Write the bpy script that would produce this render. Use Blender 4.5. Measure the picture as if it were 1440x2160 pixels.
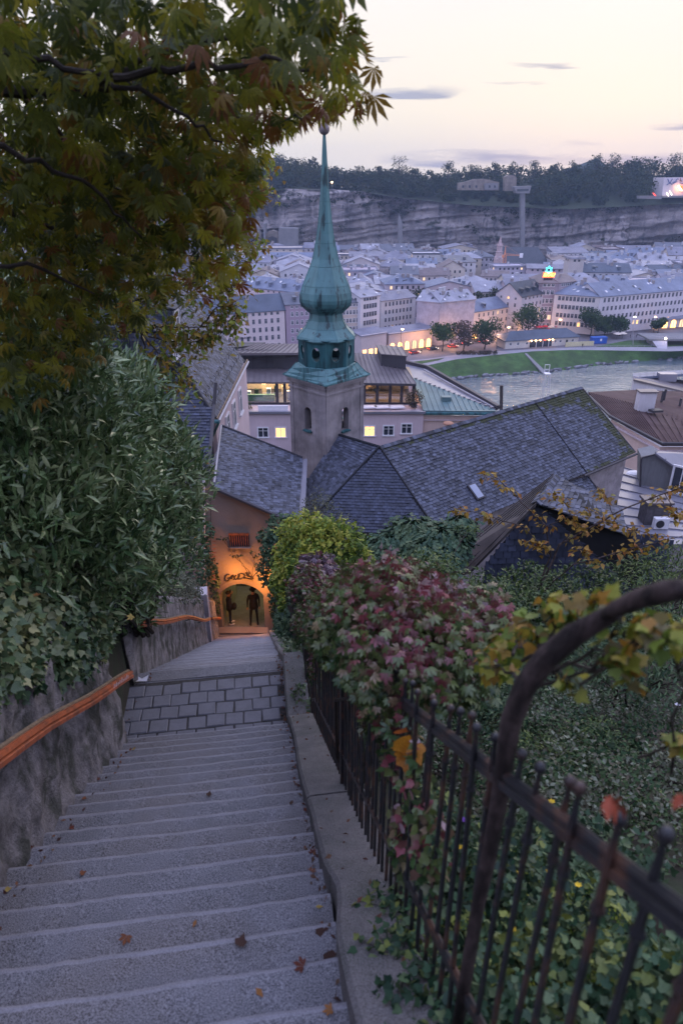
import bpy, math, random
import numpy as np
from mathutils import Vector, Matrix, noise as mnoise
random.seed(7); rng = np.random.default_rng(7)
for _o in list(bpy.data.objects): bpy.data.objects.remove(_o)
SC = bpy.context.scene; COL = SC.collection
R = math.radians
EYE = 65.0; PITCH = R(26.2); CP, SP = math.cos(PITCH), math.sin(PITCH)
# ---------------------------------------------------------------- camera
cam = bpy.data.cameras.new('camera'); cam_o = bpy.data.objects.new('camera', cam); COL.objects.link(cam_o)
cam.sensor_fit = 'VERTICAL'; cam.sensor_height = 36; cam.lens = 24; cam.clip_start = .02; cam.clip_end = 6000
cam_o.location = (0, 0, EYE); cam_o.rotation_euler = (math.pi/2 - PITCH, 0, 0)
cam.dof.use_dof = True; cam.dof.focus_distance = 34; cam.dof.aperture_fstop = 2.8
SC.camera = cam_o
SC.view_settings.view_transform = 'Standard'; SC.view_settings.look = 'None'
SC.view_settings.gamma = 1; SC.view_settings.use_curve_mapping = False; SC.view_settings.exposure = 0.72
SC.render.engine = 'CYCLES'
SC.cycles.max_bounces = 5; SC.cycles.diffuse_bounces = 2; SC.cycles.glossy_bounces = 2; SC.cycles.transmission_bounces = 3
SC.cycles.volume_bounces = 0; SC.cycles.transparent_max_bounces = 4; SC.cycles.use_denoising = True
SC.cycles.sample_clamp_indirect = 4; SC.cycles.caustics_reflective = False; SC.cycles.caustics_refractive = False
# ---------------------------------------------------------------- world: clear dusk, glow over the far hill
W = bpy.data.worlds.new('World'); SC.world = W; W.use_nodes = True
def world():
    nt = W.node_tree; N = nt.nodes; L = nt.links; N.clear()
    def nd(t, **k):
        n = N.new(t)
        for a, b in k.items(): setattr(n, a, b)
        return n
    def val(s, x):
        if isinstance(x, (int, float)): s.default_value = x
        else: L.new(x, s)
    def M(op, a, b=None, c=None, clamp=False):
        n = nd('ShaderNodeMath', operation=op); n.use_clamp = clamp; val(n.inputs[0], a)
        if b is not None: val(n.inputs[1], b)
        if c is not None: val(n.inputs[2], c)
        return n.outputs[0]
    def mix(f, a, b):
        n = nd('ShaderNodeMix', data_type='RGBA'); val(n.inputs[0], f)
        for s, x in ((n.inputs[6], a), (n.inputs[7], b)):
            if isinstance(x, tuple): s.default_value = (*x, 1)
            else: L.new(x, s)
        return n.outputs[2]
    tc = nd('ShaderNodeTexCoord'); sep = nd('ShaderNodeSeparateXYZ'); L.new(tc.outputs['Generated'], sep.inputs[0])
    X, Y, Z = sep.outputs
    az = M('ARCTAN2', X, Y); el = M('ARCSINE', Z)
    sky = nd('ShaderNodeTexSky', sky_type='NISHITA'); sky.sun_disc = False
    sky.sun_elevation = R(2.0); sky.sun_rotation = R(20); sky.altitude = 450; sky.dust_density = 2
    elc = M('MAXIMUM', el, 0.0)
    # cream band above the hill, blue violet overhead and behind
    up = M('POWER', M('DIVIDE', elc, 1.25, clamp=True), 1.15, clamp=True)
    west = M('MULTIPLY_ADD', M('COSINE', M('SUBTRACT', az, .25)), .5, .5)
    low = mix(M('POWER', west, 1.4), (.50, .53, .76), (.625, .57, .465))
    col = mix(up, low, (.80, .90, 1.50))
    hz = M('SUBTRACT', 1.0, M('DIVIDE', elc, .075), clamp=True)
    col = mix(M('MULTIPLY', hz, .45), col, (.42, .42, .49))
    nz = nd('ShaderNodeTexNoise'); nz.inputs['Scale'].default_value = 9; nz.inputs['Detail'].default_value = 6
    cmb = nd('ShaderNodeCombineXYZ'); L.new(az, cmb.inputs[0]); L.new(M('MULTIPLY', el, 7.0), cmb.inputs[1]); L.new(cmb.outputs[0], nz.inputs['Vector'])
    nn = M('SUBTRACT', nz.outputs[0], .5)
    tot = None
    for a, e, wa, we, s in ((.085, .093, .075, .0062, .9), (.24, .118, .05, .003, .75), (.21, .101, .045, .002, .4), (.17, .020, .13, .012, 1.0),
                         (.46, .054, .09, .006, .9), (.30, .035, .03, .0035, .4), (.05, .132, .04, .0018, .35), (.37, .018, .14, .008, .8),
                         (-.5, .05, .2, .006, .5), (.9, .07, .25, .008, .6), (-.95, .09, .3, .008, .5)):
        dx = M('DIVIDE', M('SUBTRACT', az, a), wa)
        dy = M('DIVIDE', M('SUBTRACT', M('ADD', el, M('MULTIPLY', nn, .03)), e), we)
        q = M('SUBTRACT', 1.0, M('ADD', M('MULTIPLY', dx, dx), M('MULTIPLY', dy, dy)), clamp=True)
        q = M('MULTIPLY', M('MULTIPLY', q, s), M('MULTIPLY_ADD', nn, 5.0, .9), clamp=True)
        tot = q if tot is None else M('MAXIMUM', tot, q)
    col = mix(tot, col, (.24, .27, .36))
    # soft large scale unevenness
    n2 = nd('ShaderNodeTexNoise'); n2.inputs['Scale'].default_value = 2.2; n2.inputs['Detail'].default_value = 3; L.new(cmb.outputs[0], n2.inputs['Vector'])
    col = mix(M('MULTIPLY', M('SUBTRACT', n2.outputs[0], .45, clamp=True), .5), col, (.50, .49, .54))
    b1 = nd('ShaderNodeBackground'); L.new(col, b1.inputs[0]); b1.inputs[1].default_value = .98
    b2 = nd('ShaderNodeBackground'); L.new(sky.outputs[0], b2.inputs[0]); b2.inputs[1].default_value = .004
    ad = nd('ShaderNodeAddShader'); L.new(b1.outputs[0], ad.inputs[0]); L.new(b2.outputs[0], ad.inputs[1])
    o = nd('ShaderNodeOutputWorld'); L.new(ad.outputs[0], o.inputs[0])
world()
sun = bpy.data.lights.new('sun', 'SUN'); sun.energy = .35; sun.angle = R(30); sun.color = (1, .86, .74)
sun_o = bpy.data.objects.new('sun', sun); COL.objects.link(sun_o)
sun_o.rotation_euler = Vector((-.35, -.93, -.30)).to_track_quat('-Z', 'Y').to_euler()

# ---------------------------------------------------------------- calibration helpers
def pdir(px, py):
    a = (px - 720)/1440; b = (1080 - py)/1440
    return Vector((a, CP + b*SP, -SP + b*CP))
def P(px, py, D):
    d = pdir(px, py); return Vector((0, 0, EYE)) + d*(D/d.y)
def PZ(px, py, z):
    d = pdir(px, py); return Vector((0, 0, EYE)) + d*((z - EYE)/d.z)
PHI = R(8); CF, SF = math.cos(PHI), math.sin(PHI)
def S(l, s, V): return Vector((l*CF - s*SF, l*SF + s*CF, EYE - V))
def floorV(s):
    if s < 6.17: return 1.846 + .64*s
    if s < 7.5: return 5.9
    if s < 22.9: return 5.95 + .694*(s - 7.5)
    return 16.64
# ---------------------------------------------------------------- object helpers
def tag(o, label=None, cat=None, group=None, kind=None):
    if label: o['label'] = label
    if cat: o['category'] = cat
    if group: o['group'] = group
    if kind: o['kind'] = kind
    return o
def thing(name, label, cat, loc=(0, 0, 0), rz=0, group=None):
    o = bpy.data.objects.new(name, None); COL.objects.link(o); o.location = loc; o.rotation_euler = (0, 0, rz)
    o.empty_display_size = .2
    return tag(o, label, cat, group)
def off(parent):
    v = Vector((0, 0, 0))
    while parent is not None:
        v += parent.location; parent = parent.parent
    return v
class MB:
    def __init__(s): s.v = []; s.f = []; s.m = []; s.a = []
    def add(s, vs, fs, mi=0, a=None):
        n = len(s.v); s.v += [tuple(p) for p in vs]; s.f += [tuple(n+i for i in f) for f in fs]; s.m += [mi]*len(fs)
        s.a += [(random.random() if a is None else a)]*len(vs)
        return s
    def poly(s, pts, mi=0, a=None): return s.add(pts, [tuple(range(len(pts)))], mi, a)
    def box(s, x0, x1, y0, y1, z0, z1, mi=0, a=None):
        return s.add([(x0,y0,z0),(x1,y0,z0),(x1,y1,z0),(x0,y1,z0),(x0,y0,z1),(x1,y0,z1),(x1,y1,z1),(x0,y1,z1)],
              [(0,3,2,1),(4,5,6,7),(0,1,5,4),(1,2,6,5),(2,3,7,6),(3,0,4,7)], mi, a)
    def obox(s, c, ax, ay, az, mi=0, a=None):
        c, ax, ay, az = map(Vector, (c, ax, ay, az))
        return s.add([c-ax-ay-az, c+ax-ay-az, c+ax+ay-az, c-ax+ay-az, c-ax-ay+az, c+ax-ay+az, c+ax+ay+az, c-ax+ay+az],
              [(0,3,2,1),(4,5,6,7),(0,1,5,4),(1,2,6,5),(2,3,7,6),(3,0,4,7)], mi, a)
    def slab(s, pts, t, mi=0, a=None, d=None):
        """polygon pts (top, counter-clockwise seen from above) thickened downwards by t"""
        pts = [Vector(p) for p in pts]; n = len(pts); dv = Vector(d) if d else Vector((0, 0, -t))
        q = [p + dv for p in pts]
        return s.add(pts + q, [tuple(range(n)), tuple(range(2*n-1, n-1, -1))] + [((i+1) % n, i, n+i, n+(i+1) % n) for i in range(n)], mi, a)
    def tube(s, pts, r, n=6, mi=0, cap=True, a=None):
        pts = [Vector(p) for p in pts]; k = len(pts)
        if isinstance(r, (int, float)): r = [r]*k
        vs = []; fs = []; prev = None
        for i, p in enumerate(pts):
            t = (pts[min(i+1, k-1)] - pts[max(i-1, 0)])
            t = t.normalized() if t.length > 1e-9 else Vector((0, 0, 1))
            if prev is None:
                ref = Vector((0, 0, 1)) if abs(t.z) < .9 else Vector((1, 0, 0)); x = t.cross(ref).normalized()
            else:
                x = prev - t*prev.dot(t); x = x.normalized() if x.length > 1e-6 else t.orthogonal().normalized()
            prev = x; y = t.cross(x)
            for j in range(n):
                an = 2*math.pi*(j+.5)/n; vs.append(p + (x*math.cos(an) + y*math.sin(an))*r[i])
        for i in range(k-1):
            for j in range(n):
                fs.append((i*n+j, i*n+(j+1) % n, (i+1)*n+(j+1) % n, (i+1)*n+j))
        if cap: fs += [tuple(range(n-1, -1, -1)), tuple((k-1)*n+j for j in range(n))]
        return s.add(vs, fs, mi, a)
    def lathe(s, prof, n=12, c=(0, 0, 0), mi=0, rot=0, cap=True, a=None):
        """prof: (r, z) upwards"""
        c = Vector(c); vs = []; fs = []
        for r, z in prof:
            for j in range(n):
                an = rot + 2*math.pi*j/n; vs.append(c + Vector((r*math.cos(an), r*math.sin(an), z)))
        for i in range(len(prof)-1):
            for j in range(n): fs.append((i*n+j, i*n+(j+1) % n, (i+1)*n+(j+1) % n, (i+1)*n+j))
        if cap: fs += [tuple(range(n-1, -1, -1)), tuple((len(prof)-1)*n+j for j in range(n))]
        return s.add(vs, fs, mi, a)
    def ball(s, c, r, n=8, m=5, mi=0, sq=(1, 1, 1)):
        c = Vector(c); vs = [c + Vector((0, 0, -r*sq[2]))]; fs = []
        for i in range(1, m):
            t = math.pi*i/m
            for j in range(n):
                an = 2*math.pi*j/n; vs.append(c + Vector((r*sq[0]*math.sin(t)*math.cos(an), r*sq[1]*math.sin(t)*math.sin(an), -r*sq[2]*math.cos(t))))
        vs.append(c + Vector((0, 0, r*sq[2]))); e = len(vs)-1
        for j in range(n):
            fs.append((0, 1+(j+1) % n, 1+j)); fs.append((e, 1+(m-2)*n+j, 1+(m-2)*n+(j+1) % n))
            for i in range(m-2): fs.append((1+i*n+j, 1+i*n+(j+1) % n, 1+(i+1)*n+(j+1) % n, 1+(i+1)*n+j))
        return s.add(vs, fs, mi)
    def mesh(s, name, mats, offset=None, smooth=False, attr=False):
        me = bpy.data.meshes.new(name)
        vs = s.v
        if offset is not None and offset.length > 0: vs = [(a-offset.x, b-offset.y, c-offset.z) for a, b, c in vs]
        me.from_pydata(vs, [], s.f)
        if not isinstance(mats, (list, tuple)): mats = [mats]
        for m in mats: me.materials.append(m)
        if len(mats) > 1: me.polygons.foreach_set('material_index', s.m)
        if smooth: me.polygons.foreach_set('use_smooth', [True]*len(s.f))
        if attr:
            at = me.attributes.new('v', 'FLOAT', 'POINT'); at.data.foreach_set('value', s.a)
        me.update(); return me
    def build(s, name, mats, parent=None, local=False, smooth=False, attr=False, **tg):
        me = s.mesh(name, mats, None if (local or parent is None) else off(parent), smooth, attr)
        o = bpy.data.objects.new(name, me); COL.objects.link(o); o.parent = parent
        return tag(o, **tg)
    def buildtop(s, name, mats, base, label, cat, group=None, smooth=False, attr=False, kind=None):
        base = Vector(base); me = s.mesh(name, mats, base, smooth, attr)
        o = bpy.data.objects.new(name, me); COL.objects.link(o); o.location = base
        return tag(o, label, cat, group, kind)
def inst(name, me, parent, loc=(0, 0, 0), rot=(0, 0, 0), sc=None):
    o = bpy.data.objects.new(name, me); COL.objects.link(o); o.parent = parent; o.location = loc; o.rotation_euler = rot
    if sc is not None: o.scale = sc
    return o
def copy_tree(o, parent=None):
    c = o.copy(); COL.objects.link(c); c.parent = parent
    for ch in list(o.children): copy_tree(ch, c)
    return c
# ---------------------------------------------------------------- materials
def mat(name, base, rough=.8, var=.25, scale=6, bump=.3, bscale=None, metal=0, col2=None, c2scale=None, c2amt=.5, c2edge=(.45, .62),
        attr=0, stretch=None, spec=.4, emit=None, estr=0, speck=0, coords='Object', bdist=.02, streak=0, moss=None, detail=8):
    m = bpy.data.materials.new(name); m.use_nodes = True; nt = m.node_tree; N = nt.nodes; L = nt.links
    b = N['Principled BSDF']; b.inputs['Roughness'].default_value = rough; b.inputs['Metallic'].default_value = metal
    b.inputs['Specular IOR Level'].default_value = spec
    tc = N.new('ShaderNodeTexCoord'); vec = tc.outputs['Object']
    if coords == 'World':  # positions in the place itself
        g = N.new('ShaderNodeNewGeometry'); vec = g.outputs['Position']
    if stretch:
        mp = N.new('ShaderNodeMapping'); mp.inputs['Scale'].default_value = stretch; L.new(vec, mp.inputs[0]); vec = mp.outputs[0]
    def noise(sc, det=detail, v=None, rg=.6):
        n = N.new('ShaderNodeTexNoise'); n.inputs['Scale'].default_value = sc; n.inputs['Detail'].default_value = det
        n.inputs['Roughness'].default_value = rg; L.new(v or vec, n.inputs['Vector']); return n.outputs[0]
    def rng_(x, a, b_, c, d):
        n = N.new('ShaderNodeMapRange'); n.clamp = True; n.inputs[1].default_value = a; n.inputs[2].default_value = b_
        n.inputs[3].default_value = c; n.inputs[4].default_value = d; L.new(x, n.inputs[0]); return n.outputs[0]
    def mixc(f, a, b_, bt='MIX'):
        n = N.new('ShaderNodeMix'); n.data_type = 'RGBA'; n.blend_type = bt
        if isinstance(f, float): n.inputs[0].default_value = f
        else: L.new(f, n.inputs[0])
        for s_, x in ((n.inputs[6], a), (n.inputs[7], b_)):
            if isinstance(x, tuple): s_.default_value = (*x, 1)
            else: L.new(x, s_)
        return n.outputs[2]
    n1 = noise(scale)
    lo = tuple(c*(1-var) for c in base); hi = tuple(min(1, c*(1+var)) for c in base)
    col = mixc(rng_(n1, .3, .7, 0, 1), lo, hi)
    if col2:
        n2 = noise(c2scale or scale*.4, 6)
        f = rng_(n2, c2edge[0], c2edge[1], 0, c2amt); col = mixc(f, col, col2)
    if streak:
        mp = N.new('ShaderNodeMapping'); mp.inputs['Scale'].default_value = (7, 7, .35); L.new(tc.outputs['Object'], mp.inputs[0])
        n3 = noise(1.3, 5, mp.outputs[0]); col = mixc(rng_(n3, .45, .75, 0, streak), col, tuple(c*.35 for c in base))
    if speck:
        vo = N.new('ShaderNodeTexNoise'); vo.inputs['Scale'].default_value = 190; vo.inputs['Detail'].default_value = 2; L.new(tc.outputs['Object'], vo.inputs['Vector'])
        col = mixc(rng_(vo.outputs[0], .36, .64, 0, 1), mixc(float(speck), col, (0.02, .02, .02)), mixc(float(speck)*.7, col, (.75, .75, .78)))
    if attr:
        at = N.new('ShaderNodeAttribute'); at.attribute_name = 'v'
        k = rng_(at.outputs['Fac'], 0, 1, 1-attr, 1+attr)
        mm = N.new('ShaderNodeVectorMath'); mm.operation = 'SCALE'; L.new(col, mm.inputs[0]); L.new(k, mm.inputs['Scale']); col = mm.outputs[0]
    if moss:
        at = N.new('ShaderNodeAttribute'); at.attribute_name = 'm'
        n4 = noise(5 if not isinstance(moss[1], (int, float)) else moss[1], 6)
        ad = N.new('ShaderNodeMath'); ad.operation = 'MULTIPLY'; L.new(at.outputs['Fac'], ad.inputs[0]); L.new(rng_(n4, .35, .6, .2, 1.6), ad.inputs[1])
        col = mixc(rng_(ad.outputs[0], .35, .6, 0, 1), col, moss[0])
    L.new(col, b.inputs['Base Color'])
    if bump:
        bn = noise(bscale or scale*3, 10, rg=.65); bp = N.new('ShaderNodeBump'); bp.inputs['Strength'].default_value = bump; bp.inputs['Distance'].default_value = bdist
        L.new(bn, bp.inputs['Height']); L.new(bp.outputs[0], b.inputs['Normal'])
    if emit:
        b.inputs['Emission Color'].default_value = (*emit, 1); b.inputs['Emission Strength'].default_value = estr
    return m
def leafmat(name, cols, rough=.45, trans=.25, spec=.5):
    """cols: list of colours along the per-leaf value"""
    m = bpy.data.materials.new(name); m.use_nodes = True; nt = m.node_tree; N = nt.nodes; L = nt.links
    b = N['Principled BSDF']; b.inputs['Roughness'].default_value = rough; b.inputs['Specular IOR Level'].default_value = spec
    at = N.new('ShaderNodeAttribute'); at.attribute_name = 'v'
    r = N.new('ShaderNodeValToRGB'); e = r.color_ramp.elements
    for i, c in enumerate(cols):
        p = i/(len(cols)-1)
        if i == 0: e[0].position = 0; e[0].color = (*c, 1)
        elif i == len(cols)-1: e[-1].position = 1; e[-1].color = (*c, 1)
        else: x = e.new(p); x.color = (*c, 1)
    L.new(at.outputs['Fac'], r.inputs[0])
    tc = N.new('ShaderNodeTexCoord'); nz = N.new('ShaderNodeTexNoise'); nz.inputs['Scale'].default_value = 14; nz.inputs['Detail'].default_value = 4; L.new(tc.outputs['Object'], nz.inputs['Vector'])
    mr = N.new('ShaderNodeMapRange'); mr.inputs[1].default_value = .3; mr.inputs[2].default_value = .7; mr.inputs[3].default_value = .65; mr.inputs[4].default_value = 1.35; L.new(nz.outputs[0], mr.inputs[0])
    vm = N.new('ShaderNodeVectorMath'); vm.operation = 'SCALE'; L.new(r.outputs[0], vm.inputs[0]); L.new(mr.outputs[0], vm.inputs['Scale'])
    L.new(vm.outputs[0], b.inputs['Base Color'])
    if trans:
        t = N.new('ShaderNodeBsdfTranslucent'); L.new(vm.outputs[0], t.inputs[0])
        mx = N.new('ShaderNodeMixShader'); mx.inputs[0].default_value = trans
        L.new(b.outputs[0], mx.inputs[1]); L.new(t.outputs[0], mx.inputs[2]); L.new(mx.outputs[0], N['Material Output'].inputs[0])
    return m
G = {}
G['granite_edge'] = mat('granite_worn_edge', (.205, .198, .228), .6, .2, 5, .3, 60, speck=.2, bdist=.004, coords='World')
G['granite_dirt'] = mat('granite_dirty_shaded', (.045, .042, .046), .9, .4, 5, .4, 40, speck=.25, col2=(.07, .06, .045), c2scale=4, c2amt=.8, bdist=.008, coords='World')  # dirt at the tread backs, darkened further to paint in the riser's shade
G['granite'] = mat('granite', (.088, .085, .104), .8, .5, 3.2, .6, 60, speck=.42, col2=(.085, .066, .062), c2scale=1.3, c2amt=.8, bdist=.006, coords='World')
G['granite_dark'] = mat('granite_dark', (.17, .165, .18), .85, .3, 4, .5, 40, speck=.25, col2=(.07, .08, .05), c2scale=1.6, c2amt=.7, bdist=.01, coords='World')
G['kerb'] = mat('kerb_stone', (.118, .103, .098), .9, .45, 5, .8, 40, speck=.3, col2=(.055, .055, .04), c2scale=2.6, c2amt=.85, bdist=.01, coords='World')
G['sett'] = mat('sett_stone', (.125, .122, .145), .75, .2, 9, .5, 50, speck=.22, bdist=.008, coords='World')
G['joint'] = mat('joint_earth', (.055, .05, .048), .95, .4, 20, .5, 60)
G['render_wall'] = mat('rough_render', (.25, .23, .245), .92, .6, 7, 1.0, 40, col2=(.05, .055, .042), c2scale=3.2, c2amt=.85, c2edge=(.47, .60), bdist=.05, coords='World', stretch=(1, 1, .85), streak=.25)
G['soil'] = mat('soil', (.03, .025, .018), .95, .4, 3, .6, 15, coords='World', col2=(.02, .035, .012), c2amt=.8)
G['iron'] = mat('black_iron', (.018, .018, .021), .42, .3, 12, .35, 60, col2=(.11, .05, .03), c2scale=9, c2amt=.8, c2edge=(.5, .64), bdist=.004, coords='World', spec=.6)
G['rust'] = mat('rail_orange_paint', (.38, .095, .035), .55, .3, 6, .35, 50, col2=(.13, .05, .03), c2scale=8, c2amt=.7, bdist=.005, coords='World')
G['railtop'] = mat('rail_grey_wood', (.20, .14, .09), .8, .4, 12, .6, 40, coords='World')
G['bark'] = mat('bark', (.035, .026, .02), .9, .4, 8, .8, 30, coords='World')
G['bark2'] = mat('post_bark', (.035, .023, .02), .85, .6, 22, 1.0, 60, coords='World', stretch=(1, 1, .4), col2=(.11, .075, .07), c2scale=22, c2amt=.7, bdist=.015)
G['slate'] = mat('slate', (.060, .066, .094), .72, .3, 3, .4, 30, attr=.72, coords='World', moss=((.028, .033, .010), 2.3), bdist=.01)
G['slate_dark'] = mat('slate_dark', (.036, .042, .070), .6, .3, 3, .4, 30, attr=.5, coords='World', bdist=.01)
G['underlay'] = mat('roof_underlay', (.02, .02, .025), .9, .2, 5, 0)
G['larch'] = mat('weathered_board', (.065, .055, .055), .85, .3, 3, .5, 30, coords='World', stretch=(.4, .4, 1))
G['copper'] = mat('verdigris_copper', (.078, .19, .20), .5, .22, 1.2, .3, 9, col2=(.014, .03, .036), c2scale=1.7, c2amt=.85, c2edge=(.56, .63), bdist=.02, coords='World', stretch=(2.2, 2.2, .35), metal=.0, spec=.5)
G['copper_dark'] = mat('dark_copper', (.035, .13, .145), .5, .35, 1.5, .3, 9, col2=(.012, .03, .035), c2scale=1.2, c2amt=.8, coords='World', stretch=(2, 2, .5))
G['gilt'] = mat('dull_gilt', (.23, .19, .2), .5, .3, 5, 0, metal=.3)
G['tower_render'] = mat('tower_render', (.34, .30, .31), .9, .22, 1.3, .6, 30, col2=(.12, .105, .11), c2scale=.8, c2amt=.6, streak=.35, coords='World')
G['church_wall'] = mat('church_wall', (.33, .29, .31), .9, .25, 1.5, .7, 14, col2=(.20, .18, .19), c2scale=2.2, c2amt=.7, coords='World')
G['gate_render'] = mat('gate_render', (.23, .18, .15), .92, .22, 1.1, .6, 20, col2=(.20, .17, .165), c2scale=.55, c2amt=.75, c2edge=(.42, .6), coords='World', bdist=.03)
G['white_render'] = mat('white_render', (.55, .52, .56), .9, .1, 1, .2, 20, streak=.2)
G['pink_render'] = mat('pink_render', (.58, .46, .50), .9, .08, .6, .2, 12, streak=.12)
G['peach_render'] = mat('peach_render', (.60, .44, .40), .9, .08, .6, .2, 12, streak=.15)
G['metal_roof'] = mat('standing_seam_grey', (.13, .11, .12), .5, .18, .6, .1, 8, metal=.1, col2=(.19, .165, .18), c2scale=.25, c2amt=.5)
G['metal_brown'] = mat('standing_seam_brown', (.075, .045, .048), .8, .2, .6, .1, 8, col2=(.11, .075, .072), c2scale=.3, c2amt=.5, spec=.15)
G['metal_light'] = mat('standing_seam_light', (.22, .215, .26), .4, .15, .5, .1, 8, metal=.2)
G['copper_roof'] = mat('copper_roof', (.10, .17, .18), .5, .2, .5, .15, 8, col2=(.07, .13, .15), c2scale=.4, c2amt=.6)
G['clad_dark'] = mat('dark_cladding', (.055, .05, .06), .6, .15, .5, .15, 6)
G['white_paint'] = mat('white_paint', (.72, .70, .74), .6, .06, 3, .1, 20)
G['frame_dark'] = mat('frame_dark', (.03, .03, .035), .5, .1, 3, 0)
G['glass'] = mat('dark_glass', (.03, .035, .05), .12, .2, .6, 0, spec=.8)
G['lit'] = mat('lit_pane', (.5, .3, .15), .5, .3, 2.5, 0, emit=(1, .50, .16), estr=1.5)
G['lit_soft'] = mat('lit_pane_soft', (.4, .3, .2), .5, .3, 2.5, 0, emit=(1, .66, .36), estr=.8)
G['shop'] = mat('shop_light', (.5, .3, .15), .5, .3, 2, 0, emit=(1, .50, .14), estr=3.2)
G['lamp'] = mat('lamp_glow', (.8, .6, .4), .5, 0, 2, 0, emit=(1, .55, .22), estr=14)
G['lampw'] = mat('lamp_glow_white', (.8, .8, .8), .5, 0, 2, 0, emit=(1, .86, .7), estr=9)
G['red_glow'] = mat('red_glow', (.6, .05, .03), .5, 0, 2, 0, emit=(1, .06, .02), estr=4)
G['neon_red'] = mat('neon_red', (.8, .1, .03), .5, 0, 2, 0, emit=(1, .10, .03), estr=2.2)
G['neon_yellow'] = mat('neon_yellow', (.9, .6, .1), .5, 0, 2, 0, emit=(1, .62, .12), estr=2.6)
G['neon_cyan'] = mat('neon_cyan', (.1, .7, .8), .5, 0, 2, 0, emit=(.05, .75, .95), estr=2.2)
G['asphalt'] = mat('asphalt', (.085, .075, .085), .8, .2, .2, .2, 5, coords='World')
G['paving'] = mat('pale_paving', (.26, .25, .29), .85, .15, .2, .2, 5, coords='World')
G['cityground'] = mat('city_ground', (.15, .14, .16), .9, .2, .1, 0, coords='World')
G['grass'] = mat('grass', (.055, .115, .03), .95, .45, .25, 1, 2.5, coords='World', col2=(.035, .065, .02), c2scale=.09, c2amt=.8, bdist=.5)
G['rubble'] = mat('bank_stone', (.14, .14, .16), .9, .4, .6, .5, 3, coords='World', attr=.5)
G['ink'] = mat('black_paint', (.012, .010, .016), .6, .1, 3, 0)
G['cloth_black'] = mat('black_cloth', (.006, .006, .008), .9, .3, 8, .3)
G['cloth_navy'] = mat('navy_cloth', (.007, .008, .014), .9, .3, 8, .3)
G['skin'] = mat('skin', (.30, .17, .12), .6, .1, 8, 0)
G['hair'] = mat('hair', (.02, .014, .01), .7, .3, 30, .4)
G['shoe_white'] = mat('shoe_white', (.6, .6, .6), .7, .1, 8, 0)
def water_mat():
    m = bpy.data.materials.new('river_water'); m.use_nodes = True; N = m.node_tree.nodes; L = m.node_tree.links; b = N['Principled BSDF']
    b.inputs['Base Color'].default_value = (.10, .13, .15, 1); b.inputs['Roughness'].default_value = .08; b.inputs['Specular IOR Level'].default_value = .6
    g = N.new('ShaderNodeNewGeometry'); mp = N.new('ShaderNodeMapping'); mp.inputs['Rotation'].default_value = (0, 0, R(-25)); mp.inputs['Scale'].default_value = (.18, .5, 1); L.new(g.outputs['Position'], mp.inputs[0])
    n = N.new('ShaderNodeTexNoise'); n.inputs['Scale'].default_value = 1.1; n.inputs['Detail'].default_value = 6; n.inputs['Roughness'].default_value = .62; n.inputs['Distortion'].default_value = .8; L.new(mp.outputs[0], n.inputs['Vector'])
    n2 = N.new('ShaderNodeTexNoise'); n2.inputs['Scale'].default_value = .22; n2.inputs['Detail'].default_value = 3; L.new(mp.outputs[0], n2.inputs['Vector'])
    mu = N.new('ShaderNodeMath'); mu.operation = 'MULTIPLY'; L.new(n.outputs[0], mu.inputs[0]); L.new(n2.outputs[0], mu.inputs[1])
    bp = N.new('ShaderNodeBump'); bp.inputs['Strength'].default_value = 1; bp.inputs['Distance'].default_value = 1.1; L.new(mu.outputs[0], bp.inputs['Height']); L.new(bp.outputs[0], b.inputs['Normal'])
    return m
G['water'] = water_mat()
# ---------------------------------------------------------------- foliage library (numpy)
TPL = {}
def _t(v, f): return np.array(v, float), np.array(f, int)
TPL['simple'] = _t([(0,0,0),(-.27,.42,.07),(.27,.42,.07),(0,.5,-.02),(0,1,-.12)], [(0,3,1),(0,2,3),(1,3,4),(3,2,4)])
TPL['long'] = _t([(0,0,0),(-.125,.5,.05),(.125,.5,.05),(0,.5,-.01),(0,1,-.10)], [(0,3,1),(0,2,3),(1,3,4),(3,2,4)])
TPL['dia'] = _t([(0,0,0),(-.3,.5,.08),(.3,.5,.08),(0,1,-.05)], [(0,3,1),(0,2,3)])
TPL['ivy'] = _t([(0,.35,-.03),(0,0,0),(-.38,.05,.02),(-.5,.42,.03),(-.25,.55,.05),(0,1,-.08),(.25,.55,.05),(.5,.42,.03),(.38,.05,.02)],
                [(0,2,1),(0,3,2),(0,4,3),(0,5,4),(0,6,5),(0,7,6),(0,8,7),(0,1,8)])
def _palm(angs, lens, w, droop):
    v = [(0,0,0)]; f = []
    for a, l in zip(angs, lens):
        c, s = math.sin(R(a)), math.cos(R(a)); n = len(v)
        def q(t, side, z): return (c*t*l + s*side, s*t*l - c*side, z)
        v += [q(.62, -w*l, -droop*.35+.02), q(.62, w*l, -droop*.35+.02), q(1, 0, -droop)]
        f += [(0, n+1, n), (n, n+1, n+2)]
    return _t(v, f)
TPL['palm7'] = _palm([-105,-68,-34,0,34,68,105], [.6,.82,.98,1.05,.98,.82,.6], .155, .72)
TPL['palm5'] = _palm([-80,-42,0,42,80], [.65,.9,1,.9,.65], .19, .22)
TPL['spray'] = _t([(0,0,0),(-.06,.5,0),(.06,.5,0),(0,1,-.12),(-.3,.75,-.05),(.3,.75,-.05),(-.22,.4,-.02),(.22,.4,-.02)], [(0,2,1),(1,2,3),(1,3,4),(2,5,3),(0,1,6),(0,7,2)])
TPL['clump'] = _t([(-.5,0,0),(.1,-.45,.1),(.5,.1,-.1),(.05,.5,.15),(0,0,.22)], [(0,1,4),(1,2,4),(2,3,4),(3,0,4)])
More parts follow.
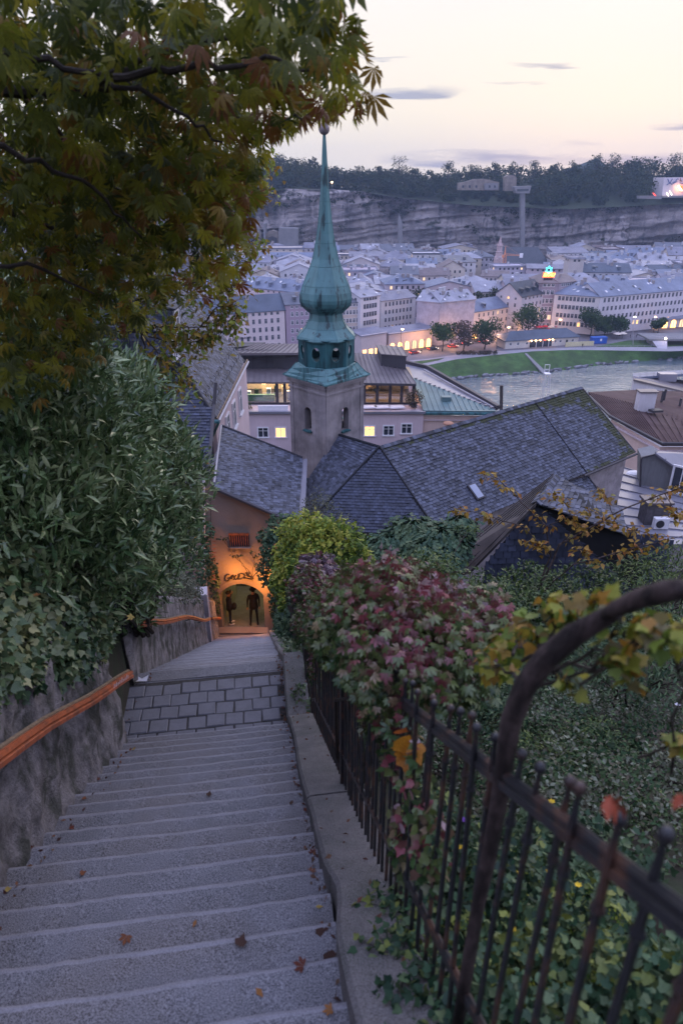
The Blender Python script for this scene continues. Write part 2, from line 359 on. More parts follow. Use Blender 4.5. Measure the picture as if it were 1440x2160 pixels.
def leafarr(cen, size, tpl, v, pitch=(0, .6), spread=1.0, out=None, jit=.25):
    """leaf arrays: pitch = mean, spread of the droop angle; out = outward directions (N,3) the tips lean to"""
    N = len(cen); tv, tf = TPL[tpl]
    if out is None: yaw = rng.uniform(0, 2*np.pi, N)
    else: yaw = np.arctan2(-out[:, 0], out[:, 1]) + rng.normal(0, .9*spread, N)
    pit = rng.normal(pitch[0], pitch[1], N); rol = rng.normal(0, .55*spread, N)
    cz, sz, cx, sx, cy, sy = np.cos(yaw), np.sin(yaw), np.cos(pit), np.sin(pit), np.cos(rol), np.sin(rol)
    # R = Rz(yaw) Rx(-pitch) Ry(roll)
    Rm = np.zeros((N, 3, 3)); sx = -sx
    Ry = np.zeros((N,3,3)); Ry[:,0,0]=cy; Ry[:,0,2]=sy; Ry[:,1,1]=1; Ry[:,2,0]=-sy; Ry[:,2,2]=cy
    Rx = np.zeros((N,3,3)); Rx[:,0,0]=1; Rx[:,1,1]=cx; Rx[:,1,2]=-sx; Rx[:,2,1]=sx; Rx[:,2,2]=cx
    Rz = np.zeros((N,3,3)); Rz[:,0,0]=cz; Rz[:,0,1]=-sz; Rz[:,1,0]=sz; Rz[:,1,1]=cz; Rz[:,2,2]=1
    Rm = Rz @ Rx @ Ry
    sc = (np.asarray(size)*np.ones(N))*rng.uniform(1-jit, 1+jit, N)
    V = np.einsum('nij,kj->nki', Rm, tv)*sc[:, None, None] + cen[:, None, :]
    k = len(tv); F = (tf[None] + (np.arange(N)*k)[:, None, None]).reshape(-1, 3)
    return V.reshape(-1, 3), F, np.repeat(np.clip(v, 0, 1), k), (Rm, sc)
def npmesh(name, V, F, v, mats):
    me = bpy.data.meshes.new(name); nv, nf = len(V), len(F)
    me.vertices.add(nv); me.vertices.foreach_set('co', np.ascontiguousarray(V, dtype=np.float32).ravel())
    me.loops.add(nf*3); me.loops.foreach_set('vertex_index', np.ascontiguousarray(F, dtype=np.int32).ravel())
    me.polygons.add(nf); me.polygons.foreach_set('loop_start', np.arange(0, nf*3, 3, dtype=np.int32))
    me.update(calc_edges=True)
    if v is not None:
        at = me.attributes.new('v', 'FLOAT', 'POINT'); at.data.foreach_set('value', np.ascontiguousarray(v, dtype=np.float32))
    for m in (mats if isinstance(mats, (list, tuple)) else [mats]): me.materials.append(m)
    return me
LP = {}
def leafproto(tpl, m, q):
    key = (tpl, m.name, q)
    if key not in LP:
        tv, tf = TPL[tpl]; LP[key] = npmesh('leaf', tv, tf, np.full(len(tv), (q+.5)/6), m)
    return LP[key]
def foliage(parent, cen, size, tpl, m, v, pitch=(0, .6), spread=1.0, out=None, single=0, name='foliage', jit=.25, sgl='leaf'):
    """leaves as one stuff part of the plant, and `single` of those nearest the lens as parts of their own"""
    cen = np.asarray(cen); V, F, vv, (Rm, sc) = leafarr(cen, size, tpl, v, pitch, spread, out, jit)
    o0 = np.array(off(parent)); k = len(TPL[tpl][0]); N = len(cen); keep = np.ones(N, bool)
    if single:
        d = cen - np.array([0, 0, EYE]); zc = d[:, 1]*CP - d[:, 2]*SP; xx = d[:, 0]/np.maximum(zc, .01); yy = (d[:, 1]*SP + d[:, 2]*CP)/np.maximum(zc, .01)
        ok = (np.abs(xx) < .5) & (np.abs(yy) < .75) & (zc > .3)
        sc_ = np.where(ok, zc - rng.uniform(0, .25, N), 1e9); idx = np.argsort(sc_)[:single]; idx = idx[sc_[idx] < 1e8]
        vq = np.clip((np.asarray(v)*np.ones(N))[idx]*6, 0, 5.99).astype(int)
        for i, q in zip(idx, vq):
            o = bpy.data.objects.new(sgl, leafproto(tpl, m, int(q))); COL.objects.link(o); o.parent = parent
            Mx = Matrix(Rm[i].tolist()).to_4x4(); o.matrix_basis = Matrix.Translation(Vector(cen[i] - o0)) @ Mx @ Matrix.Scale(float(sc[i]), 4)
        keep[idx] = False
    nf = len(TPL[tpl][1]); F = F[np.repeat(keep, nf)]
    me = npmesh(name, V - o0, F, vv, m)
    o = bpy.data.objects.new(name, me); COL.objects.link(o); o.parent = parent; o['kind'] = 'stuff'
    return o
def shell(c, r, n, thick=.35, lo=-1.0, seed=None):
    """points in the outer shell of an ellipsoid, thinned by noise so that the outline is uneven and there are gaps"""
    c = np.array(c); r = np.array(r if hasattr(r, '__len__') else (r, r, r), float)
    d = rng.normal(size=(int(n*1.9), 3)); d /= np.linalg.norm(d, axis=1)[:, None]; d = d[d[:, 2] > lo]
    ph = rng.uniform(0, 6.3, 6)
    w = .5 + .25*np.sin(3.1*d[:,0]+ph[0]+2.2*d[:,2]) + .22*np.sin(5.3*d[:,1]+ph[1]+3.7*d[:,0]) + .18*np.sin(8.2*d[:,2]+ph[2]+6*d[:,0]) + .15*np.sin(13*d[:,0]+ph[3]+11*d[:,1])
    rad = 1 - thick*rng.uniform(0, 1, len(d))**1.5 + (w-.5)*.36 + rng.normal(0, .035, len(d))
    keep = rng.uniform(0, 1, len(d)) < (.35 + .75*w); d = d[keep][:n]; rad = rad[keep][:n]
    return c + d*rad[:, None]*r, d
def blobs(lst, dens, **k):
    """lst: (centre, radius) ; dens leaves per m2 of shell"""
    cs, ds = [], []
    for c, r in lst:
        rr = np.array(r if hasattr(r, '__len__') else (r, r, r), float)
        area = 4*np.pi*((rr[0]*rr[1])**1.6/3 + (rr[0]*rr[2])**1.6/3 + (rr[1]*rr[2])**1.6/3)**(1/1.6)
        a, b = shell(c, rr, max(20, int(area*dens)), **k); cs.append(a); ds.append(b)
    return np.concatenate(cs), np.concatenate(ds)
def vrand(n, a=0., b=1., p=1.0): return a + (b-a)*rng.uniform(0, 1, n)**p
def twig(mb, a, b, r0, r1, wob=.08, n=6, sides=5):
    a, b = Vector(a), Vector(b); L_ = (b-a).length; pts = []
    for i in range(n+1):
        t = i/n; p = a.lerp(b, t); w = math.sin(t*math.pi)*wob*L_ + wob*L_*.25*t
        pts.append(p + Vector((random.uniform(-1, 1), random.uniform(-1, 1), random.uniform(-1, 1)))*w*.6)
    mb.tube(pts, [r0 + (r1-r0)*i/n for i in range(n+1)], sides); return pts
# ================================================================ FAR SETTING: plain, river, cliff, hill
def fb(x, y, z, o=5): return mnoise.fractal(Vector((x, y, z)), .9, 2.1, o)
path_edge = [PZ(x, y, 0) for x, y in ((700, 850), (800, 803), (870, 777), (908, 769), (961, 758), (1031, 750), (1122, 741), (1202, 738), (1286, 739), (1411, 741), (1500, 738))]
path_back = [PZ(x, y, 0) for x, y in ((700, 818), (800, 783), (860, 761), (900, 757), (961, 748), (1041, 741), (1122, 736.5), (1202, 733), (1286, 732), (1411, 731), (1500, 727))]
wline = [PZ(x, y, -4) for x, y in ((700, 900), (800, 850), (880, 822), (961, 801), (1020, 795), (1090, 790), (1167, 784), (1244, 773), (1327, 765), (1400, 758), (1500, 748))]
for lst in (path_edge, path_back, wline):
    d = (lst[-1]-lst[-2]).normalized(); lst.append(lst[-1] + d*300)
    d = (lst[0]-lst[1]).normalized(); lst.insert(0, lst[0] + d*150)
def strip(A, B, name, m, za=0, zb=0, sub=6, amp=0, cr=1, **tg):
    """sheet between two polylines"""
    mb = MB(); n = len(A); rows = []
    for i in range(n-1):
        for q in range(8):
            t = q/8; rows.append((A[i].lerp(A[i+1], t), B[i].lerp(B[i+1], t)))
    rows.append((A[-1], B[-1])); vs = []
    for a, b in rows:
        for k in range(cr+1):
            p = a.lerp(b, k/cr); z = za + (zb-za)*k/cr
            if 0 < k < cr: z += amp*fb(p.x*.15, p.y*.15, 0)
            vs.append((p.x, p.y, z))
    w = cr+1; fs = [(i*w+k, (i+1)*w+k, (i+1)*w+k+1, i*w+k+1) for i in range(len(rows)-1) for k in range(cr)]
    mb.add(vs, fs); return mb.build(name, m, kind='structure', smooth=True, **tg)
# city ground sheet, to the horizon
mb = MB(); pb = [(p.x, p.y, -.02) for p in path_back]
far = [(1400, path_back[-1].y, -.02), (1400, 1500, -.02), (-1400, 1500, -.02), (-1400, path_back[0].y, -.02)]
mb.poly(pb + far); mb.build('city_ground', G['cityground'], kind='structure')
strip(path_edge, path_back, 'riverside_path', G['paving'])
strip(path_edge, wline, 'grass_bank', G['grass'], 0, -4.1, amp=.5, cr=8)
mb = MB(); mb.poly([(p.x, p.y, -3.95) for p in [w + (w - Vector((0, 0, w.z))).normalized()*0 for w in wline]][::-1] + [(-700, 60, -3.95), (1500, 60, -3.95)])
mb.build('river', G['water'], kind='structure')
# second lawn between the path and the ramp
mb = MB(); mb.poly([PZ(x, y, .03) for x, y in ((1256, 731), (1322, 718), (1374, 717), (1386, 732))]); mb.build('upper_lawn', G['grass'], kind='structure')
mb = MB(); mb.poly([PZ(x, y, .03) for x, y in ((1408, 731), (1407, 721), (1500, 721), (1500, 727))]); mb.build('upper_lawn', G['grass'], kind='structure')
mb = MB(); mb.poly([PZ(x, y, .03) for x, y in ((866, 769), (868, 763), (900, 759.5), (938, 754.5), (925, 760), (890, 767))]); mb.build('upper_lawn', G['grass'], kind='structure')
# rubble stones along the water
mb = MB()
for i in range(len(wline)-2):
    a, b = wline[i+1], wline[i+2]
    if i > 9: break
    nst = int((b-a).length*1.6)
    for k in range(nst):
        p = a.lerp(b, random.random()); q = (path_edge[i+1]-p); q.z = 0; p = p + q.normalized()*random.uniform(-.6, 1.6 if i < 7 else 5)
        s = random.uniform(.3, .75); mb.obox((p.x, p.y, -3.9 + random.uniform(0, .5)), Vector((s, random.uniform(-.3, .3), .1)), Vector((random.uniform(-.3, .3), s*.7, .1)), Vector((.05, 0, s*.5)))
mb.build('bank_stones', G['rubble'], kind='stuff', attr=True)
# quay road, with markings
rd_n = [PZ(x, y, .0) for x, y in ((640, 800), (760, 762), (870, 741), (960, 729), (1050, 722), (1130, 715), (1240, 709), (1340, 701), (1500, 690))]
rd_f = [PZ(x, y, .0) for x, y in ((640, 770), (760, 741), (850, 726), (940, 715), (1040, 703), (1130, 698), (1240, 694), (1340, 688.5), (1500, 679))]
strip(rd_n, rd_f, 'quay_road', G['asphalt'], .03, .03)
mid = [a.lerp(b, .5) for a, b in zip(rd_n, rd_f)]; mb = MB()
for i in range(len(mid)-1):
    L_ = (mid[i+1]-mid[i]).length; u = (mid[i+1]-mid[i]).normalized(); w = Vector((-u.y, u.x, 0))*.09; k = 0.0
    while k < L_-3:
        a = mid[i] + u*k; b = a + u*3; mb.poly([Vector((q.x, q.y, .05)) for q in (a-w, b-w, b+w, a+w)]); k += 7
mb.build('road_markings', G['white_paint'], kind='structure')

# cliff ------------------------------------------------------------------------------------------------
def lerp_tab(t, x):
    if x <= t[0][0]: return t[0][1]
    for (a, b), (c, d) in zip(t, t[1:]):
        if x <= c: return b + (d-b)*(x-a)/(c-a)
    return t[-1][1]
RIM = [(-200, 430), (440, 425), (560, 405), (600, 398), (700, 400), (770, 404), (850, 416), (950, 426), (1000, 432), (1100, 436), (1200, 440), (1330, 434), (1440, 428), (1700, 420)]
def cliff_y(x): return 575 + 22*math.sin(x*.011+1.0) + 10*math.sin(x*.031)
def rim_z(x):
    px = 720 + x/ (575*CP + 15*SP)*1440
    return P(px, lerp_tab(RIM, px), cliff_y(x)).z
cm = bpy.data.materials.new('cliff_rock'); cm.use_nodes = True
def cliff_mat(m):
    N = m.node_tree.nodes; L = m.node_tree.links; b = N['Principled BSDF']; b.inputs['Roughness'].default_value = .95; b.inputs['Specular IOR Level'].default_value = .1
    g = N.new('ShaderNodeNewGeometry')
    def nz(scale, st, det=8, rot=(0, 0, 0)):
        mp = N.new('ShaderNodeMapping'); mp.inputs['Scale'].default_value = st; mp.inputs['Rotation'].default_value = rot; L.new(g.outputs['Position'], mp.inputs[0])
        n = N.new('ShaderNodeTexNoise'); n.inputs['Scale'].default_value = scale; n.inputs['Detail'].default_value = det; n.inputs['Roughness'].default_value = .65; L.new(mp.outputs[0], n.inputs['Vector']); return n.outputs[0]
    def mr(x, a, b_, c, d):
        n = N.new('ShaderNodeMapRange'); n.clamp = True
        for i, q in zip((1, 2, 3, 4), (a, b_, c, d)): n.inputs[i].default_value = q
        L.new(x, n.inputs[0]); return n.outputs[0]
    def mx(f, a, c):
        n = N.new('ShaderNodeMix'); n.data_type = 'RGBA'; L.new(f, n.inputs[0])
        for s_, q in ((n.inputs[6], a), (n.inputs[7], c)):
            if isinstance(q, tuple): s_.default_value = (*q, 1)
            else: L.new(q, s_)
        return n.outputs[2]
    strata = nz(.055, (.6, .6, 1.7), 8, (0, R(9), 0)); stain = nz(.08, (2.6, 2.6, .25)); big = nz(.02, (1, 1, 1.4), 5)
    c = mx(mr(strata, .38, .62, 0, 1), (.10, .09, .095), (.42, .37, .37))
    c = mx(mr(stain, .48, .60, 0, .85), c, (.055, .055, .065)); c = mx(mr(big, .45, .65, 0, .5), c, (.44, .38, .37))
    veg = nz(.045, (1, 1, 1.6), 7); c = mx(mr(veg, .60, .66, 0, .9), c, (.022, .032, .016))
    L.new(c, b.inputs['Base Color'])
    bp = N.new('ShaderNodeBump'); bp.inputs['Strength'].default_value = .9; bp.inputs['Distance'].default_value = 3; L.new(nz(.25, (.8, .8, 1.5), 8, (0, R(9), 0)), bp.inputs['Height']); L.new(bp.outputs[0], b.inputs['Normal'])
cliff_mat(cm)
mb = MB(); nx, nz_ = 330, 62; vs = []; fs = []
CX0, CX1 = -330, 480
def cliff_pt(x, t):
    zt = rim_z(x); z = -6 + (zt+6)*t; zs = z - x*.10
    y = cliff_y(x) + 9*t
    ledge = mnoise.noise(Vector((x*.006, 3, zs*.16)))*5.5 + mnoise.noise(Vector((x*.03, 7, zs*.42)))*2.6
    butt = mnoise.noise(Vector((x*.03, z*.012, 1.5)))*11 + mnoise.noise(Vector((x*.1, z*.03, 4.5)))*5.5 + abs(mnoise.noise(Vector((x*.25, z*.05, 8.5))))*3
    y += ledge + butt + fb(x*.12, 0, z*.2, 4)*1.1
    return Vector((x, y, z))
for i in range(nx+1):
    x = CX0 + (CX1-CX0)*i/nx
    for j in range(nz_+1): vs.append(tuple(cliff_pt(x, j/nz_)))
w = nz_+1
fs = [(i*w+j, (i+1)*w+j, (i+1)*w+j+1, i*w+j+1) for i in range(nx) for j in range(nz_)]
mb.add(vs, fs); mb.build('cliff', cm, kind='structure', smooth=False)
# wooded ground above the rim
SKY = [(-300, 372), (440, 366), (560, 366), (640, 370), (720, 396), (800, 388), (850, 384), (900, 394), (980, 384), (1080, 374), (1150, 378), (1250, 366), (1330, 368), (1500, 366)]
def top_z(x, k):
    """ground height above the rim: k = 0 at the rim, 1 at the crest"""
    D = cliff_y(x) + 9 + k*70; px = 720 + x/(D*CP)*1440; zc = P(px, lerp_tab(SKY, px), D).z - 1
    zr = rim_z(x); kk = min(k, 1.0); return zr + (zc-zr)*(kk**.8) if k <= 1 else zc
mb = MB(); vs = []; nx = 120; ks = [0, .06, .15, .3, .5, .7, .85, 1, 1.6, 3, 8, 30]
hilltop = G['hillground'] = mat('hill_ground', (.03, .04, .02), .95, .4, .05, 0, coords='World')
for i in range(nx+1):
    x = CX0-200 + (CX1-CX0+400)*i/nx
    for k in ks: vs.append((x, cliff_y(x)+ (9 if k else 4) + k*70, (top_z(x, k) if k <= 3 else top_z(x, 3) - (k-3)*1.0) - (0 if k else .5)))
w = len(ks); mb.add(vs, [(i*w+j, (i+1)*w+j, (i+1)*w+j+1, i*w+j+1) for i in range(nx) for j in range(w-1)])
mb.build('wooded_hill', hilltop, kind='structure', smooth=True)
# far blue mountains beyond the gaps of the hill
mb = MB(); vs = []
for i in range(61):
    x = -900 + 2100*i/60; h = 45 + 20*fb(x*.004, 2, 0, 5)+ 42*math.exp(-((x-405)/26)**2) 
    vs += [(x, 1150, -20), (x, 1190, h), (x, 1400, h-20)]
mb.add(vs, [(i*3+j, (i+1)*3+j, (i+1)*3+j+1, i*3+j+1) for i in range(60) for j in range(2)])
mb.build('far_mountains', G['hillground'], kind='structure', smooth=True)
# forest: one mass of crowns behind, single trees along the skyline
G['far_leaf'] = leafmat('far_leaves', [(.012, .022, .012), (.022, .038, .016), (.035, .052, .02), (.055, .055, .022), (.03, .042, .016)], .8, .1, .1)
def crown_pts(c, r, h, n):
    p, d = shell((c[0], c[1], c[2]+h*.56), (r, r, h*.46), n, thick=.4, lo=-.7); return p, d
cc, vv = [], []
for i in range(2100):
    x = random.uniform(CX0-60, CX1+30); k = random.random()**1.05*1.02; D = cliff_y(x)+9+k*70
    px = 720 + x/(D*CP)*1440
    if px < 380 or px > 1500:
        if random.random() < .6: continue
    low_ = 955 < px < 1135 and k < .35
    if low_ and k < .05: continue
    if px > 1380 and k < .4: continue
    h = random.uniform(9, 16)*(.6 if k < .12 else 1)*(.45 if low_ else 1); r = h*random.uniform(.36, .52)
    p, d = crown_pts((x, D, top_z(x, min(k, 1)) - 1), r, h, 75); tone = random.random()*.75
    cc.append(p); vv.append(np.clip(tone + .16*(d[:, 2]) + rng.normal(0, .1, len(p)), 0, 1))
cc = np.concatenate(cc); vv = np.concatenate(vv)
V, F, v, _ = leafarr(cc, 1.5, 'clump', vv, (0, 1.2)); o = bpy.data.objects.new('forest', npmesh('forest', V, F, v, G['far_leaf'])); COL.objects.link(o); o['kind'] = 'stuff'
# scrub hanging over the rim and on the ledges
cc = []
for i in range(900):
    x = random.uniform(CX0, CX1); t = 1 - abs(random.gauss(0, .16)) if random.random() < .75 else random.uniform(.05, .9)
    if t < .1: continue
    if fb(x*.02, t*3, 9, 3) < (-.10 if t > .82 else .13): continue
    p = cliff_pt(x, min(t, 1)); r = random.uniform(1.2, 3.4); q, d = shell(p + Vector((0, -.3, .4)), (r*1.25, r*.6, r*.8), 26, .5); cc.append(q)
cc = np.concatenate(cc); V, F, v, _ = leafarr(cc, 1.2, 'clump', rng.uniform(0, .8, len(cc)), (0, 1.2)); o = bpy.data.objects.new('cliff_scrub', npmesh('cliff_scrub', V, F, v, G['far_leaf'])); COL.objects.link(o); o['kind'] = 'stuff'
G['bark_far'] = mat('bark_far', (.05, .04, .035), .9, .2, 2, 0)
def broad_tree(base, h, r, label, group=None, n=420, leaf=.8, tone=(.1, .6), lm=None, trunk=.25, hb=.5, tplt='clump', sparse=False, name='broadleaf_tree', cat='tree', seed=0):
    base = Vector(base); t = thing(name, label, cat, base, 0, group); mb = MB()
    mb.tube([base, base + Vector((.02*h, 0, h*trunk)), base + Vector((0, .02*h, h*.75))], [h*.026, h*.02, h*.006], 6)
    for k in range(7):
        a = random.uniform(0, 6.28); z0 = h*random.uniform(trunk*.9, .6); twig(mb, base + Vector((0, 0, z0)), base + Vector((math.cos(a)*r*.75, math.sin(a)*r*.75, z0 + h*random.uniform(.1, .3))), h*.011, h*.003, .1, 4, 4)
    mb.build('trunk', G['bark_far'], t)
    bl = []; nb = 9 if not sparse else 12
    for k in range(nb):
        a = 2*math.pi*k/nb*1.618*3; rr = r*(.62 if k else 0)*random.uniform(.6, 1.05); z = h*(trunk + (1-trunk)*random.uniform(.28, .80)) if k else h*.78
        q = r*random.uniform(.36, .52)*(.62 if sparse else 1); bl.append((base + Vector((math.cos(a)*rr, math.sin(a)*rr, z)), (q, q, q*.85)))
    p, d = [], []
    for c, q in bl:
        a_, b_ = shell(c, q, n//nb, .55); p.append(a_); d.append(b_ + 0*a_); 
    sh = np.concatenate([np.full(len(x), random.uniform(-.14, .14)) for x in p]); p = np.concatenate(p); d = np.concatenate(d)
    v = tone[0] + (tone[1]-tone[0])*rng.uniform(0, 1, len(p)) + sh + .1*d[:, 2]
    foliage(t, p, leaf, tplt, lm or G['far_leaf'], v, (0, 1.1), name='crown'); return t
sk = [(588, 322, 11, 'round dark tree at the left end of the skyline beside the overhanging leaves'), (622, 330, 10, 'bushy tree on the skyline left of the copper spire'), (660, 326, 10, 'tree on the skyline just left of the spire tip, bare top'),
      (708, 348, 8, 'small round tree on the skyline right of the spire'), (757, 346, 9, 'small rounded tree on the skyline with gaps of sky beside it'), (800, 350, 7, 'low tree in the dip of the skyline'),
      (842, 321, 14, 'tallest thin-crowned tree of the skyline, sky showing through'), (877, 356, 8, 'low tree right of the tallest skyline tree'), (908, 358, 8, 'small bare-topped tree on the skyline between dips'),
      (946, 336, 11, 'dark pointed tree on the skyline above the rock wall'), (1000, 346, 10, 'spreading tree on the skyline left of the ruined wall'), (1046, 342, 9, 'tree on the skyline behind the old hilltop wall'),
      (1080, 338, 10, 'tree on the skyline above the lift head'), (1128, 336, 10, 'dense tree on the skyline right of the lift head'), (1172, 345, 8, 'lower tree on the skyline, second right of the lift head'),
      (1212, 342, 8, 'tree at the notch where the blue mountain shows'), (1262, 325, 12, 'wide rounded tree on the skyline right of the notch'), (1300, 322, 12, 'tall tree on the right part of the skyline'),
      (1342, 330, 11, 'tree on the skyline above the museum approach'), (1382, 334, 10, 'tree on the skyline left of the hilltop museum'), (1425, 322, 12, 'tree on the skyline behind the hilltop museum')]
for i, (px, py, h, lb) in enumerate(sk):
    D = 640; top = P(px, py, D); broad_tree((top.x, top.y, top.z - h*1.35 - 3), h*1.35+4, h*.62, lb, 'trees along the skyline', 380 if i != 6 else 200, .85, (.0, .55), sparse=(i in (2, 4, 6, 8)))
# structures on the hill and in the cliff
G['concrete'] = mat('far_concrete', (.22, .21, .22), .9, .15, .2, 0, streak=.5)
G['ruin'] = mat('ruin_stone', (.24, .20, .17), .9, .3, .25, .3, 2, col2=(.12, .1, .09), c2scale=.2, c2amt=.6)
def wall_px(mb, pts, D, dep, top_only=False):
    """solid whose front face has the given outline in the photograph at distance D"""
    f = [P(x, y, D) for x, y in pts]; n = len(f); b = [p + Vector((0, dep, 0)) for p in f]
    mb.add(f+b, [tuple(range(n)), tuple(range(2*n-1, n-1, -1))] + [((i+1) % n, i, n+i, n+(i+1) % n) for i in range(n)])
t = thing('old_hilltop_wall', 'ruined pale stone rampart with a square tower on the wooded rim', 'rampart', P(1030, 402, 588))
mb = MB(); wall_px(mb, [(966, 401), (1052, 402), (1052, 384), (1020, 377), (1000, 378), (980, 384), (966, 386)], 588, 6); mb.build('wall', G['ruin'], t)
mb = MB(); wall_px(mb, [(1022, 400), (1050, 400), (1050, 386), (1022, 387)], 585, 3); mb.build('house', G['concrete'], t)
mb = MB(); wall_px(mb, [(1064, 403), (1088, 403), (1089, 374), (1083, 370), (1072, 369), (1065, 373)], 586, 8); mb.build('tower', G['ruin'], t)
for x in (974, 988, 1002, 1030, 1041): 
    mb = MB(); wall_px(mb, [(x, 396), (x+4, 396), (x+4, 391), (x, 391)], 584.7 if x > 1020 else 587.7, .2); mb.build('window', G['glass'], t)
t = thing('cliff_lift', 'concrete lift shaft standing against the rock wall with a wide head on top', 'lift tower', P(1102, 520, 566))
mb = MB(); wall_px(mb, [(1098, 530), (1106, 530), (1107, 406), (1098, 406)], 566, 5); mb.build('shaft', G['concrete'], t)
mb = MB(); wall_px(mb, [(1088, 408), (1116, 408), (1120, 392), (1084, 394)], 564, 9); mb.build('head', G['concrete'], t)
mb = MB(); wall_px(mb, [(1090, 404), (1114, 403), (1114, 398), (1090, 399)], 563.8, .3); mb.build('window', G['glass'], t)
t = thing('hilltop_museum', 'white walled museum on the right rim with painted marks and a red light', 'museum', P(1430, 415, 580))
G['museum'] = mat('museum_white', (.62, .56, .60), .8, .05, .2, 0)
mb = MB(); wall_px(mb, [(1395, 414), (1520, 414), (1520, 374), (1400, 374.5)], 580, 20); mb.build('wall', G['museum'], t)
G['mural_blue'] = mat('mural_blue', (.10, .13, .28), .8, .1, 1, 0); G['mural_brown'] = mat('mural_brown', (.22, .10, .10), .8, .1, 1, 0)
def strokes(parent, name, m, lines, D, r=.12):
    mb = MB()
    for ln in lines: mb.tube([P(x, y, D) for x, y in ln], r, 4)
    mb.build(name, m, parent)
strokes(t, 'painted_mark', G['mural_blue'], [[(1407, 377), (1410, 385), (1417, 389.5)], [(1417, 377), (1412, 386), (1405, 390)]], 579.7, .35)
strokes(t, 'painted_mark', G['mural_blue'], [[(1417, 386), (1424, 382), (1427, 377), (1430, 378)], [(1418, 387.5), (1427, 383)], [(1432, 386), (1440, 388)]], 579.7, .3)
strokes(t, 'painted_mark', G['mural_brown'], [[(1434, 376), (1435, 383)], [(1432, 381), (1438, 382)]], 579.7, .3)
mb = MB(); wall_px(mb, [(1428, 392), (1431, 391), (1438, 402), (1434, 402)], 577, .5); mb.build('lit_panel', G['lamp'], t)
mb = MB(); wall_px(mb, [(1431, 391), (1446, 392), (1446, 402), (1438, 402)], 577, .5); mb.build('red_banner', G['neon_red'], t)
mb = MB(); wall_px(mb, [(1395, 417), (1520, 417), (1520, 413), (1395, 413)], 576, 4); mb.build('terrace', G['concrete'], t)
for a, b in (((1405, 407), (1409, 413)), ((1411, 403), (1416, 411)), ((1376, 407), (1382, 413))):
    o = MB().tube([P(*a, 574), P(*b, 574)], .18, 5).buildtop('floodlight', G['lampw' if a[0] != 1376 else 'red_glow'], P(*b, 574), {1405: 'first slanting white floodlight below the museum wall', 1411: 'longer slanting white floodlight in front of the museum wall', 1376: 'slanting red light on the terrace left of the museum'}[a[0]], 'floodlight')
t = thing('terrace_wall', 'low grey terrace wall with railing left of the museum on the rim', 'wall', P(1370, 417, 575)); mb = MB(); wall_px(mb, [(1345, 419), (1394, 420), (1394, 413), (1345, 413)], 575, 3); mb.build('wall', G['concrete'], t)
mb = MB(); mb.tube([P(700, 384, 560), P(700, 388, 560)], .1); mb.ball(P(700, 384, 560), .55); mb.buildtop('hillside_lamp', G['lamp'], P(700, 388, 560), 'orange lamp glowing on the wooded slope just right of the spire', 'street lamp')
# concrete works in the cliff at left
t = thing('cliff_portal', 'concrete block with dark arches beside it at the cliff foot, left of the spire', 'retaining structure', P(600, 520, 560))
mb = MB(); wall_px(mb, [(588, 530), (628, 530), (628, 482), (588, 481)], 556, 14); mb.build('block', G['concrete'], t)
for x in (455, 525, 562):
    mb = MB(); pts = [(x-2, 530), (x+26, 530), (x+26, 494), (x+21, 489), (x+12, 486), (x+3, 489), (x-2, 494)]; wall_px(mb, pts, 561, 10); mb.build('arch_infill', G['ruin'], t)
    mb = MB(); pts = [(x+2, 530), (x+22, 530), (x+22, 502), (x+12, 498), (x+2, 502)]; wall_px(mb, pts, 560.5, .4); mb.build('recess', G['clad_dark'], t)
    mb = MB(); wall_px(mb, [(x-6, 530), (x-2, 530), (x-2, 472), (x-6, 472)], 558, 12); mb.build('pier', G['concrete'], t)
t = thing('quarry_wall', 'long low stone wall at the cliff foot right of the spire', 'wall', P(780, 545, 550)); mb = MB(); wall_px(mb, [(722, 560), (838, 560), (838, 523), (790, 520), (722, 519)], 550, 6); mb.build('wall', G['ruin'], t)
t = thing('rock_pillar', 'tall narrow grey buttress standing against the cliff face', 'buttress', P(846, 545, 560)); mb = MB(); wall_px(mb, [(840, 560), (850, 560), (848, 470), (842, 452), (839, 470)], 560, 6); mb.build('shaft', G['concrete'], t)
# ================================================================ CITY
WM = {}
def winmesh(w, h, lit, fr, style=0):
    """window centred on the wall plane, looking to local -y: surround, sill, pane, mullions"""
    key = (round(w, 2), round(h, 2), lit, fr, style)
    if key in WM: return WM[key]
    mb = MB(); b = .13*w if fr else .07*w
    pane = {0: 1, 1: 2, 2: 3}[lit]
    mb.box(-w/2-b, w/2+b, -.06, .03, h/2, h/2+b, 0); mb.box(-w/2-b, -w/2, -.06, .03, -h/2, h/2, 0); mb.box(w/2, w/2+b, -.06, .03, -h/2, h/2, 0)
    mb.box(-w/2-b*1.4, w/2+b*1.4, -.13, .03, -h/2-b, -h/2, 0)
    mb.box(-w/2, w/2, -.015, .03, -h/2, h/2, pane)
    mb.box(-.035*w, .035*w, -.035, .0, -h/2, h/2, 0)
    if style == 0: mb.box(-w/2, w/2, -.03, .0, h*.16, h*.2, 0)
    me = mb.mesh('window', [G['white_paint'] if fr else G['frame_grey'], G['glass'], G['lit'], G['lit_soft']]); WM[key] = me; return me
G['frame_grey'] = mat('frame_grey', (.36, .34, .38), .6, .06, 3, 0)
roofmats = {}
def roofm(k):
    if k not in roofmats:
        base = {'slate': (.115, .12, .15), 'blue': (.15, .17, .24), 'dark': (.05, .055, .07), 'pale': (.28, .275, .33), 'metal': (.19, .185, .235), 'brown': (.16, .125, .13), 'green': (.14, .24, .25), 'deep': (.07, .085, .12)}[k]
        roofmats[k] = mat('roof_'+k, base, .6, .22, .35, .25, 3, col2=tuple(c*1.5 for c in base), c2scale=.12, c2amt=.5, streak=.25)
    return roofmats[k]
wallmats = {}
